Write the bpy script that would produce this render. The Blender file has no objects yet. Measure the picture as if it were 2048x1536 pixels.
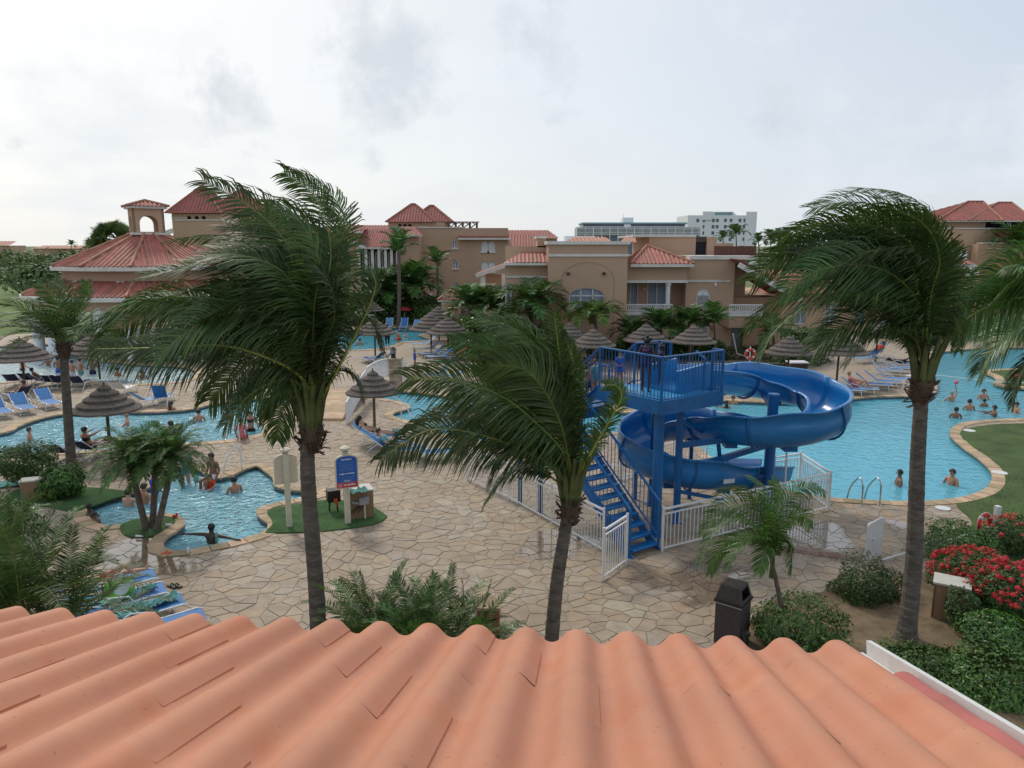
import bpy, math, random
from mathutils import Vector, Matrix, noise
from mathutils.geometry import tessellate_polygon
R = math.radians
rnd = random.Random(11)
V = Vector
sc = bpy.context.scene
COL = sc.collection

# ---------------------------------------------------------------- camera, sky, sun, exposure
FPX, CAMH, PITCH = 1480.0, 7.5, R(10.6)
cam = bpy.data.cameras.new('camera'); camo = bpy.data.objects.new('camera', cam); COL.objects.link(camo)
cam.sensor_width = 36; cam.lens = 36 * FPX / 2048; cam.clip_end = 8000; cam.clip_start = .05
camo.location = (0, 0, CAMH); camo.rotation_euler = (math.pi / 2 - PITCH, 0, 0)
sc.camera = camo
sc.view_settings.view_transform = 'Standard'; sc.view_settings.look = 'None'
sc.view_settings.exposure = .24; sc.view_settings.gamma = 1; sc.view_settings.use_curve_mapping = False
SUN_AZ, SUN_EL = R(-30), R(46)      # azimuth from +Y towards +X
sund = V((math.sin(SUN_AZ) * math.cos(SUN_EL), math.cos(SUN_AZ) * math.cos(SUN_EL), math.sin(SUN_EL)))
sl = bpy.data.lights.new('sun', 'SUN'); sl.energy = 1.5; sl.angle = R(10); sl.color = (1, .92, .80)
so = bpy.data.objects.new('sun', sl); COL.objects.link(so)
so.rotation_euler = (-sund).to_track_quat('-Z', 'Y').to_euler(); so.location = (0, 0, 40)

w = bpy.data.worlds.new('World'); sc.world = w; w.use_nodes = True
nt = w.node_tree; nt.nodes.clear()
def N(t, **k):
    n = nt.nodes.new(t)
    for a, b in k.items():
        if a.startswith('i'): n.inputs[int(a[1:])].default_value = b
        else: setattr(n, a, b)
    return n
def Lk(a, b): nt.links.new(a, b)
out = N('ShaderNodeOutputWorld'); bg = N('ShaderNodeBackground'); Lk(bg.outputs[0], out.inputs[0])
bg.inputs[1].default_value = 1.08
sky = N('ShaderNodeTexSky', sky_type='NISHITA', sun_disc=False)
sky.sun_elevation = SUN_EL; sky.sun_rotation = SUN_AZ; sky.air_density = 1; sky.dust_density = 1.5
skys = N('ShaderNodeVectorMath', operation='SCALE'); skys.inputs[3].default_value = .1; Lk(sky.outputs[0], skys.inputs[0])
tc = N('ShaderNodeTexCoord')
nrm = N('ShaderNodeVectorMath', operation='NORMALIZE'); Lk(tc.outputs['Generated'], nrm.inputs[0])
DIR = nrm.outputs[0]
def M2(op, a, b=None, clamp=False):
    n = N('ShaderNodeMath', operation=op, use_clamp=clamp)
    for i, q in enumerate((a, b)):
        if q is None: continue
        if isinstance(q, (int, float)): n.inputs[i].default_value = q
        else: Lk(q, n.inputs[i])
    return n.outputs[0]
def vm(op, a, b):
    n = N('ShaderNodeVectorMath', operation=op)
    for i, q in enumerate((a, b)):
        if isinstance(q, (tuple, Vector)): n.inputs[i].default_value = tuple(q)
        else: Lk(q, n.inputs[i])
    return n
def mixc(f, a, b):
    n = N('ShaderNodeMix', data_type='RGBA')
    for s, q in ((0, f), (6, a), (7, b)):
        if isinstance(q, (int, float)): n.inputs[s].default_value = q
        elif isinstance(q, tuple): n.inputs[s].default_value = (*q, 1)
        else: Lk(q, n.inputs[s])
    return n.outputs[2]
# clouds live on a flat layer: project the direction onto it
sep = N('ShaderNodeSeparateXYZ'); Lk(DIR, sep.inputs[0])
den = M2('ADD', M2('MAXIMUM', sep.outputs[2], 0.0), .16)
comb = N('ShaderNodeCombineXYZ'); Lk(M2('DIVIDE', sep.outputs[0], den), comb.inputs[0]); Lk(M2('DIVIDE', sep.outputs[1], den), comb.inputs[1])
n1 = N('ShaderNodeTexNoise'); n1.inputs['Scale'].default_value = .8; n1.inputs['Detail'].default_value = 7; n1.inputs['Roughness'].default_value = .55
Lk(comb.outputs[0], n1.inputs['Vector'])
n2 = N('ShaderNodeTexNoise'); n2.inputs['Scale'].default_value = 9; n2.inputs['Detail'].default_value = 10; n2.inputs['Roughness'].default_value = .66
Lk(DIR, n2.inputs['Vector'])
dots = vm('DOT_PRODUCT', DIR, V((math.sin(R(-42)) * math.cos(R(25)), math.cos(R(-42)) * math.cos(R(25)), math.sin(R(25))))).outputs['Value']
glow = M2('POWER', M2('MAXIMUM', M2('ADD', M2('MULTIPLY', dots, .5), .5), 0.0), 5.0)
# thin white veil, whiter towards the sun, bluer away from it
veil = mixc(glow, (.50, .56, .65), (.84, .825, .785))
vf = M2('ADD', M2('MULTIPLY', n1.outputs[0], .45), .62, True)
base = mixc(vf, skys.outputs[0], veil)
wisp = M2('MULTIPLY', M2('SUBTRACT', M2('ADD', M2('MULTIPLY', n1.outputs[0], .5), M2('MULTIPLY', n2.outputs[0], .5)), .5, True), 4.0, True)
base = mixc(wisp, base, (.72, .75, .78))
bank = M2('MULTIPLY', M2('MULTIPLY', M2('SUBTRACT', M2('ADD', M2('MULTIPLY', n1.outputs[0], .72), M2('MULTIPLY', n2.outputs[0], .28)), .47, True), 5.0, True), .42)
base = mixc(bank, base, (.50, .555, .63))
def px2dir(px, py):
    a, b = (px - 1024) / FPX, (768 - py) / FPX
    return V((a, math.cos(PITCH) + b * math.sin(PITCH), -math.sin(PITCH) + b * math.cos(PITCH))).normalized()
cl = None
for px, py, rad, st in ((735, 100, .12, 1.0), (640, 140, .09, .7), (455, 225, .09, .8), (1050, 70, .1, .7), (900, 145, .08, .4), (1540, 240, .09, .6), (1600, 262, .05, .4), (745, 320, .03, .6), (940, 280, .05, .3), (1100, 245, .04, .35), (-1100, 120, .3, .6), (2900, 150, .25, .6), (1350, 360, .05, .2), (40, 292, .04, .5)):
    d = vm('DISTANCE', DIR, px2dir(px, py)).outputs['Value']
    g = M2('MULTIPLY', M2('SUBTRACT', 1.0, M2('DIVIDE', d, rad * 1.25), True), st)
    cl = g if cl is None else M2('MAXIMUM', cl, g)
back = M2('MULTIPLY', M2('GREATER_THAN', .1, sep.outputs[1]), .45)
cl = M2('MAXIMUM', cl, back)
clf = M2('MULTIPLY', M2('SUBTRACT', M2('ADD', cl, M2('MULTIPLY', M2('SUBTRACT', n2.outputs[0], .5), 2.2)), .42, True), 2.2, True)
clf = M2('MULTIPLY', clf, M2('MULTIPLY', M2('GREATER_THAN', cl, 0.0), .55))
base = mixc(clf, base, (.44, .48, .545))
# low horizon band, ground side of the dome
hz = M2('POWER', M2('SUBTRACT', 1.0, M2('MULTIPLY', M2('ABSOLUTE', sep.outputs[2]), 3.0), True), 2.0)
base = mixc(M2('MULTIPLY', hz, .35), base, (.66, .68, .69))
Lk(base, bg.inputs[0])

# ---------------------------------------------------------------- helpers
def ray(px, py):
    a, b = (px - 1024) / FPX, (768 - py) / FPX
    return V((a, math.cos(PITCH) + b * math.sin(PITCH), -math.sin(PITCH) + b * math.cos(PITCH)))
def gp(px, py, z=0.0):
    r = ray(px, py); t = (z - CAMH) / r.z
    return V((r.x * t, r.y * t, z))
def at(px, py, Y):
    r = ray(px, py); t = Y / r.y
    return V((r.x * t, Y, CAMH + r.z * t))
def proj(p):
    z = p[2] - CAMH
    d = p[1] * math.cos(PITCH) - z * math.sin(PITCH); u = p[1] * math.sin(PITCH) + z * math.cos(PITCH)
    return (1024 + FPX * p[0] / d, 768 - FPX * u / d) if d > .1 else (-9999, 9999)

class MB:
    def __init__(s): s.v = []; s.f = []; s.r = []
    def add(s, vs, fs, r=None):
        n = len(s.v); s.v += [tuple(q) for q in vs]
        r = rnd.random() if r is None else r
        for f in fs: s.f.append(tuple(i + n for i in f)); s.r.append(r)
        return s
    def box(s, c, d, rz=0, M=None, r=None):
        hx, hy, hz = d[0] / 2, d[1] / 2, d[2] / 2
        vs = [V((x, y, z)) for z in (-hz, hz) for y in (-hy, hy) for x in (-hx, hx)]
        if rz: m = Matrix.Rotation(rz, 3, 'Z'); vs = [m @ q for q in vs]
        if M: vs = [M @ q for q in vs]
        return s.add([q + V(c) for q in vs], [(0, 2, 3, 1), (4, 5, 7, 6), (0, 1, 5, 4), (2, 6, 7, 3), (0, 4, 6, 2), (1, 3, 7, 5)], r)
    def bb(s, x0, x1, y0, y1, z0, z1): return s.box(((x0 + x1) / 2, (y0 + y1) / 2, (z0 + z1) / 2), (x1 - x0, y1 - y0, z1 - z0))
    def bar(s, p, q, w, h=None, up=(0, 0, 1), r=None):
        p, q = V(p), V(q); h = h or w; d = q - p; L = d.length
        if L < 1e-6: return s
        d.normalize(); u = V(up)
        if abs(d.dot(u)) > .98: u = V((0, 1, 0))
        a = d.cross(u).normalized(); b = a.cross(d)
        vs = [p + d * L * t + a * w / 2 * i + b * h / 2 * j for t in (0, 1) for i, j in ((-1, -1), (1, -1), (1, 1), (-1, 1))]
        return s.add(vs, [(0, 3, 2, 1), (4, 5, 6, 7), (0, 1, 5, 4), (1, 2, 6, 5), (2, 3, 7, 6), (3, 0, 4, 7)], r)
    def tube(s, pts, rad, n=8, cap=True, r=None, sq=1.0):
        pts = [V(p) for p in pts]
        if not isinstance(rad, (list, tuple)): rad = [rad] * len(pts)
        vs = []; ref = V((0, 0, 1)); fs = []
        for i, p in enumerate(pts):
            d = (pts[min(i + 1, len(pts) - 1)] - pts[max(i - 1, 0)]).normalized()
            if i == 0:
                if abs(d.z) > .9: ref = V((0, 1, 0))
                a = d.cross(ref).normalized()
            else: a = (a - d * a.dot(d)).normalized()
            b = d.cross(a)
            for k in range(n):
                t = 2 * math.pi * k / n
                vs.append(p + (a * math.cos(t) + b * math.sin(t) * sq) * rad[i])
        m = len(pts)
        for i in range(m - 1):
            for k in range(n):
                fs.append((i * n + k, i * n + (k + 1) % n, (i + 1) * n + (k + 1) % n, (i + 1) * n + k))
        if cap: fs.append(tuple(range(n))[::-1]); fs.append(tuple((m - 1) * n + k for k in range(n)))
        return s.add(vs, fs, r)
    def lathe(s, prof, c=(0, 0, 0), n=16, jit=0, r=None):
        c = V(c); vs = []; fs = []
        for (q, z) in prof:
            for k in range(n):
                t = 2 * math.pi * k / n; qq = q * (1 + rnd.uniform(-jit, jit))
                vs.append(c + V((qq * math.cos(t), qq * math.sin(t), z + rnd.uniform(-jit, jit) * .5)))
        for i in range(len(prof) - 1):
            for k in range(n):
                fs.append((i * n + k, i * n + (k + 1) % n, (i + 1) * n + (k + 1) % n, (i + 1) * n + k))
        return s.add(vs, fs, r)
    def ball(s, c, rr, n=10, m=6, r=None):
        if not isinstance(rr, (tuple, list)): rr = (rr,) * 3
        vs = []; fs = []
        for i in range(m + 1):
            ph = math.pi * i / m
            for k in range(n):
                t = 2 * math.pi * k / n
                vs.append((c[0] + rr[0] * math.sin(ph) * math.cos(t), c[1] + rr[1] * math.sin(ph) * math.sin(t), c[2] + rr[2] * math.cos(ph)))
        for i in range(m):
            for k in range(n): fs.append((i * n + k, (i + 1) * n + k, (i + 1) * n + (k + 1) % n, i * n + (k + 1) % n))
        return s.add(vs, fs, r)
    def prism(s, poly, z0, z1, bottom=True, r=None):
        n = len(poly)
        if area(poly) < 0: poly = poly[::-1]
        vs = [(p[0], p[1], z0) for p in poly] + [(p[0], p[1], z1) for p in poly]
        fs = [(i, (i + 1) % n, n + (i + 1) % n, n + i) for i in range(n)]
        tri = tessellate_polygon([[V((p[0], p[1], 0)) for p in poly]])
        for t in tri:
            a, b, c = [V(poly[i][:2]) for i in t]
            if (b - a).cross(c - a) < 0: t = t[::-1]
            fs.append(tuple(n + i for i in t))
        return s.add(vs, fs, r)
    def sheet(s, outer, holes, z):
        polys = [[V((p[0], p[1], 0)) for p in q] for q in [outer] + holes]
        flat = [p for q in polys for p in q]
        fs = []
        for t in tessellate_polygon(polys):
            a, b, c = [flat[i] for i in t]
            if (b - a).cross(c - a).z < 0: t = t[::-1]
            fs.append(tuple(t))
        return s.add([(p.x, p.y, z) for p in flat], fs)
    def wall(s, x0, x1, z0, z1, y, depth, holes, rev=.25, through=False):
        """a shell facing -Y whose front has openings with reveals"""
        outer = [(x0, z0), (x1, z0), (x1, z1), (x0, z1)]
        polys = [[V((p[0], p[1], 0)) for p in q] for q in [outer] + holes]
        flat = [p for q in polys for p in q]
        fs = []
        for t in tessellate_polygon(polys):
            a, b, c = [flat[i] for i in t]
            if (b - a).cross(c - a).z < 0: t = t[::-1]
            fs.append(tuple(t))
        s.add([(p.x, y, p.y) for p in flat], fs)
        for h in holes:
            n = len(h)
            s.add([(p[0], y, p[1]) for p in h] + [(p[0], y + rev, p[1]) for p in h], [(i, (i + 1) % n, n + (i + 1) % n, n + i) for i in range(n)])
        s.add([(x0, y, z0), (x1, y, z0), (x1, y, z1), (x0, y, z1), (x0, y + depth, z0), (x1, y + depth, z0), (x1, y + depth, z1), (x0, y + depth, z1)],
              [(1, 5, 6, 2), (0, 3, 7, 4), (3, 2, 6, 7)] + ([] if through else [(4, 7, 6, 5)]))
        if through: s.add([(p.x, y + depth, p.y) for p in flat], [f[::-1] for f in fs])
        return s
def area(p): return sum(p[i - 1][0] * p[i][1] - p[i][0] * p[i - 1][1] for i in range(len(p))) / 2
def rot2(p, a): return V((p[0] * math.cos(a) - p[1] * math.sin(a), p[0] * math.sin(a) + p[1] * math.cos(a)))

def setp(o, label=None, cat=None, group=None, kind=None):
    if label: o['label'] = label
    if cat: o['category'] = cat
    if group: o['group'] = group
    if kind: o['kind'] = kind
    return o
def thing(name, label, cat, loc=(0, 0, 0), rz=0, group=None, kind=None):
    o = bpy.data.objects.new(name, None); COL.objects.link(o); o.empty_display_size = .1
    o.location = loc; o.rotation_euler = (0, 0, rz)
    return setp(o, label, cat, group, kind)
OFF = {}
def woff(o):
    t = V((0, 0, 0))
    while o is not None: t += o.location; o = o.parent
    return t
def mesh(name, mb, mat, smooth=False, off=(0, 0, 0)):
    me = bpy.data.meshes.new(name)
    ox, oy, oz = off
    me.from_pydata([(a - ox, b - oy, c - oz) for a, b, c in mb.v], [], mb.f)
    at_ = me.attributes.new('rnd', 'FLOAT', 'FACE'); at_.data.foreach_set('value', mb.r)
    if smooth: me.polygons.foreach_set('use_smooth', [True] * len(mb.f))
    me.materials.append(mat); me.update()
    return me
def obj(name, mb, mat, parent=None, loc=None, smooth=False, local=False, **k):
    """world-space geometry unless local=True; loc = own origin"""
    off = V((0, 0, 0))
    if not local: off = (woff(parent) if parent else V((0, 0, 0))) + (V(loc) if loc else V((0, 0, 0)))
    if parent and loc and not local: off = woff(parent) + V(loc)
    me = mesh(name, mb, mat, smooth, off)
    return lobj(name, me, parent, loc, **k)
def lobj(name, me, parent=None, loc=None, rz=0, **k):
    o = bpy.data.objects.new(name, me); COL.objects.link(o)
    if parent: o.parent = parent
    if loc is not None: o.location = loc
    if rz: o.rotation_euler = (0, 0, rz)
    return setp(o, **k)
def dup(root, loc, rz, label, group=None):
    def cp(o, par):
        c = o.copy(); COL.objects.link(c)
        if par is not None: c.parent = par; c.matrix_parent_inverse = o.matrix_parent_inverse
        for ch in kids.get(o.name, []): cp(ch, c)
        return c
    kids = {}
    st = [root]
    while st:
        q = st.pop(); kids[q.name] = list(q.children); st += kids[q.name]
    r = cp(root, None); r.location = loc; r.rotation_euler = (0, 0, rz); r['label'] = label
    if group: r['group'] = group
    return r
def cr(pts, n=6, closed=True):
    out = []; m = len(pts)
    rng = range(m) if closed else range(m - 1)
    for i in rng:
        g = (lambda j: V(pts[j % m])) if closed else (lambda j: V(pts[max(0, min(m - 1, j))]))
        a, b, c, d = g(i - 1), g(i), g(i + 1), g(i + 2)
        for k in range(n):
            t = k / n
            out.append(.5 * ((2 * b) + (c - a) * t + (2 * a - 5 * b + 4 * c - d) * t * t + (-a + 3 * b - 3 * c + d) * t ** 3))
    if not closed: out.append(V(pts[-1]))
    return out

# ---------------------------------------------------------------- materials
class NT:
    def __init__(s, nt): s.nt = nt
    def n(s, t, **k):
        q = s.nt.nodes.new(t)
        for a, b in k.items(): setattr(q, a, b)
        return q
    def l(s, a, b): s.nt.links.new(a, b)
def material(name, base, rough=.6, var=.15, scale=3., bump=0., bscale=60., spec=.5, rv=0., metal=0., obv=0., trans=0., detail=4, coat=0., ramp=None, emit=None, stretch=None, col2=None, dirt=None, speck=None):
    m = bpy.data.materials.new(name); m.use_nodes = True; t = NT(m.node_tree); t.nt.nodes.clear()
    o = t.n('ShaderNodeOutputMaterial'); p = t.n('ShaderNodeBsdfPrincipled')
    p.inputs['Roughness'].default_value = rough; p.inputs['Metallic'].default_value = metal
    p.inputs['Specular IOR Level'].default_value = spec; p.inputs['Coat Weight'].default_value = coat; p.inputs['Coat Roughness'].default_value = .15
    tc = t.n('ShaderNodeTexCoord'); vec = tc.outputs['Object']
    geo = t.n('ShaderNodeNewGeometry'); vec = geo.outputs['Position']
    if stretch:
        mp = t.n('ShaderNodeMapping'); mp.inputs['Scale'].default_value = stretch; t.l(vec, mp.inputs[0]); vec = mp.outputs[0]
    nz = t.n('ShaderNodeTexNoise'); nz.inputs['Scale'].default_value = scale; nz.inputs['Detail'].default_value = detail; t.l(vec, nz.inputs['Vector'])
    c2 = col2 or base
    def mix(f, a, b, bt='MIX'):
        q = t.n('ShaderNodeMix', data_type='RGBA', blend_type=bt)
        for s_, x in ((0, f), (6, a), (7, b)):
            if isinstance(x, (int, float)): q.inputs[s_].default_value = x
            elif isinstance(x, tuple): q.inputs[s_].default_value = (*x[:3], 1)
            else: t.l(x, q.inputs[s_])
        return q.outputs[2]
    mr = t.n('ShaderNodeMapRange'); mr.inputs[1].default_value = .3; mr.inputs[2].default_value = .7; t.l(nz.outputs[0], mr.inputs[0])
    col = mix(mr.outputs[0], tuple(x * (1 - var) for x in base), tuple(min(1, x * (1 + var)) for x in c2))
    if ramp:
        at_ = t.n('ShaderNodeAttribute', attribute_name='rnd'); rp = t.n('ShaderNodeValToRGB'); t.l(at_.outputs['Fac'], rp.inputs[0])
        el = rp.color_ramp.elements
        while len(el) < len(ramp): el.new(.5)
        for e, (ps, cc) in zip(el, ramp): e.position = ps; e.color = (*cc, 1)
        vv = mix(1.0, rp.outputs[0], mix(mr.outputs[0], (1 - var,) * 3, (1 + var,) * 3), 'MULTIPLY'); col = vv
    if rv:
        at_ = t.n('ShaderNodeAttribute', attribute_name='rnd'); q = t.n('ShaderNodeMapRange'); q.inputs[3].default_value = 1 - rv; q.inputs[4].default_value = 1 + rv
        t.l(at_.outputs['Fac'], q.inputs[0]); hs = t.n('ShaderNodeHueSaturation'); t.l(col, hs.inputs['Color']); t.l(q.outputs[0], hs.inputs['Value'])
        q2 = t.n('ShaderNodeMapRange'); q2.inputs[3].default_value = .5 + rv * .05; q2.inputs[4].default_value = .5 - rv * .05; t.l(at_.outputs['Fac'], q2.inputs[0]); t.l(q2.outputs[0], hs.inputs['Hue']); col = hs.outputs[0]
    if obv:
        oi = t.n('ShaderNodeObjectInfo'); q = t.n('ShaderNodeMapRange'); q.inputs[3].default_value = 1 - obv; q.inputs[4].default_value = 1 + obv
        t.l(oi.outputs['Random'], q.inputs[0]); hs = t.n('ShaderNodeHueSaturation'); t.l(col, hs.inputs['Color']); t.l(q.outputs[0], hs.inputs['Value'])
        q2 = t.n('ShaderNodeMapRange'); q2.inputs[3].default_value = .5 - obv * .06; q2.inputs[4].default_value = .5 + obv * .06; t.l(oi.outputs['Random'], q2.inputs[0]); t.l(q2.outputs[0], hs.inputs['Hue']); col = hs.outputs[0]
    if dirt:
        dn = t.n('ShaderNodeTexNoise'); dn.inputs['Scale'].default_value = dirt[1]; dn.inputs['Detail'].default_value = 6; t.l(vec, dn.inputs['Vector'])
        dr = t.n('ShaderNodeMapRange'); dr.inputs[1].default_value = .5; dr.inputs[2].default_value = .72; dr.inputs[4].default_value = dirt[2]; t.l(dn.outputs[0], dr.inputs[0])
        col = mix(dr.outputs[0], col, dirt[0])
    if speck:
        dn = t.n('ShaderNodeTexNoise'); dn.inputs['Scale'].default_value = speck[1]; dn.inputs['Detail'].default_value = 2; t.l(vec, dn.inputs['Vector'])
        dr = t.n('ShaderNodeMapRange'); dr.inputs[1].default_value = speck[2]; dr.inputs[2].default_value = speck[2] + .03; dr.inputs[4].default_value = .7; t.l(dn.outputs[0], dr.inputs[0])
        col = mix(dr.outputs[0], col, speck[0])
    t.l(col, p.inputs['Base Color'])
    if bump:
        bn = t.n('ShaderNodeTexNoise'); bn.inputs['Scale'].default_value = bscale; bn.inputs['Detail'].default_value = 3; t.l(vec, bn.inputs['Vector'])
        b = t.n('ShaderNodeBump'); b.inputs['Strength'].default_value = bump; b.inputs['Distance'].default_value = .02; t.l(bn.outputs[0], b.inputs['Height']); t.l(b.outputs[0], p.inputs['Normal'])
    if emit: p.inputs['Emission Color'].default_value = (*emit[0], 1); p.inputs['Emission Strength'].default_value = emit[1]
    sh = p.outputs[0]
    if trans:
        tr = t.n('ShaderNodeBsdfTranslucent'); t.l(mix(.5, col, (.10, .17, .02)), tr.inputs[0]); ms = t.n('ShaderNodeMixShader'); ms.inputs[0].default_value = trans
        t.l(sh, ms.inputs[1]); t.l(tr.outputs[0], ms.inputs[2]); sh = ms.outputs[0]
    t.l(sh, o.inputs[0]); m['t'] = 1
    return m
MAT = {}
def A(name, *a, **k): MAT[name] = material(name, *a, **k)
A('leaf', (.056, .102, .028), .5, .3, 2.5, rv=.45, trans=.22, spec=.35, obv=.35)
A('leaf_mid', (.06, .135, .032), .5, .3, 2.5, rv=.45, trans=.2, spec=.35, obv=.3)
A('leaf_lime', (.10, .20, .025), .45, .3, 2.5, rv=.4, trans=.3, obv=.2)
A('leaf_deep', (.022, .055, .018), .45, .3, 2.5, rv=.5, trans=.15, obv=.2)
A('leaf_bright', (.055, .145, .02), .42, .35, 2.0, rv=.4, trans=.2, obv=.15)
A('leaf_far', (.075, .13, .038), .6, .4, .2, rv=.5, trans=.15, obv=.2)
A('leaf_dry', (.2, .13, .06), .7, .3, 4, rv=.3)
A('rachis_pale', (.26, .30, .05), .4, .2, 6)
A('rachis', (.16, .2, .04), .45, .25, 6, obv=.3)
A('bark', (.10, .085, .07), .9, .35, 3, bump=.6, bscale=25, stretch=(1, 1, 3), dirt=((.2, .18, .15), 8, .6))
A('bark_small', (.13, .1, .08), .9, .3, 8, bump=.5, bscale=40)
A('fibre', (.085, .055, .038), .95, .4, 12, bump=.8, bscale=60, stretch=(1, 1, .3))
A('sheath', (.075, .095, .028), .5, .4, 6)
A('tile', (.51, .232, .142), .62, .10, 1.6, bump=.08, bscale=200, obv=.03, detail=6, dirt=((.46, .15, .07), 3.2, .5), spec=.3, speck=((.2, .10, .07), 38, .715))
A('tile_red', (.32, .11, .08), .7, .2, 2.5, rv=.25)
A('tile_far', (.26, .078, .062), .75, .15, 1.2, rv=.2, stretch=(1, 1, 5))
A('ridge', (.36, .16, .10), .7, .2, 2)
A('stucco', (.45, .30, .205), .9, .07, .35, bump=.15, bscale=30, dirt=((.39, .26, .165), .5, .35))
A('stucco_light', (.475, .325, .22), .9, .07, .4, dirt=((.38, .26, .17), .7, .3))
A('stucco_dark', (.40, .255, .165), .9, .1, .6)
A('trim', (.62, .60, .56), .7, .08, 2, dirt=((.42, .39, .34), 1.5, .5))
A('white', (.68, .69, .70), .45, .05, 3)
A('white_metal', (.70, .71, .71), .35, .05, 5, dirt=((.45, .4, .33), 9, .25))
A('white_board', (.62, .63, .62), .5, .06, 3, dirt=((.45, .44, .4), 4, .4))
A('cream', (.58, .54, .42), .55, .06, 4, dirt=((.45, .4, .3), 5, .3))
A('glass', (.045, .055, .065), .12, .3, 1, spec=.6)
A('curtain', (.22, .26, .31), .8, .3, 5, stretch=(3, 3, .05))
A('dark', (.012, .013, .02), .8, .3, 3)
A('brown_dark', (.045, .028, .022), .8, .2, 4)
A('wood_fence', (.12, .05, .035), .85, .3, 4, stretch=(4, 4, .3))
A('wood_pole', (.085, .055, .035), .85, .3, 6, stretch=(4, 4, .4), bump=.3, bscale=50)
A('wood_pole2', (.16, .12, .05), .85, .3, 6, stretch=(4, 4, .4))
A('thatch', (.115, .096, .083), .95, .4, 14, bump=1.0, bscale=70, rv=.2, stretch=(1, 1, .3), dirt=((.16, .135, .115), 5, .6))
A('pavil_wood', (.09, .07, .06), .85, .3, 3)
A('blue', (.007, .115, .33), .36, .12, 2.0, spec=.5, dirt=((.004, .06, .2), 3, .5))
A('blue_trough', (.008, .17, .45), .3, .10, 1.2, spec=.6, coat=.3, dirt=((.01, .17, .42), 2.5, .4))
A('blue_deck', (.03, .25, .5), .35, .15, 2.5)
A('sling', (.02, .15, .40), .65, .12, 8, obv=.12)
A('sling_light', (.11, .28, .50), .6, .12, 8, obv=.12)
A('sling_dark', (.012, .028, .09), .7, .15, 8)
A('towel', (.14, .34, .32), .95, .2, 10, bump=.6, bscale=80)
A('towel_blue', (.05, .32, .45), .95, .2, 10)
A('grass', (.04, .078, .014), .9, .3, 1.2, rv=.5, col2=(.05, .10, .018), dirt=((.08, .075, .03), 2, .4))
A('turf', (.028, .085, .018), .95, .25, 2.0, bump=.8, bscale=120, col2=(.04, .11, .025), dirt=((.07, .12, .045), 3, .6))
A('lawn', (.042, .085, .015), .95, .3, 1.0, bump=.8, bscale=90, col2=(.055, .10, .02), dirt=((.09, .085, .035), 1.5, .5))
A('soil', (.19, .135, .08), 1, .3, 1.5, bump=.9, bscale=35, dirt=((.07, .05, .03), 4, .7))
A('ground', (.12, .15, .06), 1, .3, .03, dirt=((.07, .11, .03), .02, .9))
A('fairway', (.10, .16, .035), .95, .2, .03, dirt=((.14, .19, .06), .05, .6))
A('pool_floor', (.14, .62, .80), .6, .06, .6)
A('pool_wall', (.09, .42, .58), .5, .15, 3)
A('pool_band', (.05, .09, .11), .4, .3, 10)
A('chrome', (.55, .56, .58), .18, .05, 5, metal=1)
A('red', (.55, .03, .02), .5, .1, 4)
A('orange', (.62, .10, .03), .5, .12, 4)
A('pinkred', (.55, .06, .07), .6, .1, 4)
A('cloth_red', (.5, .035, .015), .8, .15, 12, bump=.4, bscale=60)
A('cloth_navy', (.015, .02, .08), .85, .2, 10)
A('cloth_blue', (.02, .09, .42), .8, .2, 10)
A('cloth_teal', (.10, .26, .28), .85, .2, 10)
A('cloth_black', (.012, .012, .014), .85, .2, 10)
A('cloth_white', (.55, .55, .55), .85, .1, 10)
A('cloth_orange', (.6, .12, .06), .8, .15, 10)
A('cloth_pink', (.6, .16, .2), .8, .15, 10)
A('skin_light', (.52, .29, .20), .5, .08, 6)
A('skin_tan', (.40, .20, .12), .5, .08, 6)
A('skin_brown', (.22, .105, .065), .5, .08, 6)
A('skin_dark', (.055, .028, .02), .45, .08, 6)
A('hair_black', (.01, .009, .009), .5, .2, 20)
A('hair_brown', (.045, .026, .015), .6, .2, 20)
A('hair_fair', (.22, .15, .08), .6, .2, 20)
A('hair_grey', (.3, .29, .27), .6, .2, 20)
A('bin', (.055, .042, .04), .75, .25, 18, bump=.5, bscale=150)
A('bin_rim', (.012, .012, .013), .5, .1, 5)
A('cabinet', (.26, .165, .095), .85, .06, 3, stretch=(1, 1, .2), dirt=((.2, .12, .07), 4, .4))
A('orange_wall', (.30, .14, .07), .9, .1, 3)
A('cab_top', (.5, .48, .43), .6, .08, 5)
A('grey_box', (.3, .3, .3), .55, .1, 6)
A('brick', (.24, .14, .115), .85, .25, 8, rv=.25, bump=.4, bscale=60)
A('rope', (.65, .63, .58), .8, .1, 5)
A('flower', (.52, .012, .008), .6, .25, 20, rv=.35)
A('bag_green', (.07, .35, .03), .5, .2, 6, col2=(.2, .5, .05))
A('bag_pale', (.5, .56, .55), .5, .15, 6)
A('hotel_white', (.78, .79, .80), .7, .04, .05)
A('hotel_teal', (.22, .36, .37), .7, .1, .2)
A('window_far', (.16, .18, .23), .3, .3, .3)
A('sign_blue', (.012, .10, .42), .4, .06, 4)
A('sign_red', (.5, .02, .035), .4, .06, 4)
A('letter', (.75, .78, .82), .5, .03, 4)
A('lamp_glow', (.8, .5, .2), .5, 0, 1, emit=((1, .6, .25), 2.5))
A('pillar_stone', (.33, .26, .19), .9, .3, 4, rv=.4, bump=.5, bscale=40)
STONE_RAMP = [(0, (0.277, 0.215, 0.158)), (0.14, (0.303, 0.237, 0.17)), (0.3, (0.323, 0.246, 0.167)), (0.44, (0.294, 0.237, 0.182)), (0.57, (0.341, 0.275, 0.191)), (0.68, (0.328, 0.234, 0.152)), (0.8, (0.309, 0.257, 0.201)), (0.9, (0.36, 0.308, 0.225)), (1, (0.291, 0.224, 0.165))]
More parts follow.
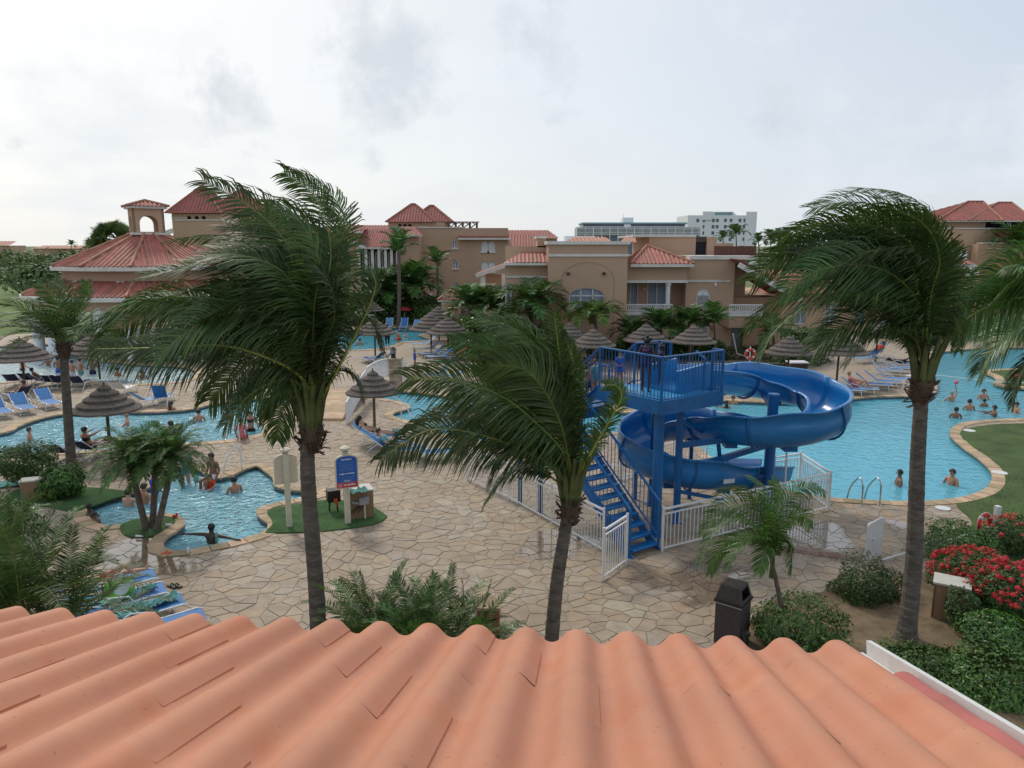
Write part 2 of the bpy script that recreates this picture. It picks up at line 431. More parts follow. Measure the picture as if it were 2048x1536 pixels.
def wet_material(name, ramp=None):
    """flagstones / mortar; damp patches darken and gloss where people drip (near the slide and the pools)"""
    m = material(name, (.29, .235, .185), .8, .17, 3.5, ramp=ramp, bump=.35, bscale=22, detail=7, dirt=((.23, .165, .11), .55, .7))
    t = NT(m.node_tree); p = [n for n in t.nt.nodes if n.type == 'BSDF_PRINCIPLED'][0]
    geo = [n for n in t.nt.nodes if n.type == 'NEW_GEOMETRY'][0]
    col = p.inputs['Base Color'].links[0].from_socket
    if ramp is None:   # mortar sheet; far away the same sheet carries the stone pattern
        vo = t.n('ShaderNodeTexVoronoi'); vo.inputs['Scale'].default_value = 1.9; t.l(geo.outputs['Position'], vo.inputs['Vector'])
        sepc = t.n('ShaderNodeSeparateColor'); t.l(vo.outputs['Color'], sepc.inputs[0])
        rp = t.n('ShaderNodeValToRGB'); el = rp.color_ramp.elements
        while len(el) < len(STONE_RAMP): el.new(.5)
        for e, (ps, cc) in zip(el, STONE_RAMP): e.position = ps; e.color = (*cc, 1)
        t.l(sepc.outputs[0], rp.inputs[0])
        ve = t.n('ShaderNodeTexVoronoi', feature='DISTANCE_TO_EDGE'); ve.inputs['Scale'].default_value = 1.9; t.l(geo.outputs['Position'], ve.inputs['Vector'])
        em = t.n('ShaderNodeMath', operation='GREATER_THAN'); em.inputs[1].default_value = .035; t.l(ve.outputs['Distance'], em.inputs[0])
        sp = t.n('ShaderNodeSeparateXYZ'); t.l(geo.outputs['Position'], sp.inputs[0])
        fm = t.n('ShaderNodeMath', operation='GREATER_THAN'); fm.inputs[1].default_value = 39.5; t.l(sp.outputs[1], fm.inputs[0])
        mm = t.n('ShaderNodeMath', operation='MULTIPLY'); t.l(em.outputs[0], mm.inputs[0]); t.l(fm.outputs[0], mm.inputs[1])
        mx = t.n('ShaderNodeMix', data_type='RGBA'); t.l(mm.outputs[0], mx.inputs[0]); t.l(col, mx.inputs[6]); t.l(rp.outputs[0], mx.inputs[7]); col = mx.outputs[2]
    wet = None
    for (x, y, r, s) in ((4.3, 15.9, 2.6, .95), (1.3, 17.8, 2.4, .9), (8.0, 18.4, 2.4, .9), (-8.6, 18.0, 3.6, 1.05), (10.6, 19.2, 1.4, .65), (3, 24.5, 5, .6)):
        d = t.n('ShaderNodeVectorMath', operation='DISTANCE'); d.inputs[1].default_value = (x, y, 0); t.l(geo.outputs['Position'], d.inputs[0])
        q = t.n('ShaderNodeMapRange'); q.inputs[1].default_value = 0; q.inputs[2].default_value = r; q.inputs[3].default_value = s; q.inputs[4].default_value = 0; t.l(d.outputs['Value'], q.inputs[0])
        if wet is None: wet = q.outputs[0]
        else:
            mx_ = t.n('ShaderNodeMath', operation='MAXIMUM'); t.l(wet, mx_.inputs[0]); t.l(q.outputs[0], mx_.inputs[1]); wet = mx_.outputs[0]
    nz = t.n('ShaderNodeTexNoise'); nz.inputs['Scale'].default_value = .9; nz.inputs['Detail'].default_value = 5; t.l(geo.outputs['Position'], nz.inputs['Vector'])
    ad = t.n('ShaderNodeMath', operation='ADD'); t.l(wet, ad.inputs[0]); t.l(nz.outputs[0], ad.inputs[1])
    wr = t.n('ShaderNodeMapRange'); wr.inputs[1].default_value = .98; wr.inputs[2].default_value = 1.12; t.l(ad.outputs[0], wr.inputs[0])
    dk = t.n('ShaderNodeMix', data_type='RGBA', blend_type='MULTIPLY'); t.l(wr.outputs[0], dk.inputs[0]); t.l(col, dk.inputs[6]); dk.inputs[7].default_value = (.66, .6, .5, 1)
    t.l(dk.outputs[2], p.inputs['Base Color'])
    rr = t.n('ShaderNodeMapRange'); rr.inputs[3].default_value = .68; rr.inputs[4].default_value = .09; t.l(wr.outputs[0], rr.inputs[0]); t.l(rr.outputs[0], p.inputs['Roughness']); p.inputs['Coat Roughness'].default_value = .03; t.l(wr.outputs[0], p.inputs['Coat Weight'])
    bm = [n for n in t.nt.nodes if n.type == 'BUMP'][0]
    br = t.n('ShaderNodeMapRange'); br.inputs[3].default_value = .35; br.inputs[4].default_value = .05; t.l(wr.outputs[0], br.inputs[0]); t.l(br.outputs[0], bm.inputs['Strength'])
    MAT[name] = m
wet_material('flagstone', STONE_RAMP); wet_material('mortar')
MAT['coping'] = material('coping', (.43, .31, .19), .8, .2, 3, rv=.28, bump=.3, bscale=30, dirt=((.3, .24, .18), 1.5, .5))

def water_material(name, tint, scale, strength, rough=.06, body=(.14, .55, .70)):
    m = bpy.data.materials.new(name); m.use_nodes = True; t = NT(m.node_tree); t.nt.nodes.clear()
    o = t.n('ShaderNodeOutputMaterial'); geo = t.n('ShaderNodeNewGeometry')
    mp = t.n('ShaderNodeMapping'); mp.inputs['Scale'].default_value = (1, 1.25, 1); mp.inputs['Rotation'].default_value = (0, 0, .35); t.l(geo.outputs['Position'], mp.inputs[0])
    a = t.n('ShaderNodeTexNoise'); a.inputs['Scale'].default_value = scale; a.inputs['Detail'].default_value = 3; a.inputs['Distortion'].default_value = .8; t.l(mp.outputs[0], a.inputs['Vector'])
    b2 = t.n('ShaderNodeTexNoise'); b2.inputs['Scale'].default_value = scale * 3.1; b2.inputs['Detail'].default_value = 2; t.l(mp.outputs[0], b2.inputs['Vector'])
    ad = t.n('ShaderNodeMath', operation='MULTIPLY_ADD'); t.l(b2.outputs[0], ad.inputs[0]); ad.inputs[1].default_value = .3; t.l(a.outputs[0], ad.inputs[2])
    b = t.n('ShaderNodeBump'); b.inputs['Strength'].default_value = strength; b.inputs['Distance'].default_value = .15; t.l(ad.outputs[0], b.inputs['Height'])
    fr = t.n('ShaderNodeFresnel'); fr.inputs[0].default_value = 1.33; t.l(b.outputs[0], fr.inputs[1])
    tr = t.n('ShaderNodeBsdfTransparent'); tr.inputs[0].default_value = (*tint, 1)
    gl = t.n('ShaderNodeBsdfGlossy'); gl.inputs['Roughness'].default_value = rough; t.l(b.outputs[0], gl.inputs['Normal'])
    df = t.n('ShaderNodeBsdfDiffuse'); df.inputs[0].default_value = (*body, 1); mb_ = t.n('ShaderNodeMixShader'); mb_.inputs[0].default_value = .62; t.l(tr.outputs[0], mb_.inputs[1]); t.l(df.outputs[0], mb_.inputs[2])
    ms = t.n('ShaderNodeMixShader'); t.l(fr.outputs[0], ms.inputs[0]); t.l(mb_.outputs[0], ms.inputs[1]); t.l(gl.outputs[0], ms.inputs[2]); t.l(ms.outputs[0], o.inputs[0])
    MAT[name] = m
water_material('water', (.80, .96, 1.0), 2.4, .34)
water_material('water_busy', (.75, .95, 1.0), 2.2, 1.35, .07, (.27, .60, .70))
water_material('water_glare', (.75, .95, 1.0), 2.0, 1.4, .12, (.58, .74, .74))  # far pool: the whitish sky and sun glare is put into the body colour
# ---------------------------------------------------------------- pools and ground
def curve_px(pts, n=5): return [gp(p.x, p.y) for p in cr([V((a, b, 0)) for a, b in pts], n)]
POOLS = {
 'main': [(700,792),(735,786),(800,783),(870,790),(960,800),(1100,812),(1200,820),(1270,826),(1310,812),(1345,806),(1400,801),(1480,803),(1560,806),(1640,806),(1690,800),(1745,794),(1800,793),(1862,790),(1874,770),(1862,742),(1866,716),(1900,702),(2048,695),(2350,700),(2700,760),(2560,815),(2300,830),(2048,838),(1985,840),(1930,846),(1906,856),(1902,872),(1926,895),(1962,921),(1985,948),(1976,976),(1930,995),(1850,1004),(1760,1003),(1660,997),(1590,985),(1530,962),(1480,938),(1425,918),(1395,893),(1370,876),(1300,866),(1200,868),(1100,882),(1000,888),(900,872),(840,850),(800,838),(784,832),(788,826),(816,818),(818,811),(790,802),(755,798),(715,797)],
 'middle': [(-320,860),(-150,868),(0,868),(40,852),(80,838),(130,828),(200,824),(290,825),(340,823),(385,819),(430,808),(520,797),(600,790),(660,790),(650,797),(590,804),(545,812),(522,824),(519,838),(529,852),(526,866),(508,872),(465,880),(400,886),(340,890),(250,898),(130,905),(0,912),(-200,915),(-400,900)],
 'far': [(-420,705),(-200,692),(0,693),(105,690),(150,712),(260,728),(370,735),(392,748),(370,762),(300,768),(215,768),(150,757),(90,755),(50,757),(0,766),(-200,772),(-420,760)],
 'distant': [(640,668),(700,660),(780,656),(862,657),(905,662),(905,672),(872,673),(846,668),(838,671),(856,677),(862,681),(800,685),(788,691),(745,699),(690,700),(640,690)],
 'small': [(172,1022),(176,1010),(200,1003),(228,996),(262,987),(300,976),(330,960),(365,942),(395,938),(412,950),(436,958),(460,953),(482,943),(512,932),(530,943),(548,958),(550,974),(580,981),(612,983),(640,985),(636,992),(604,998),(560,1005),(530,1013),(514,1020),(519,1036),(538,1048),(528,1066),(475,1082),(425,1093),(370,1103),(336,1104),(324,1092),(330,1078),(352,1064),(368,1052),(364,1038),(345,1030),(315,1029),(285,1036),(262,1046),(235,1052),(204,1053),(186,1044),(174,1034)],
}
PC = {k: curve_px(v) for k, v in POOLS.items()}
for k in PC:
    if area(PC[k]) < 0: PC[k] = PC[k][::-1]
WZ = -.13
def offset(poly, d):
    o = []; n = len(poly)
    for i in range(n):
        a, b, c = poly[i - 1], poly[i], poly[(i + 1) % n]
        t = (V((c[0] - a[0], c[1] - a[1]))); t = t.normalized() if t.length > 0 else V((1, 0))
        o.append(V((b[0] + t.y * d, b[1] - t.x * d, 0)))
    return o
def inside(p, poly):
    c = False; n = len(poly); x, y = p[0], p[1]; j = n - 1
    for i in range(n):
        a, b = poly[i], poly[j]
        if (a[1] > y) != (b[1] > y) and x < (b[0] - a[0]) * (y - a[1]) / (b[1] - a[1]) + a[0]: c = not c
        j = i
    return c
# stone island in the left pool's narrow neck and the right pool's lawn island
holes = list(PC.values())
obj('ground', MB().sheet([(-4000, -600), (4000, -600), (4000, 6000), (-4000, 6000)], holes, -.02), MAT['ground'], label='flat open ground around the resort', kind='structure')
deck_poly = [(-48, 5), (44, 5), (44, 66), (-48, 66)]
pd = obj('pool_deck', MB().sheet([(-60, 5), (50, 5), (50, 74), (-60, 74)], holes, 0.0), MAT['mortar'], label='crazy paved stone deck around the pools', kind='structure')

def resample(poly, step):
    P = [V((p[0], p[1], 0)) for p in poly]; P.append(P[0].copy()); out = []; acc = 0
    out.append(P[0])
    for a, b in zip(P, P[1:]):
        L = (b - a).length
        if L < 1e-9: continue
        while acc + L >= step:
            t = (step - acc) / L; a = a + (b - a) * t; L = (b - a).length; acc = 0; out.append(a)
            if L < 1e-9: break
        acc += L
    return out
PLABEL = {'main': 'wide blue lagoon pool under the water slide and the right palm', 'middle': 'winding pool behind the twin date palms at left', 'far': 'glaring pale pool by the swim up bar at far left', 'distant': 'small distant pool before the hedge and the parasols', 'small': 'nearest small glittering pool with two grass islands'}
for k, poly in PC.items():
    root = thing('swimming_pool', PLABEL[k], 'pool', (0, 0, 0), kind='structure'); del root['category']
    m = MB(); n = len(poly)
    wv = [(p.x, p.y, -.0) for p in poly] + [(p.x, p.y, -.2) for p in poly] + [(p.x, p.y, -1.4) for p in poly]
    f1 = [(i, (i + 1) % n, n + (i + 1) % n, n + i) for i in range(n)]
    obj('tile_band', MB().add(wv[:2 * n], f1), MAT['pool_band'], root)
    obj('pool_wall', MB().add(wv[n:], f1), MAT['pool_wall'], root)
    obj('pool_floor', MB().sheet([(p.x, p.y) for p in poly], [], -1.4), MAT['pool_floor'], root)
    obj('water', MB().sheet([(p.x, p.y) for p in offset(poly, -.005)], [], WZ), MAT['water_glare' if k == 'far' else 'water_busy' if k in ('small', 'middle') else 'water'], root)
    # coping stones
    step = .42 if k in ('small', 'main') else .6
    pts = resample(poly, step); rest = MB(); cnt = 0; wid = .34 if k in ('main', 'small') else .42
    cand = []
    for i in range(len(pts)):
        a, b = pts[i], pts[(i + 1) % len(pts)]
        if (b - a).length > step * 1.5: continue
        z = pts[i - 1]; c = pts[(i + 2) % len(pts)]
        t1 = (b - z).normalized(); t2 = (c - a).normalized(); g = .012
        tt = (b - a).normalized()
        h = .035 + rnd.uniform(-.004, .006); w_ = wid + rnd.uniform(-.02, .02)
        oa, ob = V((t1.y, -t1.x, 0)), V((t2.y, -t2.x, 0))
        pa, pb = a + tt * g - oa * .03, b - tt * g - ob * .03
        q = [pa, pb, b - tt * g + ob * w_, a + tt * g + oa * w_]
        vs = [(p.x, p.y, -.03) for p in q] + [(p.x, p.y, h) for p in q]
        fs = [(4, 5, 6, 7), (0, 1, 5, 4), (1, 2, 6, 5), (2, 3, 7, 6), (3, 0, 4, 7), (0, 3, 2, 1)]
        s = proj(a); vis = -40 < s[0] < 2090 and 400 < s[1] < 1300
        cand.append((a.length if vis else 1e6, vs, fs))
    cand.sort(key=lambda c: c[0])
    for j, (dd, vs, fs) in enumerate(cand):
        mb = MB().add(vs, fs)
        if dd < 28 and j < 290: obj('coping_stone', mb, MAT['coping'], root)
        else: rest.add(vs, fs)
    if rest.v: obj('coping_stones', rest, MAT['coping'], root, kind='stuff')

# ---- crazy paving: Voronoi flagstones as real pieces
def clip(poly, nx, ny, c):
    o = []; m = len(poly)
    for i in range(m):
        a, b = poly[i - 1], poly[i]
        da, db = a[0] * nx + a[1] * ny - c, b[0] * nx + b[1] * ny - c
        if (da <= 0) != (db <= 0):
            t = da / (da - db); o.append((a[0] + (b[0] - a[0]) * t, a[1] + (b[1] - a[1]) * t))
        if db <= 0: o.append(b)
    return o
bed = [(p.x, p.y) for p in curve_px([(1876,1139),(1840,1148),(1798,1152),(1678,1172),(1641,1186),(1560,1196),(1510,1230),(1478,1300),(1500,1480),(2000,1600),(2700,1500),(2700,1150),(2300,1120),(2080,1120),(1960,1135)], 2)]
lawn = [(p.x, p.y) for p in curve_px([(1912,1008),(1928,1028),(1945,1047),(1925,1075),(1905,1100),(1876,1138),(1960,1134),(2080,1119),(2300,1119),(3000,1100),(3000,850),(2500,828),(2300,842),(2048,848),(1985,850),(1945,856),(1922,864),(1922,876),(1943,895),(1982,921),(2006,948),(1998,980),(1950,1002)], 2)]
CELL = .295; NX0, NX1 = -40, 40; NY0, NY1 = 9.2, 39.6
sr = random.Random(5); seeds = {}
ix0, ix1, iy0, iy1 = int(NX0 / CELL / 1.2), int(NX1 / CELL / 1.2), int(NY0 / CELL / .88), int(NY1 / CELL / .88) + 2
for i in range(ix0 - 2, ix1 + 3):
    for j in range(iy0 - 2, iy1 + 3):
        if sr.random() < .2: continue
        seeds[i, j] = ((i + .5 + sr.uniform(-.47, .47)) * CELL * 1.2, (j + .5 + sr.uniform(-.47, .47)) * CELL * .88, sr.uniform(-.02, .03))
edge = {}
bbx = {k: (min(p.x for p in v), max(p.x for p in v), min(p.y for p in v), max(p.y for p in v)) for k, v in PC.items()}
def near_on(poly, p):
    best = None; bd = 1e9
    for i in range(len(poly)):
        a, b = poly[i - 1], poly[i]; ab = (b[0] - a[0], b[1] - a[1]); L2 = ab[0] ** 2 + ab[1] ** 2 or 1e-9
        t = max(0, min(1, ((p[0] - a[0]) * ab[0] + (p[1] - a[1]) * ab[1]) / L2)); q = (a[0] + ab[0] * t, a[1] + ab[1] * t)
        d = (q[0] - p[0]) ** 2 + (q[1] - p[1]) ** 2
        if d < bd: bd = d; best = q
    return best
offc = {k: [(p.x, p.y) for p in offset(v, .1)] for k, v in PC.items()}
stones = []
for (i, j), (x, y, wgt) in seeds.items():
    if not (ix0 <= i <= ix1 and iy0 <= j <= iy1): continue
    if abs(x) > y * .76 + 2.5 or not NY0 < y < NY1: continue
    if any(bbx[k][0] < x < bbx[k][1] and bbx[k][2] < y < bbx[k][3] and inside((x, y), PC[k]) for k in PC): continue
    if inside((x, y), bed) or inside((x, y), lawn): continue
    poly = [(x - .7, y - .6), (x + .7, y - .6), (x + .7, y + .6), (x - .7, y + .6)]
    for di in (-2, -1, 0, 1, 2):
        for dj in (-2, -1, 0, 1, 2):
            if di == dj == 0: continue
            s = seeds.get((i + di, j + dj))
            if not s: continue
            dx, dy = s[0] - x, s[1] - y; L = math.hypot(dx, dy)
            if L < .05: continue
            nx, ny = dx / L, dy / L
            c = x * nx + y * ny + (L * L + wgt - s[2]) / (2 * L)
            poly = clip(poly, nx, ny, c - .009)
            if len(poly) < 3: break
        if len(poly) < 3: break
    if len(poly) < 3: continue
    q = [poly[0]]
    for p in poly[1:]:
        if math.hypot(p[0] - q[-1][0], p[1] - q[-1][1]) > .035: q.append(p)
    poly = q
    if len(poly) < 3: continue
    def wp(p):
        a = noise.noise_vector(V((p[0] * .75, p[1] * .75, 3))); b = noise.noise_vector(V((p[0] * 2.6, p[1] * 2.6, 9)))
        return (p[0] + a.x * .34 + b.x * .07, p[1] + a.y * .34 + b.y * .07)
    poly = [wp(p) for p in poly]; x, y = wp((x, y))
    for k in PC:
        bx = bbx[k]
        if bx[0] - 1 < x < bx[1] + 1 and bx[2] - 1 < y < bx[3] + 1:
            poly = [near_on(offc[k], p) if (inside(p, offc[k])) else p for p in poly]
    if abs(area(poly)) < .02: continue
    if area(poly) < 0: poly = poly[::-1]
    stones.append((x, y, poly))
def visible(x, y):
    s = proj((x, y, 0)); return -20 < s[0] < 2070 and s[1] < 1262 + max(0, s[0] - 1100) * .05
stones.sort(key=lambda s: (0 if visible(s[0], s[1]) else 1, s[1]))
restm = MB()
for idx, (x, y, poly) in enumerate(stones):
    n = len(poly); h = .012 + rnd.uniform(-.004, .006)
    tp = [(x + (p[0] - x) * .985, y + (p[1] - y) * .985, h) for p in poly]
    vs = [(p[0], p[1], 0.0015) for p in poly] + tp
    fs = [tuple(n + t for t in range(n))] + [(t, (t + 1) % n, n + (t + 1) % n, n + t) for t in range(n)]
    if idx < 300: obj('flagstone', MB().add(vs, fs), MAT['flagstone'], pd)
    else: restm.add(vs, fs)
obj('flagstones', restm, MAT['flagstone'], pd, kind='stuff')
# brick band crossing the deck at right
bp = [gp(1560, 1098), gp(1735, 1124)]
dv = (bp[1] - bp[0]); L = dv.length; dv.normalize(); nv = V((-dv.y, dv.x, 0)); nb = int(L / .125)
for i in range(nb):
    c = bp[0] + dv * (i + .5) * .125
    obj('brick', MB().box((c.x, c.y, .016), (.108, .26, .03), rz=math.atan2(dv.y, dv.x)), MAT['brick'], pd)

# ---- planted ground: soil bed, lawn, turf islands
obj('soil', MB().prism(bed, -.03, .02), MAT['soil'], label='brown planting bed soil at the lower right', kind='structure')
obj('lawn', MB().prism(lawn, -.03, .03), MAT['lawn'], label='mown lawn beside the right pool', kind='structure')
TURFS = []
isl = {
 'left': ([(14,996),(28,984),(60,978),(120,976),(200,978),(262,988),(225,1000),(182,1016),(150,1026),(100,1017),(50,1010),(22,1004)], 'turf patch with two bushes at the left pool edge'),
 'palm': ([(240,1056),(250,1048),(285,1038),(320,1034),(346,1038),(350,1048),(330,1062),(305,1075),(262,1076),(245,1068)], 'small turf island holding the three trunked date palm'),
 'sign': ([(534,1024),(575,1014),(612,1008),(655,1002),(700,1005),(740,1013),(768,1030),(772,1038),(740,1053),(640,1065),(545,1068),(532,1066),(546,1048)], 'turf patch below the two signboards'),
}
for k, (p, lb) in isl.items():
    poly = [(q.x, q.y) for q in curve_px(p, 3)]; TURFS.append(poly)
    obj('turf', MB().prism(poly, 0, .045), MAT['turf'], label=lb, kind='structure')
    if k != 'sign':
        pass
# lawn islet at the far right of the lagoon, with its own coping
poly = curve_px([(1972,744),(1992,752),(2002,762),(1994,770),(2030,775),(2100,779),(2300,790),(2600,800),(2600,760),(2300,748),(2100,741),(2020,740)], 3)
if area(poly) < 0: poly = poly[::-1]
obj('lawn_islet', MB().prism([(p.x, p.y) for p in poly], -.3, .03), MAT['lawn'], label='lawn tongue inside the far right pool', kind='structure')
rs = MB(); pp = resample(poly, .6)
for i in range(len(pp) - 1):
    rs.bar(pp[i] + V((0, 0, .0)), pp[i + 1] - (pp[i + 1] - pp[i]) * .04, .4, .12)
obj('islet_coping', rs, MAT['coping'], label='pale stone edging of the far lawn tongue', kind='structure')
obj('fairway', MB().prism([(-400, 58), (-47, 58), (-37, 70), (-38, 98), (-44, 120), (-70, 230), (-200, 260), (-500, 260)], -.03, .02), MAT['fairway'], label='golf fairway beyond the pools at left', kind='structure')
for i, (x, y, s, lb) in enumerate(((1939, 861, .22, 'white round valve lid in the grass near the pool bend'), (1999, 945, .24, 'white round valve lid in the lawn beside the coping'), (1886, 1016, .2, 'pale round valve lid in the paving beyond the right palm'))):
    c = gp(x, y, .035)
    obj('valve_lid', MB().lathe([(0, .012), (s * .92, .012), (s, .006), (s, -.02)], c, 20), MAT['white_board'], loc=c, label=lb, cat='valve lid', group='round valve lids in the ground')

# ---------------------------------------------------------------- the near tiled roof
RA = R(5.5); SL = R(17.2)
ru = V((math.cos(RA), -math.sin(RA), .008)).normalized(); rf = V((math.sin(RA) * math.cos(SL), math.cos(RA) * math.cos(SL), -math.sin(SL))); rn = ru.cross(rf).normalized(); rf = rn.cross(ru)
house = thing('near_house', 'near house with the salmon barrel tile roof below the camera', 'house', (-.5, 1.5, 0))
TW, TE = .301, .50; E0 = V((-3.205, 4.455, 5.205)) - rn * .045
def tprof(t):
    a = 2 * math.pi * t
    return .0425 * (math.cos(a) - .045 * math.cos(3 * a)) - .002 * math.cos(2 * a)
def tile_mesh(nw, L, tend=.36):
    m = MB(); n = 18 * nw; vs = []; fs = []
    for layer in (0, 1):
        for j in range(3):
            y = L * j / 2                   # 0 at the low end, L up slope
            lift = .0022 * (1 - j / 2)
            for i in range(n + 1):
                t = -.68 + (nw - 1 + .68 + tend) * i / n; z = tprof(t) + lift + .0055 * (max(0, i / n - 1 + .5 / nw) * 2 * nw) ** 2 - (.012 if layer else 0)
                vs.append((t * TW, -y, z))
    W_ = n + 1; top = []
    for j in range(2):
        for i in range(n):
            a = j * W_ + i; fs.append((a, a + 1, a + W_ + 1, a + W_)[::-1]); top.append(True)
            b = a + 3 * W_; fs.append((b, b + 1, b + W_ + 1, b + W_)); top.append(True)
    def cap(idx):
        b0 = len(vs); vs.extend([vs[k] for k in idx]); fs.append(tuple(b0 + k for k in range(4))); top.append(False)
    for i in range(n): cap((i, i + 1, i + 1 + 3 * W_, i + 3 * W_))
    for j in range(2):
        a = j * W_ + n; cap((a, a + W_, a + 4 * W_, a + 3 * W_)); a = j * W_; cap((a, a + 3 * W_, a + 4 * W_, a + W_))
    me = mesh('roof_tile', m.add(vs, fs, .5), MAT['tile'])
    me.polygons.foreach_set('use_smooth', top); return me
TMS = {}
B3 = Matrix((ru, rf, rn)).transposed().to_4x4()
for r in range(0, 7):
    s0 = 0 if r == 0 else .372 + .556 * (r - 1); L = (.372 if r == 0 else .556) + .07
    for rc in range(-5, 20):
        if (rc - r) % 3 != 1: continue
        c = rc - 2; nw, te = 3, .36
        if rc > 17: nw = 17 - c + 1; te = .45
        if nw < 1: continue
        if rc == 17: te = .45
        key = (nw, r == 0, te)
        if key not in TMS: TMS[key] = tile_mesh(nw, L, te)
        o = bpy.data.objects.new('roof_tile', TMS[key]); COL.objects.link(o); o.parent = house
        pos = E0 + ru * (c * TW) - rf * (s0 + (rnd.uniform(-.006, .006) if r else 0)) + rn * rnd.uniform(0, .0008)
        o.matrix_local = Matrix.Translation(pos - house.location) @ B3 @ Matrix.Rotation(-rnd.uniform(.0, .004), 4, 'Y') @ Matrix.Rotation(rnd.gauss(0, .002), 4, 'Z')
# rake: white board and the pink half round tiles beside it
def rp(u, s, h): return E0 + ru * u + rf * s + rn * h      # s measured down slope
ur = 17.62 * TW
mb = MB(); vs = []
for s in (.05, -3.6):
    for u, h in ((ur + .0, -.16), (ur + .028, -.16), (ur + .028, .035), (ur + .0, .035)): vs.append(rp(u, s, h))
mb.add(vs, [(0, 1, 2, 3), (7, 6, 5, 4), (0, 4, 5, 1), (1, 5, 6, 2), (2, 6, 7, 3), (3, 7, 4, 0)])
obj('rake_board', mb, MAT['white_board'], house)
mb = MB(); vs = []
for s in (.10, -3.6):
    for u, h in ((ur - .16, -.055), (ur - .003, -.045), (ur - .003, -.08), (ur - .16, -.09)): vs.append(rp(u, s, h))
mb.add(vs, [(0, 1, 2, 3), (7, 6, 5, 4), (0, 4, 5, 1), (1, 5, 6, 2), (2, 6, 7, 3), (3, 7, 4, 0)])
obj('rake_gutter', mb, MAT['white_board'], house)
for i in range(9):
    s0 = -.62 - i * .36
    m = MB(); vs = []; fs = []; n = 8
    for j, s in enumerate((s0, s0 - .40)):
        for k in range(n + 1):
            a = math.pi * k / n; rr_ = .062 + .008 * (1 - j)
            vs.append(rp(ur - .068 - rr_ * math.cos(a), s, -.035 + rr_ * math.sin(a) * .85 + .006 * (1 - j)))
    for k in range(n): fs.append((k, k + 1, n + 2 + k, n + 1 + k))
    vs += [rp(ur - .068, s0, -.05)]; fs += [(k + 1, k, len(vs) - 1) for k in range(n)]
    obj('rake_tile', m.add(vs, fs), MAT['tile_red'], house)
obj('roof_slab', MB().add([rp(u, s, h) for h in (-.12, -.06) for s in (.0, -4.5) for u in (-2.2, ur)], [(0, 1, 3, 2), (4, 6, 7, 5), (0, 4, 5, 1), (2, 3, 7, 6), (0, 2, 6, 4), (1, 5, 7, 3)]), MAT['stucco'], house)
obj('wall', MB().box((-.6, 1.35, 2.45), (6.2, 5.2, 4.9), rz=-RA), MAT['stucco'], house)
# ---------------------------------------------------------------- buildings
def roofpatch(poly, amp=.035, wave=.28, th=.0, mb=None):
    """corrugated tiled face: poly[0]->poly[1] is the eave, the rest convex above"""
    mb = mb or MB()
    P = [V(p) for p in poly]; o = P[0]; e = (P[1] - P[0]).normalized()
    nn = V((0, 0, 0))
    for i in range(1, len(P) - 1): nn += (P[i] - o).cross(P[i + 1] - o)
    nn.normalize()
    if nn.z < 0: nn = -nn
    s = nn.cross(e).normalized()
    if s.z < 0: s = -s
    Q = [((p - o).dot(e), (p - o).dot(s)) for p in P]
    t0, t1 = min(q[0] for q in Q), max(q[0] for q in Q)
    st = max(wave / 4, (t1 - t0) / 400); n = max(2, int((t1 - t0) / st)); prev = None
    for i in range(n + 1):
        t = t0 + (t1 - t0) * (i + (.02 if i == 0 else -.02 if i == n else 0)) / n; ys = []
        for k in range(len(Q)):
            a, b = Q[k - 1], Q[k]
            if (a[0] - t) * (b[0] - t) <= 0 and abs(a[0] - b[0]) > 1e-6: ys.append(a[1] + (b[1] - a[1]) * (t - a[0]) / (b[0] - a[0]))
        if len(ys) < 2: prev = None; continue
        lo, hi = min(ys), max(ys); h = amp * math.cos(2 * math.pi * (t - t0) / wave)
        cur = (o + e * t + s * lo + nn * h, o + e * t + s * hi + nn * h)
        if prev: mb.add([prev[0], cur[0], cur[1], prev[1]], [(0, 1, 2, 3)])
        prev = cur
    return mb
def ridges(mb, segs, r=.09):
    for a, b in segs: mb.tube([V(a) + V((0, 0, .03)), V(b) + V((0, 0, .03))], r, 6)
    return mb
def hip(root, x0, x1, y0, y1, z, ht, over=.0, ridge=None, mat='tile_red', amp=.035, wave=.28, fascia=True, cap='ridge'):
    """hip roof over a rectangle; ridge along the longer side (ridge = inset of each end)"""
    x0 -= over; x1 += over; y0 -= over; y1 += over; hx = (x1 - x0) / 2; hy = (y1 - y0) / 2; cx, cy = (x0 + x1) / 2, (y0 + y1) / 2
    rl = max(0, hx - hy) if ridge is None else ridge
    a, b = V((cx - rl, cy, z + ht)), V((cx + rl, cy, z + ht))
    c = [V((x0, y0, z)), V((x1, y0, z)), V((x1, y1, z)), V((x0, y1, z))]
    mb = MB(); roofpatch([c[0], c[1], b, a], amp, wave, mb=mb); roofpatch([c[1], c[2], b], amp, wave, mb=mb); roofpatch([c[2], c[3], a, b], amp, wave, mb=mb); roofpatch([c[3], c[0], a], amp, wave, mb=mb)
    rt = obj('roof', mb, MAT[mat], root)
    obj('ridge_cap', ridges(MB(), [(c[0], a), (c[1], b), (c[2], b), (c[3], a)] + ([(a, b)] if rl > .1 else [])), MAT[cap], rt)
    if fascia:
        obj('eave_board', MB().bb(x0 + .03, x1 - .03, y0 + .03, y1 - .03, z - .16, z - .03), MAT['trim'], root)
    return rt
def rectp(x0, x1, z0, z1): return [(x0, z0), (x1, z0), (x1, z1), (x0, z1)]
def archp(x0, x1, z0, zs, zt, n=10):
    """rectangle to the spring line zs, elliptical head to zt"""
    p = [(x0, z0), (x1, z0)]
    for i in range(n + 1):
        a = math.pi * i / n; p.append(((x0 + x1) / 2 + (x1 - x0) / 2 * math.cos(a), zs + (zt - zs) * math.sin(a)))
    return p
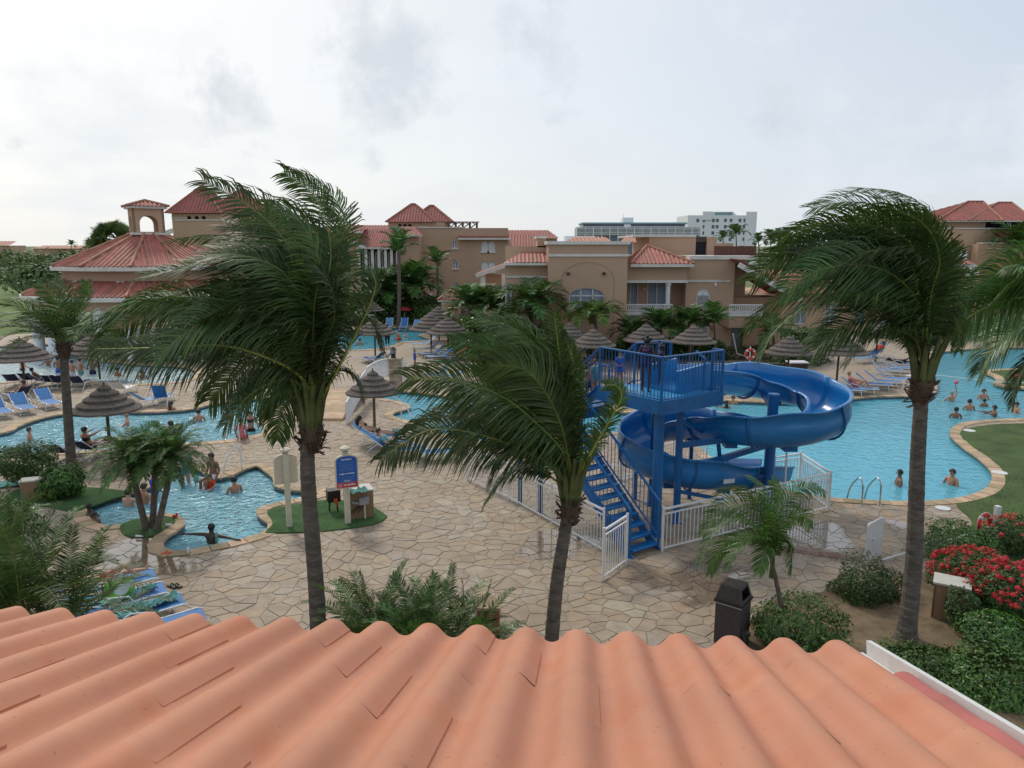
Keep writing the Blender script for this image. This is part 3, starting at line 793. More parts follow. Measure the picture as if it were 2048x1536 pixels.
def polyface(pts, y, mb=None):
    mb = mb or MB(); tri = tessellate_polygon([[V((p[0], p[1], 0)) for p in pts]]); fs = []
    for t in tri:
        a, b, c = [V(pts[i]) for i in t]
        fs.append(tuple(t) if (b - a).cross(c - a) > 0 else tuple(t[::-1]))
    return mb.add([(p[0], y, p[1]) for p in pts], fs)
def framed(root, pts, y, bars=(), hb=(), pane='glass', rev=.18, fw=.06, frame='white', name='window', sill=None, mat2=None):
    """window with frame outline, mullions, pane; pts outline in xz; y of the wall face"""
    fr = MB(); n = len(pts); yy = y + rev - .05
    for i in range(n):
        a, b = pts[i - 1], pts[i]
        if math.hypot(a[0] - b[0], a[1] - b[1]) > .01: fr.bar((a[0], yy, a[1]), (b[0], yy, b[1]), fw * 1.4, fw * 1.4, up=(0, 1, 0))
    zt = max(p[1] for p in pts); zb = min(p[1] for p in pts); xa = min(p[0] for p in pts); xb = max(p[0] for p in pts)
    def topat(x):
        z = []
        for i in range(n):
            a, b = pts[i - 1], pts[i]
            if (a[0] - x) * (b[0] - x) <= 0 and abs(a[0] - b[0]) > 1e-6: z.append(a[1] + (b[1] - a[1]) * (x - a[0]) / (b[0] - a[0]))
        return max(z) if z else zt
    for x in bars: fr.bar((x, yy, zb), (x, yy, topat(x)), fw, fw)
    for z in hb: fr.bar((xa, yy, z), (xb, yy, z), fw, fw)
    f = obj(name, fr, MAT[frame], root)
    obj('pane', polyface(pts, y + rev), MAT[pane], f)
    if sill: obj('sill', MB().bb(xa - .15, xb + .15, y - .14, y + .06, zb - .16, zb - .01), MAT['trim'], f)
    return f
def X(px, Y): return at(px, 500, Y).x
def Z(py, Y): return at(1024, py, Y).z
def slats(root, x0, x1, z0, z1, y, n, mat, name='louvre'):
    mb = MB()
    for i in range(n):
        z = z0 + (z1 - z0) * (i + .5) / n
        mb.box(((x0 + x1) / 2, y, z), (x1 - x0, .06, (z1 - z0) / n * .55))
    obj(name, mb, MAT[mat], root, kind='stuff')
def balustrade(root, p, q, z0, z1, mat='white', n=None, w=.05, rail=.07):
    b = thing('balustrade', None, None); b.parent = root; b.location = V(p) - woff(root)
    obj('top_rail', MB().bar((p[0], p[1], z1), (q[0], q[1], z1), rail, rail), MAT[mat], b)
    obj('bottom_rail', MB().bar((p[0], p[1], z0 + .08), (q[0], q[1], z0 + .08), rail * .8, rail * .8), MAT[mat], b)
    mb = MB(); L = (V(q[:2]) - V(p[:2])).length; n = n or int(L / .13)
    for i in range(n + 1):
        t = i / n; x, y = p[0] + (q[0] - p[0]) * t, p[1] + (q[1] - p[1]) * t
        mb.bar((x, y, z0 + .08), (x, y, z1), w, w)
    obj('baluster', mb, MAT[mat], b, kind='stuff')
    return b

# ===== the two storey wing facing the slide
YB = 51.0
B = thing('guest_building', 'tan two storey guest building with the wide arched window and red hip roof', 'building', (8, YB, 0))
x0, x1 = X(1097, YB), X(1256, YB); zt = Z(489, YB)
wx0, wx1 = X(1140, YB), X(1211, YB); wz0, wz1, wzs = Z(617, YB), Z(576, YB), Z(592, YB)
op = archp(wx0, wx1, wz0, wzs, wz1, 12)
obj('wall', MB().wall(x0, x1, 0, zt, YB, 9, [op]), MAT['stucco'], B)
fw = framed(B, op, YB, bars=[wx0 + (wx1 - wx0) * .33, wx0 + (wx1 - wx0) * .67], hb=[wzs], pane='curtain', rev=.16, sill=True)
for i in range(26):
    pass
# raised blind arch line
pts = [(x0 + .9, Z(660, YB))] + [(x0 + .9 + (X(1230, YB) - x0 - .9) * (1 - math.cos(math.pi * i / 16)) / 2, Z(560, YB) + (Z(524, YB) - Z(560, YB)) * math.sin(math.pi * i / 16)) for i in range(17)] + [(X(1230, YB), Z(660, YB))]
mb = MB()
for a, b in zip(pts, pts[1:]): mb.bar((a[0], YB - .005, a[1]), (b[0], YB - .005, b[1]), .05, .05, up=(0, 1, 0))
obj('arch_moulding', mb, MAT['stucco_dark'], B)
obj('parapet_cap', MB().bb(x0 - .12, x1 + .12, YB - .15, YB + 9.1, zt, zt + .22), MAT['trim'], B)
obj('string_course', MB().bb(x0 + .0, x1 + .05, YB - .07, YB + .03, Z(513, YB), Z(508, YB)), MAT['trim'], B)
for px in (1137, 1209): obj('floodlight', MB().box((X(px, YB), YB - .12, Z(547, YB)), (.2, .22, .16)), MAT['brown_dark'], B)
# recessed middle bay with balcony under the hip roof
YM = YB + 1.6
mx0, mx1 = X(1262, YB) , X(1350, YM)
bz0, bz1 = Z(622, YM), Z(566, YM)
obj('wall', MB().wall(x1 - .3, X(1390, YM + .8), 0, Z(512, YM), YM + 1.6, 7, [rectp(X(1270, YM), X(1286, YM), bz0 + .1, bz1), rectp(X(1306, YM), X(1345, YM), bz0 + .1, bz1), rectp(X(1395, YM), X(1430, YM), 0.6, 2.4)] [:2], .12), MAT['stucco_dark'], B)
for a, b in ((1270, 1286), (1306, 1345)):
    xa, xb = X(a, YM), X(b, YM)
    framed(B, rectp(xa, xb, bz0 + .1, bz1), YM + 1.6, bars=[xa + (xb - xa) * .5] if b - a > 20 else [], pane='curtain', rev=.1, name='sliding_door')
obj('wall_lamp', MB().ball((X(1299, YM), YM + 1.5, Z(580, YM)), .14), MAT['cream'], B)
obj('balcony_slab', MB().bb(x1, X(1348, YM), YM - .6, YM + 1.6, Z(629, YM), bz0), MAT['trim'], B)
obj('wall', MB().bb(x1, X(1346, YM), YM - .4, YM + 1.5, 0, Z(629, YM)), MAT['stucco'], B)
balustrade(B, (x1 + .05, YM - .5, 0), (X(1346, YM), YM - .5, 0), bz0 + .02, Z(608, YM))
obj('fascia_wall', MB().bb(x1 + .02, X(1374, YM), YM - .35, YM + 1.3, Z(561, YM), Z(530, YM)), MAT['stucco'], B)
obj('string_course', MB().bb(x1, X(1376, YM), YM - .45, YM - .3, Z(565, YM), Z(560, YM)), MAT['trim'], B)
cx = X(1338, YM)
obj('column', MB().lathe([(.2, bz0), (.2, bz0 + .2), (.16, bz0 + .3), (.16, bz1 - .2), (.22, bz1 - .1), (.22, bz1)], (cx, YM - .2, 0), 14), MAT['white'], B, smooth=False)
ez = Z(527, YM - 1); e0, e1 = V((X(1262, YM - 1) + .02, YM - 1, ez)), V((X(1391, YM - 1), YM - 1, ez))
ap = V((X(1300, YM + 1), YM + 2.2, Z(491, YM + 1))); e2 = V((e1.x, YM + 4.4, ez)); e3 = V((e0.x, YM + 4.4, ez))
mb = roofpatch([e0, e1, ap], mb=MB()); roofpatch([e1, e2, ap], mb=mb); roofpatch([e3, e0, ap], mb=mb)
rt = obj('roof', mb, MAT['tile_red'], B)
obj('ridge_cap', ridges(MB(), [(e0, ap), (e1, ap)]), MAT['ridge'], rt)
obj('eave_board', MB().bb(e0.x, e1.x - .03, e0.y + .03, YM + 2, ez - .24, ez - .03), MAT['trim'], B)
# right block
YR = YB + 1.9; rx0, rx1 = X(1375, YR), X(1472, YR); rz = Z(519, YR)
aw = archp(X(1398, YR), X(1424, YR), Z(620, YR), Z(590, YR), Z(577, YR))
gw = rectp(X(1397, YR), X(1424, YR), .7, 2.2)
obj('wall', MB().wall(rx0, rx1, 0, rz, YR, 8, [aw, gw]), MAT['stucco'], B)
f = framed(B, aw, YR, bars=[(aw[0][0] + aw[1][0]) / 2], hb=[Z(590, YR)], pane='white', rev=.12)
slats(f, aw[0][0] + .05, aw[1][0] - .05, Z(619, YR), Z(592, YR), YR + .07, 10, 'grey_box')
f = framed(B, gw, YR, bars=[(gw[0][0] + gw[1][0]) / 2], pane='white', rev=.12)
slats(f, gw[0][0] + .05, gw[1][0] - .05, .75, 2.15, YR + .07, 12, 'grey_box')
obj('string_course', MB().bb(X(1372, YR), X(1463, YR), YR - .06, YR + .02, Z(564, YR), Z(560, YR)), MAT['trim'], B)
obj('wall_lamp', MB().box((X(1434, YR), YR - .06, Z(569, YR)), (.15, .14, .25)), MAT['white'], B)
obj('parapet_cap', MB().bb(X(1380, YR), X(1511, YR), YR - .12, YR + 8, rz, rz + .26), MAT['trim'], B)
obj('wall', MB().bb(rx1, X(1508, YR), YR + 1.5, YR + 8, 0, rz), MAT['stucco'], B)
# upper storey behind
YU = YB + 6
obj('wall', MB().bb(X(1298, YU), X(1391, YU), YU, YU + 8, rz - 1, Z(474, YU)), MAT['stucco'], B)
obj('parapet_cap', MB().bb(X(1265, YU), X(1391, YU), YU - .1, YU + 8, Z(474, YU), Z(470, YU)), MAT['trim'], B)
obj('doorway', MB().bb(X(1389, YU), X(1414, YU), YU + .4, YU + 2, rz, Z(478, YU)), MAT['dark'], B)
obj('door_head', MB().bb(X(1390, YU), X(1414, YU), YU + .3, YU + .38, Z(484, YU), Z(473, YU)), MAT['pavil_wood'], B)
obj('wall', MB().bb(X(1414, YU), X(1433, YU), YU, YU + 4, rz, Z(474, YU)), MAT['stucco'], B)
obj('parapet_wall', MB().bb(X(1432, YU), X(1497, YU), YU + 4, YU + 5, rz, Z(486, YU)), MAT['stucco_light'], B)
wf = thing('screen', None, None); wf.parent = B; wf.location = V((X(1428, YU), YU - 2, rz)) - B.location
for i in range(22):
    a = X(1428 + i * 3.85, YU - 2); b = X(1428 + (i + .93) * 3.85, YU - 2)
    obj('fence_board', MB().bb(a, b, YU - 2, YU - 1.95, rz, Z(492, YU - 2) + rnd.uniform(-.02, .02)), MAT['wood_fence'], wf)
# low roof scraps and tank on the flat roof
mb = MB(); roofpatch([(X(1130, YB + 3), YB + 3, Z(484, YB + 3)), (X(1222, YB + 3), YB + 3, Z(484, YB + 3)), (X(1214, YB + 5), YB + 6, Z(473, YB + 6)), (X(1150, YB + 5), YB + 6, Z(474, YB + 6))], .05, .3, mb=mb)
roofpatch([(X(1240, YB + 3), YB + 3, Z(484, YB + 3)), (X(1273, YB + 3), YB + 3, Z(484, YB + 3)), (X(1272, YB + 5), YB + 5.5, Z(475, YB + 5.5)), (X(1250, YB + 5), YB + 5.5, Z(475, YB + 5.5))], .05, .3, mb=mb)
obj('roof', mb, MAT['ridge'], B)
obj('roof_hatch', MB().bb(X(1130, YB + 7), X(1190, YB + 7), YB + 7, YB + 9, zt, Z(472, YB + 7)), MAT['hotel_white'], B)
# left lean-to
YL = YB + 1.2; lz = Z(524, YL)
obj('wall', MB().bb(X(1010, YL), x0, YL + .2, YL + 8, 0, lz - .1), MAT['stucco_light'], B)
obj('upper_wall', MB().bb(X(1010, YL), x0, YL + 3, YL + 8, lz - .1, Z(492, YL)), MAT['stucco_light'], B)
obj('parapet_cap', MB().bb(X(1075, YL), x0 + .05, YL + 2.9, YL + 8, Z(476, YL), Z(471, YL)), MAT['trim'], B)
obj('wall', MB().bb(X(1078, YL), x0, YL + 3, YL + 8, Z(495, YL), Z(476, YL)), MAT['stucco'], B)
mb = roofpatch([(X(1008, YL), YL - .5, lz), (x0 - .02, YL - .5, lz), (x0 - .02, YL + 3, Z(503, YL)), (X(1045, YL), YL + 3, Z(506, YL))], mb=MB())
obj('roof', mb, MAT['tile_red'], B)
obj('eave_board', MB().bb(X(1008, YL) + .02, x0 - .02, YL - .46, YL + 3, lz - .22, lz - .04), MAT['trim'], B)
obj('string_course', MB().bb(X(1012, YL), x0, YL + .12, YL + .22, Z(556, YL), Z(552, YL)), MAT['trim'], B)
for a, b in ((1047, 1062), (1012, 1022)):
    framed(B, rectp(X(a, YL), X(b, YL), Z(610, YL), Z(570, YL)), YL - .02, bars=[], pane='curtain', rev=.05, sill=True)
# right gabled porch and balcony
YG = YB + .3
ga = V((X(1467, YG), YG - .6, Z(536, YG)))
mb = MB(); g1 = V((X(1472, YG), YG - .8, Z(533, YG))); g2 = V((X(1600, YG), YG - .8, Z(596, YG)))
roofpatch([g2, V((g2.x, YG + 6, g2.z)), V((g1.x, YG + 6, g1.z + .7)), V((g1.x, g1.y, g1.z + .35))], mb=mb)
obj('roof', mb, MAT['tile_red'], B)
obj('verge_board', MB().bar((g1.x, YG - .85, g1.z + .15), (g2.x, YG - .85, g2.z - .1), .1, .34, up=(0, 0, 1)), MAT['trim'], B)
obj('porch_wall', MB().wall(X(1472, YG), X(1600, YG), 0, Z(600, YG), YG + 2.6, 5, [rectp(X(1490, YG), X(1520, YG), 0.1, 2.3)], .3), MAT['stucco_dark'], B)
obj('doorway', MB().bb(X(1489, YG), X(1521, YG), YG + 2.92, YG + 2.96, 0.1, 2.35), MAT['curtain'], B)
obj('balcony_slab', MB().bb(X(1462, YG), X(1530, YG), YG - .3, YG + 2.5, Z(632, YG), Z(626, YG)), MAT['trim'], B)
obj('porch_wall', MB().bb(X(1464, YG), X(1530, YG), YG - .2, YG + 2.5, Z(655, YG), Z(632, YG)), MAT['stucco'], B)
balustrade(B, (X(1463, YG), YG - .25, 0), (X(1530, YG), YG - .25, 0), Z(626, YG), Z(609, YG))

# ===== three storey block behind, centre left
YC = 86.0
C = thing('guest_building', 'three storey tan block with twin pyramid tower roofs and a roof pergola', 'building', (-5, YC, 0))
cx0, cx1 = X(838, YC), X(1016, YC); ct = Z(456, YC)
wins = []
sm = [rectp(X(a, YC), X(a + 9, YC), Z(b + 14, YC), Z(b, YC)) for a, b in ((905, 482), (906, 523), (906, 566))]
ar = []
for a in (963, 977):
    for b in (483, 523, 566): ar.append(archp(X(a, YC), X(a + 13, YC), Z(b + 20, YC), Z(b + 7, YC), Z(b, YC), 8))
obj('wall', MB().wall(cx0, cx1, 0, ct, YC, 10, sm + ar, .2), MAT['stucco'], C)
for h in sm: framed(C, h, YC, bars=[(h[0][0] + h[1][0]) / 2], pane='curtain', rev=.14, fw=.07, sill=True)
for h in ar: framed(C, h, YC, bars=[(h[0][0] + h[1][0]) / 2], pane='white', rev=.14, fw=.07, sill=True)
obj('parapet_cap', MB().bb(cx0, X(925, YC), YC - .1, YC + 3, ct, ct + .12), MAT['trim'], C)
z1 = Z(475, YC); mb = MB()
p = [V((X(917, YC), YC - .8, z1)), V((cx1 + .5, YC - .8, z1)), V((X(978, YC), YC + 4, Z(458, YC + 2))), V((X(935, YC), YC + 4, Z(458, YC + 2)))]
roofpatch(p, mb=mb); rt = obj('roof', mb, MAT['tile_far'], C); obj('ridge_cap', ridges(MB(), [(p[0], p[3]), (p[1], p[2])]), MAT['ridge'], rt)
obj('eave_board', MB().bb(p[0].x, p[1].x, YC - .8, YC - .1, z1 - .25, z1 - .05), MAT['trim'], C)
# tower with two pyramids
YT = YC + 6; tx0, tx1 = X(778, YT), X(890, YT); tz = Z(445, YT)
obj('tower_wall', MB().wall(tx0, tx1, 0, tz, YT, 9, [archp(X(a, YT), X(a + 8, YT), Z(452.5, YT), Z(451, YT), Z(448, YT), 5) for a in (797, 807, 817)], .3), MAT['stucco_light'], C)
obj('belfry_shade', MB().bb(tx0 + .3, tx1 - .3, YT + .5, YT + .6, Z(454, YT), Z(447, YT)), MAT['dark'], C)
obj('string_course', MB().bb(tx0 - .05, X(860, YT), YT - .1, YT + .02, Z(455, YT), Z(453, YT)), MAT['trim'], C)
for a, b, apx, apy, dy in ((772, 872, 822, 408, 0), (815, 905, 862, 411, 1.6)):
    YY = YT - .6 + dy; z = Z(444, YY); a_, b_ = X(a, YY), X(b, YY); hy = (b_ - a_) / 2
    hip(C, a_, b_, YY, YY + 2 * hy, z, Z(apy, YY + hy) - z, ridge=.25, mat='tile_far', amp=.03, wave=.35, fascia=False)
YP = YC + 3; mb = MB()
for px in (898, 912, 926, 940, 954): mb.bb(X(px, YP) - .12, X(px, YP) + .12, YP, YP + .24, ct, Z(446, YP))
for i in range(10): mb.bb(X(890 + i * 7, YP) - .06, X(890 + i * 7, YP) + .06, YP - 1, YP + 4, Z(446, YP), Z(444.5, YP))
mb.bb(X(868, YP), X(959, YP), YP - .05, YP + .2, Z(445, YP), Z(443, YP)); 
for i in range(4): mb.bar((X(898 + i * 14, YP), YP + .1, ct), (X(912 + i * 14, YP), YP + .1, Z(446, YP)), .12)
obj('pergola', mb, MAT['pavil_wood'], C)
# left part with veranda
YV = YC - 3
obj('wall', MB().bb(X(690, YV), X(714, YV), YV, YV + 9, 0, Z(465, YV)), MAT['stucco'], C)
obj('wall', MB().bb(X(795, YV), X(838, YV), YV, YV + 9, 0, Z(472, YV)), MAT['stucco'], C)
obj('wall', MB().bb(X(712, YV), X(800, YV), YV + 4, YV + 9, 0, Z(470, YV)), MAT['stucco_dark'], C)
mb = MB(); z0 = Z(494, YV)
roofpatch([(X(712, YV), YV - .8, z0), (X(800, YV), YV - .8, z0), (X(800, YV), YV + 4, Z(457, YV)), (X(716, YV), YV + 4, Z(457, YV))], mb=mb)
roofpatch([(X(782, YV), YV - 1.2, Z(470, YV)), (X(848, YV), YV - 1.2, Z(470, YV)), (X(820, YV), YV + 4, Z(452, YV)), (X(785, YV), YV + 4, Z(452, YV))], mb=mb)
roofpatch([(X(668, YV), YV - 1.0, Z(462, YV)), (X(726, YV), YV - 1.0, Z(462, YV)), (X(720, YV), YV + 5, Z(449, YV)), (X(668, YV), YV + 5, Z(446, YV))], mb=mb)
obj('roof', mb, MAT['tile_far'], C)
mb = MB().bb(X(782, YV), X(848, YV), YV - 1.15, YV - .95, Z(473, YV), Z(470.5, YV)).bb(X(716, YV), X(800, YV), YV - .8, YV - .6, Z(498, YV), Z(494.5, YV)).bb(X(668, YV), X(728, YV), YV - .98, YV - .8, Z(466, YV), Z(462.5, YV)).bar((X(700, YV), YV - .9, Z(482, YV)), (X(735, YV), YV - .9, Z(496, YV)), .12, .3)
obj('eave_board', mb, MAT['trim'], C)
mb = MB()
for px in (719, 733, 746, 759, 772, 784, 796): obj('column', MB().bb(X(px, YV) - .14, X(px, YV) + .14, YV - .5, YV - .22, 0, Z(496, YV)), MAT['trim'], C)
obj('window_wall', MB().bb(X(716, YV), X(795, YV), YV + 1.5, YV + 1.6, 2.8, Z(498, YV)), MAT['brown_dark'], C)
for i in range(6):
    a = 718 + i * 13.2; framed(C, rectp(X(a + 2, YV), X(a + 10, YV), Z(558, YV), Z(505, YV)), YV + 1.38, bars=[X(a + 6, YV)], pane='curtain', rev=.05, fw=.08)
# low red porch roof and pink kiosk roof
mb = MB(); roofpatch([(X(833, YV), YV - 1, Z(563, YV)), (X(874, YV), YV - 1, Z(563, YV)), (X(845, YV), YV + 2, Z(551, YV)), (X(833, YV), YV + 2, Z(551, YV))], mb=mb); obj('roof', mb, MAT['tile_red'], C)
obj('wall', MB().bb(X(836, YV), X(872, YV), YV - .6, YV + 2, 0, Z(563, YV)), MAT['stucco'], C)
obj('door', MB().bb(X(858, YV), X(864, YV), YV - .66, YV - .6, .1, 2.3), MAT['trim'], C)
# long far roofs on the skyline
YF = 122.0
Fq = thing('guest_building', 'long red tiled roof running along the skyline behind the twin pyramids', 'building', (0, YF, 0))
for a, b, py, pt in ((645, 800, 466, 449), (870, 1118, 476, 459)):
    mb = roofpatch([(X(a, YF), YF, Z(py, YF)), (X(b, YF), YF, Z(py, YF)), (X(b - 18, YF), YF + 7, Z(pt, YF + 7) - .2), (X(a + 10, YF), YF + 7, Z(pt, YF + 7))], .05, .5, mb=MB())
    obj('roof', mb, MAT['tile_far'], Fq); obj('wall', MB().bb(X(a + 3, YF), X(b - 3, YF), YF + 1, YF + 12, 0, Z(py, YF)), MAT['stucco_light'], Fq)
# veranda seen in the gap left of the near wing
YW = 70.0
G = thing('guest_building', 'red roofed veranda wing in the gap left of the arched window building', 'building', (X(1040, YW), YW, 0))
mb = roofpatch([(X(1022, YW), YW, Z(493, YW)), (X(1078, YW), YW, Z(495, YW)), (X(1078, YW), YW + 5, Z(466, YW)), (X(1016, YW), YW + 5, Z(466, YW))], mb=MB())
obj('roof', mb, MAT['tile_far'], G); obj('wall', MB().bb(X(1016, YW), X(1100, YW), YW + 2, YW + 8, 0, Z(494, YW)), MAT['brown_dark'], G)
obj('eave_board', MB().bb(X(1022, YW), X(1078, YW), YW - .1, YW + .05, Z(497, YW), Z(493.5, YW)), MAT['trim'], G)
for px in (1030, 1042, 1054, 1066): obj('column', MB().bb(X(px, YW) - .12, X(px, YW) + .12, YW, YW + .2, Z(520, YW), Z(496, YW)), MAT['trim'], G)
obj('balcony_slab', MB().bb(X(1016, YW), X(1076, YW), YW - .3, YW + 2, Z(516, YW), Z(510, YW)), MAT['trim'], G)
obj('wall', MB().bb(X(1017, YW), X(1076, YW), YW - .1, YW + 2, 0, Z(516, YW)), MAT['stucco_light'], G)
# white gabled porch at (950..1010, 530..560)
YH = 63.0
H_ = thing('porch', 'white edged sloping porch roof beside the clump palms', 'porch', (X(985, YH), YH, 0))
a, b = V((X(951, YH), YH, Z(552, YH))), V((X(1011, YH), YH, Z(531, YH)))
obj('verge_board', MB().bar(a, b, .12, .3), MAT['trim'], H_)
mb = roofpatch([a + V((0, .1, .12)), a + V((0, 5, .12)), b + V((0, 5, .12)), b + V((0, .1, .12))], mb=MB()); obj('roof', mb, MAT['tile_red'], H_)
for px in (965, 1008): obj('column', MB().bb(X(px, YH) - .2, X(px, YH) + .2, YH + .1, YH + .5, 0, Z(548, YH)), MAT['trim'], H_)
obj('wall', MB().bb(X(960, YH), X(1012, YH), YH + 3, YH + 5, 0, Z(552, YH)), MAT['stucco_light'], H_)
# small pink kiosk roof
YK = 62.0
K = thing('kiosk', 'small kiosk with a faded pink hip roof between parasols and clump palms', 'kiosk', (X(905, YK), YK, 0))
hip(K, X(873, YK), X(925, YK), YK, YK + 2.4, Z(600, YK), Z(582, YK) - Z(600, YK), mat='tile_far', amp=.02, wave=.3)
obj('wall', MB().bb(X(880, YK), X(918, YK), YK + .3, YK + 2, 0, Z(600, YK)), MAT['stucco_light'], K)

# ===== left tower building
YD = 90.0
D = thing('hotel_tower', 'tan tower with two red pyramid roofs behind the left palm crown', 'tower', (X(430, YD), YD, 0))
for a, b, apx, apy, eav, dy in ((335, 448, 0, 372, 426, 0), (410, 525, 0, 380, 428, 2)):
    YY = YD + dy; z = Z(eav, YY); a_, b_ = X(a, YY), X(b, YY); hy = (b_ - a_) / 2
    hip(D, a_, b_, YY, YY + 2 * hy, z, Z(apy, YY + hy) - z, ridge=.2, mat='tile_far', amp=.04, wave=.4, fascia=False)
obj('tower_wall', MB().wall(X(343, YD), X(520, YD), 0, Z(427, YD), YD + .8, 9, [archp(X(a, YD), X(a + 9, YD), Z(438, YD), Z(436, YD), Z(431, YD), 6) for a in (373, 388, 402)], .35), MAT['stucco_light'], D)
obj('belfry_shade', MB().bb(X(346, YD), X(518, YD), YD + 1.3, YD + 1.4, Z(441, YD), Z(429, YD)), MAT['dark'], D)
obj('string_course', MB().bb(X(343, YD), X(373, YD), YD + .7, YD + .8, Z(436, YD), Z(434, YD)), MAT['trim'], D)
obj('front_wall', MB().bb(X(372, YD), X(560, YD), YD - 2, YD + .8, 0, Z(441, YD - 2)), MAT['stucco'], D)
obj('parapet_cap', MB().bb(X(371, YD), X(560, YD), YD - 2.1, YD + .75, Z(441, YD - 2), Z(439, YD - 2)), MAT['trim'], D)
obj('verge_board', MB().bar((X(330, YD), YD - 3, Z(476, YD)), (X(372, YD), YD - 3, Z(462, YD)), .2, .5), MAT['trim'], D)
obj('wall', MB().bb(X(520, YD), X(700, YD), YD - 1, YD + 6, 0, Z(470, YD)), MAT['stucco_light'], D)
obj('roof', roofpatch([(X(515, YD), YD - 1.5, Z(470, YD)), (X(700, YD), YD - 1.5, Z(470, YD)), (X(700, YD), YD + 5, Z(452, YD)), (X(520, YD), YD + 5, Z(452, YD))], mb=MB()), MAT['tile_far'], D)

# ===== pavilion with belvedere (swim up bar)
cx, cy = X(298, 57), 57.0
Pv = thing('bar_pavilion', 'round poolside pavilion with two tier tiled roof and arched belvedere', 'pavilion', (cx, cy, 0))
def polar(r, k, n, z, off=0): a = 2 * math.pi * (k + off) / n; return V((cx + r * math.sin(a), cy - r * math.cos(a), z))
def cone_roof(n, r0, z0, r1, z1, off, name='roof'):
    mb = MB(); rg = []
    for k in range(n):
        roofpatch([polar(r0, k, n, z0, off), polar(r0, k + 1, n, z0, off), polar(r1, k + 1, n, z1, off), polar(r1, k, n, z1, off)], .05, .32, mb=mb); rg.append((polar(r0, k, n, z0, off), polar(r1, k, n, z1, off)))
    rt = obj(name, mb, MAT['tile_red'], Pv); obj('ridge_cap', ridges(MB(), rg, .11), MAT['ridge'], rt)
ZE = Z(533, 51.5); ZT = Z(468, 57)
cone_roof(12, 6.6, ZE, 1.15, ZT, .5)
obj('eave_board', MB().lathe([(6.45, ZE - .3), (6.55, ZE - .3), (6.55, ZE - .03), (6.4, ZE - .03)], (cx, cy, 0), 24), MAT['trim'], Pv)
obj('beam', MB().lathe([(5.6, ZE - 1.0), (5.85, ZE - 1.0), (5.85, ZE - .3), (5.6, ZE - .3), (0, ZE - .35)], (cx, cy, 0), 24), MAT['stucco'], Pv)
ZL0, ZL1 = Z(592, 50), Z(540, 55)
cone_roof(12, 8.6, ZL0, 4.6, ZL1 - .2, .5)
obj('eave_board', MB().lathe([(8.45, ZL0 - .32), (8.58, ZL0 - .32), (8.58, ZL0 - .04), (8.4, ZL0 - .04)], (cx, cy, 0), 24), MAT['trim'], Pv)
obj('beam', MB().lathe([(7.6, ZL0 - 1.0), (7.85, ZL0 - 1.0), (7.85, ZL0 - .32), (7.6, ZL0 - .32)], (cx, cy, 0), 24), MAT['stucco'], Pv)
obj('core_wall', MB().lathe([(4.4, 0), (4.4, ZE - .4)], (cx, cy, 0), 16), MAT['brown_dark'], Pv)
for k in range(10):
    q = polar(5.5, k, 10, 0, .16); obj('column', MB().lathe([(.42, 3.6), (.42, ZE - 1)], (q.x, q.y, 0), 14), MAT['white'], Pv, smooth=False)
for k in range(12):
    q = polar(7.7, k, 12, 0, .0); obj('column', MB().lathe([(.36, -.3), (.36, ZL0 - .9)], (q.x, q.y, 0), 14), MAT['white'], Pv, smooth=False)
obj('bar_counter', MB().lathe([(6.4, -.3), (6.4, 1.0), (6.9, 1.05), (6.9, 1.15), (6.0, 1.15)], (cx, cy, 0), 24), MAT['pavil_wood'], Pv)
# belvedere: four arched faces
ZB0, ZB1 = ZT - .1, Z(415, 57); hw = 1.08
obj('ledge', MB().box((cx, cy, ZB0 + .1), (2.5, 2.5, .16), rz=R(34)), MAT['trim'], Pv)
for k in range(4):
    mbb = MB().wall(-hw, hw, ZB0 + .1, ZB1, -hw, .18, [archp(-.62, .62, ZB0 + .25, ZB1 - 1.2, ZB1 - .62, 10)], .18, through=True)
    a = R(34) + k * math.pi / 2
    mbb.v = [tuple(V((cx, cy, q[2])) + V((*rot2(q[:2], a), 0))) for q in mbb.v]
    obj('belvedere_wall', mbb, MAT['stucco_light'], Pv)
c4 = [V((cx, cy, 0)) + V((*rot2((s * 1.42, t * 1.42), R(34)), ZB1 + .06)) for s, t in ((-1, -1), (1, -1), (1, 1), (-1, 1))]; apx = V((cx, cy, Z(401, 57)))
mb = MB()
for k in range(4): roofpatch([c4[k], c4[(k + 1) % 4], apx], .05, .28, mb=mb)
rt = obj('roof', mb, MAT['tile_red'], Pv); obj('ridge_cap', ridges(MB(), [(c, apx) for c in c4], .1), MAT['ridge'], rt)
obj('eave_board', MB().box((cx, cy, ZB1 - .04), (2.6, 2.6, .16), rz=R(34)), MAT['trim'], Pv)
# low bar annexe roof with thatch and its white side walls
An = thing('bar_annexe', 'low pale roofed bar annexe beside the far left pool', 'bar', (X(330, 48), 48, 0))
obj('wall', MB().bb(X(230, 49), X(440, 49), 49, 53, -.1, 2.3), MAT['trim'], An)
obj('roof', roofpatch([(X(205, 47), 47, 2.3), (X(450, 47), 47, 2.3), (X(440, 51), 51, 3.3), (X(225, 51), 51, 3.3)], .03, .3, mb=MB()), MAT['cabinet'], An)
obj('counter', MB().bb(X(240, 48), X(430, 48), 48, 48.5, 0, 1.1), MAT['pavil_wood'], An)
for px in (240, 290, 340, 390): obj('column', MB().bb(X(px, 47.3) - .12, X(px, 47.3) + .12, 47.3, 47.54, 0, 2.3), MAT['white'], An)

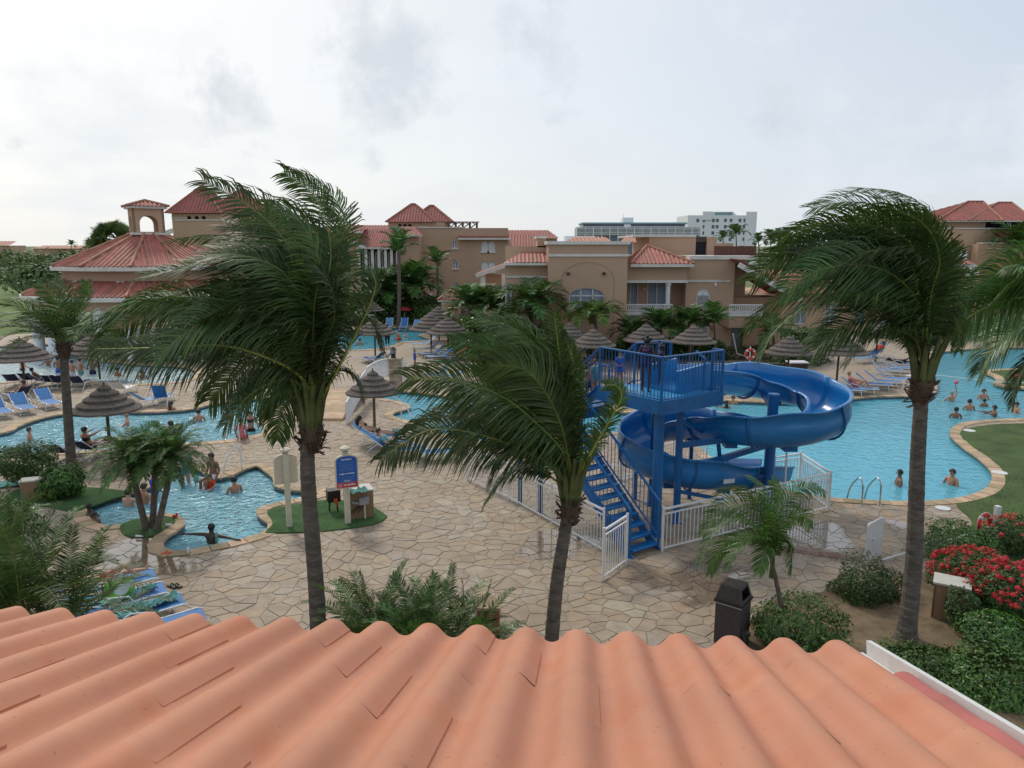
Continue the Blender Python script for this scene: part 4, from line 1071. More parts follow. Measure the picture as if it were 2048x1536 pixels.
# ===== far right block
YE = 78.0
E_ = thing('guest_building', 'tan block with two broad red hip roofs at the far right', 'building', (X(1960, YE), YE, 0))
for a, b, r0, r1, apy, dy in ((1868, 2000, 1925, 1955, 403, 0), (1930, 2062, 1985, 2012, 405, .1)):
    YY = YE + dy; z = Z(441, YY); hy = 5.2; ra, rb = X(r0, YY + hy), X(r1, YY + hy); zz = Z(apy, YY + hy)
    c = [V((X(a, YY), YY, z)), V((X(b, YY), YY, z)), V((X(b, YY), YY + 2 * hy, z)), V((X(a, YY), YY + 2 * hy, z))]; p, q = V((ra, YY + hy, zz)), V((rb, YY + hy, zz))
    mb = MB(); roofpatch([c[0], c[1], q, p], .05, .45, mb=mb); roofpatch([c[1], c[2], q], .05, .45, mb=mb); roofpatch([c[3], c[0], p], .05, .45, mb=mb)
    rt = obj('roof', mb, MAT['tile_far'], E_); obj('ridge_cap', ridges(MB(), [(c[0], p), (c[1], q), (p, q)]), MAT['ridge'], rt)
obj('eave_board', MB().bb(X(1872, YE), X(2062, YE), YE + .1, YE + .3, Z(443.5, YE), Z(441, YE)), MAT['trim'], E_)
obj('upper_wall', MB().bb(X(1878, YE), X(1975, YE), YE + .8, YE + 9, Z(460, YE), Z(442, YE)), MAT['stucco_light'], E_)
obj('upper_wall', MB().bb(X(1975, YE), X(2070, YE), YE + 2, YE + 9, Z(460, YE), Z(442, YE)), MAT['dark'], E_)
obj('parapet_cap', MB().bb(X(1870, YE), X(2080, YE), YE - .6, YE + .4, Z(458, YE), Z(456, YE)), MAT['trim'], E_)
bw = [rectp(X(1895, YE), X(1908, YE), Z(500, YE), Z(480, YE))]
obj('wall', MB().wall(X(1872, YE), X(2090, YE), 0, Z(458, YE), YE - .5, 9, bw, .5), MAT['stucco_light'], E_)
obj('doorway', MB().bb(X(1894, YE), X(1909, YE), YE + .0, YE + .05, Z(501, YE), Z(479, YE)), MAT['dark'], E_)
obj('roof', roofpatch([(X(1967, YE), YE - 2.2, Z(474, YE)), (X(2100, YE), YE - 2.2, Z(474, YE)), (X(2100, YE), YE - .5, Z(458, YE)), (X(1990, YE), YE - .5, Z(459, YE))], mb=MB()), MAT['tile_far'], E_)
obj('bay_wall', MB().bb(X(1985, YE), X(2100, YE), YE - 1.6, YE - .5, 0, Z(475, YE)), MAT['stucco_light'], E_)
obj('eave_board', MB().bb(X(1968, YE), X(2100, YE), YE - 2.15, YE - 1.6, Z(477, YE), Z(474.5, YE)), MAT['trim'], E_)
obj('bay_wall', MB().bb(X(1909, YE), X(1932, YE), YE - 1.2, YE - .5, 0, Z(477, YE)), MAT['stucco_light'], E_)
obj('terrace_wall', MB().bb(X(1920, YE), X(1984, YE), YE - 3, YE - 2, 0, Z(488, YE)), MAT['stucco_dark'], E_)
obj('parapet_cap', MB().bb(X(1928, YE), X(1984, YE), YE - 3.1, YE - 1.9, Z(487, YE), Z(485.5, YE)), MAT['trim'], E_)
obj('parapet_cap', MB().bb(X(1938, YE), X(1984, YE), YE - 3.15, YE - 3.0, Z(497.5, YE), Z(496, YE)), MAT['trim'], E_)
# nearer small porch with lit lamp
YQ = 68.0
Q = thing('guest_building', 'small red roofed porch house with a lit wall lamp at right', 'building', (X(1925, YQ), YQ, 0))
obj('wall', MB().bb(X(1890, YQ), X(1944, YQ), YQ + 2, YQ + 6, 0, Z(501, YQ)), MAT['stucco_light'], Q)
obj('parapet_cap', MB().bb(X(1889, YQ), X(1945, YQ), YQ + 1.9, YQ + 6, Z(502, YQ), Z(500, YQ)), MAT['trim'], Q)
obj('roof', roofpatch([(X(1885, YQ), YQ, Z(528, YQ)), (X(1954, YQ), YQ, Z(528, YQ)), (X(1943, YQ), YQ + 2, Z(511, YQ)), (X(1890, YQ), YQ + 2, Z(511, YQ))], mb=MB()), MAT['tile_red'], Q)
obj('eave_board', MB().bb(X(1885, YQ), X(1954, YQ), YQ + .05, YQ + .3, Z(531, YQ), Z(528.5, YQ)), MAT['trim'], Q)
obj('column', MB().bb(X(1943, YQ), X(1950, YQ), YQ + .3, YQ + .6, 0, Z(531, YQ)), MAT['white'], Q)
obj('wall_lamp', MB().ball((X(1920, YQ), YQ + 1.85, Z(536, YQ)), .16), MAT['lamp_glow'], Q)
for i in range(7):
    a = 1946 + i * 5; obj('stair_baluster', MB().bb(X(a, YQ) - .06, X(a, YQ) + .06, YQ + 1, YQ + 1.1, Z(540 + i * 3, YQ), Z(517 + i * 3.2, YQ)), MAT['white'], Q)
obj('stair_rail', MB().bar((X(1944, YQ), YQ + 1.05, Z(516, YQ)), (X(1980, YQ), YQ + 1.05, Z(539, YQ)), .12), MAT['white'], Q)
obj('balcony', MB().bb(X(1944, YQ), X(1962, YQ), YQ + 2, YQ + 2.1, Z(519, YQ), Z(503, YQ)), MAT['white'], Q)
obj('stair', MB().add([(X(1948, YQ), YQ + 1, 0), (X(1985, YQ), YQ + 1, 0), (X(1985, YQ), YQ + 1, Z(560, YQ)), (X(1948, YQ), YQ + 1, Z(540, YQ)), (X(1948, YQ), YQ + 3, 0), (X(1985, YQ), YQ + 3, 0), (X(1985, YQ), YQ + 3, Z(560, YQ)), (X(1948, YQ), YQ + 3, Z(540, YQ))], [(0, 1, 2, 3), (7, 6, 5, 4), (3, 2, 6, 7), (1, 5, 6, 2), (0, 3, 7, 4)]), MAT['stucco_light'], Q)
Lo = thing('guest_building', 'low tan wing behind the right palm crown', 'building', (X(1700, 66), 66, 0))
obj('wall', MB().wall(X(1515, 66), X(1885, 66), 0, 3.4, 66, 8, [rectp(X(a, 66), X(a + 22, 66), .6, 2.4) for a in (1540, 1600, 1660, 1720, 1780, 1840)], .2), MAT['stucco_light'], Lo)
for a in (1540, 1600, 1660, 1720, 1780, 1840): framed(Lo, rectp(X(a, 66), X(a + 22, 66), .6, 2.4), 66, bars=[X(a + 11, 66)], pane='curtain', rev=.15)
obj('roof', roofpatch([(X(1510, 65), 65, 3.4), (X(1890, 65), 65, 3.4), (X(1885, 69), 70, 5.2), (X(1520, 69), 70, 5.2)], mb=MB()), MAT['tile_red'], Lo)

# ===== far hotels
YZ = 300.0
Hh = thing('hotel_block', 'white six storey hotel block on the skyline', 'hotel', (X(1442, YZ), YZ, 0))
cols = [(1390, 6), (1403, 4), (1421, 6), (1429, 6), (1445, 6), (1456, 6), (1474, 6), (1483.5, 4)]
wl = []; 
for ci, (a, ww) in enumerate(cols):
    for r in range(4):
        if (ci in (0,) and r > 0) or (ci == 3 and r > 1) or (ci in (1, 2, 4, 6) and r > 2): continue
        z1 = Z(437.5 + r * 12.6, YZ); z0 = Z(444.5 + r * 12.6, YZ); wl.append(rectp(X(a, YZ), X(a + ww, YZ), z0, z1))
obj('wall', MB().wall(X(1373, YZ), X(1488, YZ), 0, Z(430.5, YZ), YZ, 20, wl, .5), MAT['hotel_white'], Hh)
obj('tower_wall', MB().bb(X(1488, YZ), X(1509, YZ), YZ - .6, YZ + 18, 0, Z(423.5, YZ)).bb(X(1509, YZ), X(1512.5, YZ), YZ + 2, YZ + 18, 0, Z(432, YZ)), MAT['hotel_white'], Hh)
obj('crown_wall', MB().bb(X(1402, YZ), X(1420, YZ), YZ - .5, YZ + 14, Z(440, YZ), Z(423, YZ)).bb(X(1418, YZ), X(1462, YZ), YZ + .4, YZ + 14, Z(431, YZ), Z(423.4, YZ)), MAT['hotel_white'], Hh)
obj('gable_wedge', MB().add([(X(1462, YZ), YZ + .4, Z(423.4, YZ)), (X(1471, YZ), YZ + .4, Z(430.5, YZ)), (X(1462, YZ), YZ + .4, Z(430.5, YZ)), (X(1462, YZ), YZ + 12, Z(423.4, YZ)), (X(1471, YZ), YZ + 12, Z(430.5, YZ)), (X(1462, YZ), YZ + 12, Z(430.5, YZ))], [(0, 2, 1), (3, 4, 5), (0, 1, 4, 3)]), MAT['hotel_white'], Hh)
obj('name_board', MB().bb(X(1427, YZ), X(1461, YZ), YZ + .1, YZ + .38, Z(430, YZ), Z(424.5, YZ)), MAT['hotel_teal'], Hh)
for h in wl:
    f = obj('window', polyface(h, YZ + .45), MAT['window_far'], Hh)
Ht = thing('hotel_block', 'long low hotel with teal roof edge and white balconies on the skyline', 'hotel', (X(1270, 250), 250, 0))
YY = 250.0
obj('wall', MB().bb(X(1165, YY), X(1368, YY), YY, YY + 12, 0, Z(449, YY)), MAT['window_far'], Ht)
obj('roof_edge', MB().bb(X(1163, YY), X(1371, YY), YY - 1, YY + 13, Z(448.5, YY), Z(445, YY)), MAT['hotel_teal'], Ht)
obj('lift_house', MB().bb(X(1247, YY), X(1268, YY), YY + 3, YY + 8, Z(446, YY), Z(434.5, YY)), MAT['hotel_white'], Ht)
obj('antenna', MB().bb(X(1248, YY), X(1248.6, YY), YY + 4, YY + 4.1, Z(436, YY), Z(428, YY)), MAT['grey_box'], Ht)
obj('stair_tower', MB().bb(X(1246, YY), X(1259, YY), YY - 1.2, YY, 0, Z(449, YY)), MAT['hotel_white'], Ht)
obj('lower_block', MB().bb(X(1148, YY), X(1384, YY), YY - 8, YY - 1.3, 0, Z(456.5, YY)), MAT['window_far'], Ht)
mb = MB()
for z in (455, 458.5, 466, 470): mb.bb(X(1147, YY), X(1386, YY), YY - 9, YY - 8.05, Z(z + .8, YY), Z(z, YY))
for z in (452.8,): mb.bb(X(1165, YY), X(1368, YY), YY - .8, YY - .05, Z(z + .6, YY), Z(z, YY))
obj('balcony_band', mb, MAT['hotel_white'], Ht)
for i in range(16):
    px = 1148 + i * 15.8; obj('fin', MB().bb(X(px, YY), X(px + 1.2, YY), YY - 9.1, YY - 8, 0, Z(455, YY)), MAT['hotel_white'], Ht)
mb = MB()
for i in range(110): mb.bb(X(1149 + i * 2.13, YY), X(1149.7 + i * 2.13, YY), YY - 8.9, YY - 8.5, Z(470, YY), Z(456, YY))
obj('balcony_rail', mb, MAT['hotel_white'], Ht, kind='stuff')
for lb, a, b, t, r_, Y_ in (('low orange roofed villa row on the left horizon', 65, 168, 497, 491, 330), ('lone orange hipped villa at the left picture edge', -30, 22, 491, 482, 300)):
    q = thing('villa', lb, 'villa', (X((a + b) / 2, Y_), Y_, 0))
    obj('wall', MB().bb(X(a + 2, Y_), X(b - 2, Y_), Y_, Y_ + 10, 0, Z(t, Y_)), MAT['stucco_light'], q)
    obj('roof', roofpatch([(X(a, Y_), Y_ - 1, Z(t, Y_)), (X(b, Y_), Y_ - 1, Z(t, Y_)), (X(b - 6, Y_), Y_ + 6, Z(r_, Y_)), (X(a + 6, Y_), Y_ + 6, Z(r_, Y_))], .1, 1.5, mb=MB()), MAT['ridge'], q)
# ---------------------------------------------------------------- plants
WIND = V((-1, .12, -.05))
def frond(origin, d0, L, wind=.0, grav=.05, nl=60, ll=.8, lw=.035, mat='leaf', parent=None, curl=1.0, n0=None, steps=16, lsteps=3, ang=(38, 72), start=.1, droop=.5, rr=.022, seed=None, name='frond', world=True, rmat='rachis', path=None):
    q = random.Random(seed if seed is not None else rnd.random()); d = V(d0).normalized(); p = V(origin); pts = [p.copy()]; ds = [d.copy()]
    if path:
        C_ = cr([V(x) for x in path], 12, closed=False); cum = [0]
        for a_, b_ in zip(C_, C_[1:]): cum.append(cum[-1] + (b_ - a_).length)
        pts = []
        for i in range(steps + 1):
            g_ = cum[-1] * i / steps; k = 0
            while k < len(C_) - 2 and cum[k + 1] < g_: k += 1
            pts.append(C_[k].lerp(C_[k + 1], min(1, (g_ - cum[k]) / max(1e-6, cum[k + 1] - cum[k]))))
        ds = [(pts[min(i + 1, steps)] - pts[max(i - 1, 0)]).normalized() for i in range(steps + 1)]
    for i in range(0 if path else steps):
        t = (i + 1) / steps
        d = (d + WIND * wind * (t ** 1.2) * 2 / steps * 3 + V((0, 0, -1)) * grav * (t ** 1.1) * 2 / steps * 3).normalized()
        p = p + d * (L / steps); pts.append(p.copy()); ds.append(d.copy())
    up = V(n0) if n0 else V((0, 0, 1))
    if abs(ds[0].dot(up)) > .93: up = V((q.uniform(-1, 1), q.uniform(-1, 1), .1)).normalized()
    mb = MB(); rb = MB(); frames = []
    s = ds[0].cross(up).normalized()
    for dd in ds:
        s = (s - dd * s.dot(dd)).normalized(); frames.append((s.copy(), s.cross(dd).normalized()))
    rb.tube(pts, [rr * (1 - .85 * (i / steps)) for i in range(steps + 1)], 5, cap=False)
    for k in range(nl):
        t = start + (1 - start) * (k + .5) / nl; f = t * steps; i = min(int(f), steps - 1); u = f - i
        P = pts[i].lerp(pts[i + 1], u); D = ds[i].lerp(ds[i + 1], u); S = frames[i][0].lerp(frames[i + 1][0], u); Nn = frames[i][1].lerp(frames[i + 1][1], u)
        prof = min(1, .45 + (t - start) * 2.2) * (1 if t < .6 else max(.28, 1 - (t - .6) * 1.55))
        for sd in (-1, 1):
            a = R(ang[0] + (1 - t) * (ang[1] - ang[0]) + q.uniform(-7, 7))
            ld = (S * sd * math.sin(a) + D * math.cos(a) + Nn * q.uniform(.02, .28)).normalized()
            LL = ll * prof * q.uniform(.82, 1.08); w = lw * q.uniform(.75, 1.15)
            x = P.copy(); wdir = (Nn * 1.0 + D * q.uniform(-.5, .5)); wd = ld.cross(wdir).normalized()
            v0 = len(mb.v); r = q.random()
            vs = [x - wd * w * .3, x + wd * w * .3]; fs = []
            gust = q.uniform(.6, 1.3)
            for j in range(lsteps):
                x = x + ld * (LL / lsteps)
                ld = (ld + WIND * wind * 1.5 * gust * (j + 1) / lsteps * curl + V((0, 0, -1)) * droop * q.uniform(.6, 1.2) * (j + 1) / lsteps * .8).normalized()
                wd2 = ld.cross(wdir); wd2 = wd2.normalized() if wd2.length > .05 else wd
                if j < lsteps - 1:
                    ww = w * (.5 if j == 0 else .42 if j == 1 else .3)
                    vs += [x - wd2 * ww, x + wd2 * ww]; m = 2 * j; fs.append((m, m + 1, m + 3, m + 2))
                else:
                    vs.append(x); m = 2 * j; fs.append((m, m + 1, m + 2))
            mb.add(vs, fs, r)
    if parent is None: return mb, rb
    o = obj(name, mb, MAT[mat], parent)
    obj('rachis', rb, MAT[rmat], o)
    return o
PATH = [None]
def trunk(parent, pts, r0, r1, mat='bark', rings=True, n=14, seg=9, name='trunk'):
    P = cr(pts, 12, closed=False); total = sum((b - a).length for a, b in zip(P, P[1:])); m = int(total / .055) if rings else 16
    m = max(8, min(m, 160)); Q = []; rad = []
    for i in range(m + 1):
        f = i / m * (len(P) - 1); k = min(int(f), len(P) - 2); Q.append(P[k].lerp(P[k + 1], f - k)); t = i / m
        r = r0 + (r1 - r0) * t; r *= (1 + .35 * math.exp(-t * 18)); ph = (i * 1.0) % 3
        rad.append(r * (1 + (.035 if (i % 3 == 0 and rings) else 0) + rnd.uniform(-.012, .012)))
    return obj(name, MB().tube(Q, rad, n, cap=False), MAT[mat], parent, smooth=not rings)
def boots(parent, c, r, h, n=70, mat='fibre'):
    mb = MB(); c = V(c)
    mb.lathe([(r * .75, -h * .55), (r * 1.2, -h * .25), (r * 1.35, 0), (r * 1.05, h * .35), (r * .5, h * .6)], c, 14, jit=.16)
    for i in range(n):
        a = rnd.uniform(0, 6.28); z = rnd.uniform(-h * .6, h * .1); p = c + V((math.cos(a) * r * .95, math.sin(a) * r * .95, z)); d = V((math.cos(a) * .6, math.sin(a) * .6, rnd.uniform(-.3, 1)))
        mb.bar(p, p + d * rnd.uniform(.08, .30), rnd.uniform(.03, .08), .012)
    return obj('fibre_collar', mb, MAT[mat], parent)
def coconut(label, base, crown, r0, r1, fr, bend=None, seed=3, mat='leaf', lean=()):
    t = thing('coconut_palm', label, 'palm tree', base, group='wind bent coconut palms')
    trunk(t, [V(base)] + [V(p) for p in lean] + [V(crown)], r0, r1)
    boots(t, V(crown) + V((0, 0, -.05)), r1 * 1.3, .7)
    mb = MB(); cr_ = V(crown)
    for i in range(12):
        a = i * 2.4; d = V((math.cos(a), math.sin(a), 2.2)).normalized()
        mb.tube([cr_ + V((math.cos(a), math.sin(a), 0)) * r1 * .7 - V((0, 0, .2)), cr_ + V((0, 0, .1)) + d * .35 + V((math.cos(a), math.sin(a), 0)) * r1 * .6, cr_ + d * .9], [.07, .05, .03], 6)
    obj('leaf_sheath', mb, MAT['sheath'], t)
    q = random.Random(seed)
    for i, f in enumerate(fr):
        if isinstance(f[0], list):
            pth, dy = f[0], f[1]; n_ = len(pth); ctr = cr_ + V((0, 0, .15))
            P3 = [ctr] + [at(a_, b_, base[1] + dy * (k + 1) / n_ * (1 - .25 * k / n_)) for k, (a_, b_) in enumerate(pth)]
            kw = dict(nl=112, ll=1.02, lw=.025, mat=mat, droop=.9, curl=1.35, rr=.024); kw.update(f[2] if len(f) > 2 else {})
            frond(ctr, (0, 0, 1), 1, .5, 0, parent=t, seed=q.random(), path=P3, start=.2, **kw)
            if i % 3 != 0 and n_ > 3 and pth[1][0] < pth[0][0]:
                J = V((q.uniform(-.25, .25), q.uniform(-.6, .6), q.uniform(-.3, .25))); kk = dict(kw); kk.update(rr=.018, rmat='rachis')
                frond(ctr, (0, 0, 1), 1, .5, 0, parent=t, seed=q.random(), path=[p_ + J * (a_ / n_) * 1.4 for a_, p_ in enumerate(P3[:-1])], start=.2, **kk)
            continue
        az, el, L, wd, gv = f[:5]; kw = f[5] if len(f) > 5 else {}
        d = V((math.sin(R(az)) * math.cos(R(el)), math.cos(R(az)) * math.cos(R(el)), math.sin(R(el))))
        frond(cr_ + V((d.x, d.y, 0)) * r1 * 1.2 + V((0, 0, .1 + .25 * math.sin(R(el)))), d, L, wd, gv, parent=t, seed=q.random(), **{**dict(nl=92, ll=1.1, lw=.031, mat=mat, droop=.7, curl=1.7), **kw})
    return t
def gen(n, L, wind, q, el=(18, 82), az0=0):
    out = []
    for i in range(n):
        t = (i + .5) / n; e = el[1] - (el[1] - el[0]) * t ** .9; a = az0 + i * 137.5
        out.append((a, e + q.uniform(-6, 6), L * q.uniform(.86, 1.05) * (.85 if e > 70 else 1), wind * q.uniform(.8, 1.25), .20 + .25 * t))
    return out
c1 = at(622, 850, 11.6); b1 = V((at(634, 1250, 11.6).x, 11.6, 0))
H = dict(droop=2.2, curl=.35, ll=1.0); Rl = dict(rr=.034, rmat='rachis_pale')
fr = [([(615, 770), (562, 727), (454, 692), (347, 695), (190, 698)], -.6, {**H, **Rl}),
      ([(668, 752), (701, 688), (737, 616), (752, 563), (737, 540), (695, 548)], -.5, dict(ll=.72, droop=.9, curl=.7, **Rl)),
      ([(633, 641), (651, 581), (662, 509), (651, 437), (622, 384), (568, 345)], .2, dict(ll=.75)),
      ([(630, 616), (608, 545), (573, 484), (508, 419), (405, 360)], .3, dict(ll=.85)),
      ([(626, 640), (600, 560), (540, 500), (450, 470), (352, 478)], .8, {}),
      ([(615, 688), (544, 580), (472, 530), (401, 530), (293, 552)], -.3, {}),
      ([(615, 688), (508, 616), (400, 595), (275, 602), (170, 645)], .5, dict(droop=1.5)),
      ([(615, 724), (508, 674), (365, 622), (257, 640), (205, 690)], 1.0, dict(droop=1.8, curl=.6)),
      ([(648, 620), (678, 500), (688, 430), (655, 385), (590, 345)], .9, dict(ll=.7)),
      ([(655, 700), (690, 620), (700, 520), (680, 440), (640, 400)], 1.2, dict(ll=.7)),
      ([(640, 650), (610, 530), (565, 455), (480, 440)], 1.3, dict(ll=.8)),
      ([(605, 750), (560, 715), (500, 725), (420, 800)], .8, dict(droop=2.4, curl=.3)),
      ([(600, 770), (560, 760), (500, 790), (450, 850)], -.4, dict(droop=2.4, curl=.3, ll=.7, nl=60)),
      ([(610, 790), (585, 790), (560, 830), (555, 880)], .3, dict(droop=2.0, curl=.3, ll=.6, nl=62)),
      ([(650, 770), (680, 740), (712, 760), (725, 800)], .4, dict(droop=2.0, curl=.4, ll=.6, nl=62)),
      ([(655, 720), (700, 640), (742, 640), (765, 700)], .9, dict(droop=1.5, curl=.6, ll=.6)),
      ([(620, 700), (570, 610), (500, 560), (420, 570), (330, 620)], 1.2, dict(droop=1.2)),
      ([(612, 700), (560, 640), (480, 620), (380, 660), (310, 720)], -.8, dict(droop=1.6, curl=.6)),
      ([(628, 620), (640, 540), (620, 470), (575, 420)], -.7, dict(ll=.8)),
      ([(618, 660), (580, 560), (520, 520), (440, 510), (370, 540)], -.9, {}),
      ([(640, 660), (655, 580), (645, 500), (600, 440), (540, 420)], 1.6, {}),
      ([(625, 700), (590, 640), (530, 600), (450, 640), (400, 700)], 1.5, dict(droop=1.8)),
      ([(645, 700), (668, 640), (660, 570), (620, 520)], -.6, dict(ll=.8))]
coconut('tall dark coconut palm left of the blue signboard, crown blown left', b1, c1, .148, .105, fr, lean=[V((b1.x + .02, 11.6, 1.7)), V((at(622, 1000, 11.6).x - .03, 11.6, 3.9))], seed=1)
c2 = at(1140, 1000, 12.0); b2 = V((at(1098, 1330, 12).x, 12.0, 0))
fr = [([(1129, 942), (1062, 910), (982, 875), (901, 859), (840, 866), (760, 920)], -.5, {**H, 'll': .95}),
      ([(1135, 910), (1089, 851), (1022, 795), (928, 765), (815, 757)], -.7, dict(droop=1.2, curl=.8, **Rl)),
      ([(1129, 875), (1116, 781), (1076, 701), (1035, 660), (960, 636)], .3, dict(ll=.75)),
      ([(1132, 862), (1127, 768), (1116, 687), (1108, 625)], -.4, dict(ll=.65, rr=.03, rmat='rachis_pale')),
      ([(1138, 862), (1143, 781), (1145, 714), (1122, 668)], -.2, dict(ll=.6, rmat='rachis_pale', curl=2.0)),
      ([(1151, 964), (1191, 889), (1223, 835), (1243, 795), (1236, 772), (1212, 770)], -.6, dict(ll=.42, droop=.9, curl=.6, **Rl)),
      ([(1146, 900), (1162, 808), (1170, 741), (1158, 698)], .6, dict(ll=.5, curl=2.2)),
      ([(1128, 890), (1076, 821), (1008, 754), (928, 727), (872, 735)], .7, dict(ll=.9)),
      ([(1115, 930), (1062, 888), (1008, 915), (980, 970)], -.8, dict(droop=2.2, curl=.4, ll=.7)),
      ([(1110, 960), (1062, 935), (1008, 956), (970, 1010)], .4, dict(droop=2.2, curl=.4, ll=.6)),
      ([(1125, 850), (1080, 770), (982, 700), (905, 682)], 1.0, dict(ll=.8)),
      ([(1130, 880), (1100, 800), (1050, 740), (980, 730)], -.9, {}),
      ([(1135, 850), (1140, 760), (1110, 700), (1060, 680)], 1.2, dict(ll=.7)),
      ([(1120, 930), (1070, 870), (990, 830), (900, 830), (830, 860)], .8, dict(droop=1.6)),
      
      ([(1128, 930), (1090, 880), (1040, 850), (960, 860), (900, 900)], 1.3, dict(droop=1.8, curl=.6)),
      ([(1135, 870), (1140, 790), (1130, 730), (1090, 690)], .9, dict(ll=.6, curl=2.0))]
coconut('lower coconut palm in front of the blue stairs, fronds swept left', b2, c2, .13, .092, fr, lean=[V((at(1112, 1200, 12).x, 12, 1.6)), V((at(1130, 1080, 12).x, 12, 2.7))], seed=2)
c3 = at(1845, 760, 13.3); b3 = gp(1812, 1275, .02)
fr = [([(1824, 646), (1781, 612), (1723, 589), (1652, 598), (1595, 623), (1545, 668), (1523, 712)], -.6, {**H, **Rl, 'll': .9}),
      ([(1838, 618), (1824, 532), (1781, 497), (1709, 515), (1620, 565)], -.7, dict(droop=1.2, **Rl)),
      ([(1867, 589), (1881, 503), (1867, 432), (1801, 386), (1700, 374)], .4, dict(ll=.7)),
      ([(1852, 580), (1852, 489), (1809, 432), (1709, 403), (1623, 417)], .7, dict(ll=.85)),
      ([(1845, 560), (1809, 475), (1709, 446), (1595, 460), (1560, 480)], -.3, {}),
      ([(1830, 600), (1766, 518), (1652, 495), (1566, 515), (1509, 560)], .3, {}),
      ([(1825, 630), (1738, 560), (1623, 575), (1537, 609), (1489, 660)], .9, dict(droop=1.6)),
      ([(1867, 646), (1895, 589), (1910, 532), (1900, 489)], -.3, dict(ll=.5, droop=1.4, curl=.6)),
      ([(1865, 660), (1898, 628), (1915, 650), (1918, 700)], .3, dict(ll=.5, droop=2, curl=.4, nl=62)),
      ([(1820, 660), (1752, 632), (1680, 655), (1630, 700)], .5, dict(droop=2.0, curl=.5)),
      ([(1820, 600), (1760, 550), (1680, 550), (1600, 590)], 1.2, dict(droop=1.4)),
      ([(1850, 560), (1840, 480), (1780, 440), (1690, 450)], 1.3, {}),
      ([(1860, 600), (1880, 520), (1850, 450), (1780, 415)], -.8, dict(ll=.8)),
      ([(1840, 620), (1800, 560), (1730, 530), (1640, 540), (1570, 580)], -1.0, dict(droop=1.2)),
      ([(1850, 640), (1840, 560), (1790, 520), (1720, 540), (1660, 600)], 1.6, dict(droop=1.6)),
      ([(1860, 640), (1885, 560), (1890, 500), (1850, 460)], 1.0, dict(ll=.7)),
      ([(1830, 680), (1780, 660), (1730, 680), (1690, 730)], -.4, dict(droop=2, curl=.4, ll=.6, nl=60)),
      ([(1855, 680), (1870, 620), (1850, 560), (1800, 540)], .4, dict(droop=1.6, ll=.8)),
      ([(1845, 600), (1820, 510), (1740, 470), (1640, 470), (1560, 500)], .1, {})]
coconut('tall coconut palm right of the slide with a bulging brown collar, crown blown left', b3, c3, .168, .112, fr, lean=[V((at(1825, 1150, 13.3).x, 13.3, 1.5)), V((at(1826, 950, 13.4).x, 13.3, 3.6))], seed=3)
c4 = at(2150, 690, 13.5); b4 = gp(2200, 1240, .02); Bm = dict(mat='leaf_bright')
fr = [([(2120, 610), (2048, 595), (1990, 608), (1938, 634), (1900, 672)], -.4, {**H, **Rl, **Bm, 'll': 1.0}),
      ([(2140, 580), (2060, 535), (1990, 550), (1925, 600)], .4, dict(droop=1.6, curl=.5, **Bm)),
      ([(2110, 650), (2040, 655), (1985, 700), (1960, 745)], .6, dict(droop=2, curl=.4, **Bm)),
      ([(2110, 670), (2070, 700), (2035, 760), (2025, 810)], -.5, dict(droop=1.6, curl=.4, ll=.6)),
      ([(2150, 600), (2100, 545), (2030, 560), (1970, 620)], -.8, dict(droop=1.8, curl=.5, **Bm)),
      ([(2170, 600), (2200, 540), (2260, 560), (2330, 640)], 0, {}), ([(2180, 640), (2250, 640), (2320, 720)], .6, {}), ([(2150, 600), (2160, 520), (2120, 480)], 1.5, {})]
coconut('coconut palm cut off by the right picture edge, drooping bright fronds', b4, c4, .19, .13, fr, seed=4)
q = random.Random(8)
c5 = at(126, 690, 24.0); b5 = gp(143, 936)
fr = gen(18, 2.25, .42, q, (12, 70), 0) + [(-88, 25, 2.9, .25, .45), (-80, 40, 2.6, .3, .4), (95, 30, 1.9, .1, .5), (80, 60, 1.9, .3, .3)]
coconut('slim coconut palm standing by the left pool among the loungers', b5, c5, .16, .12, [(a, b, c, d, e, dict(nl=44, ll=.68, lw=.04)) for a, b, c, d, e in fr], seed=5)
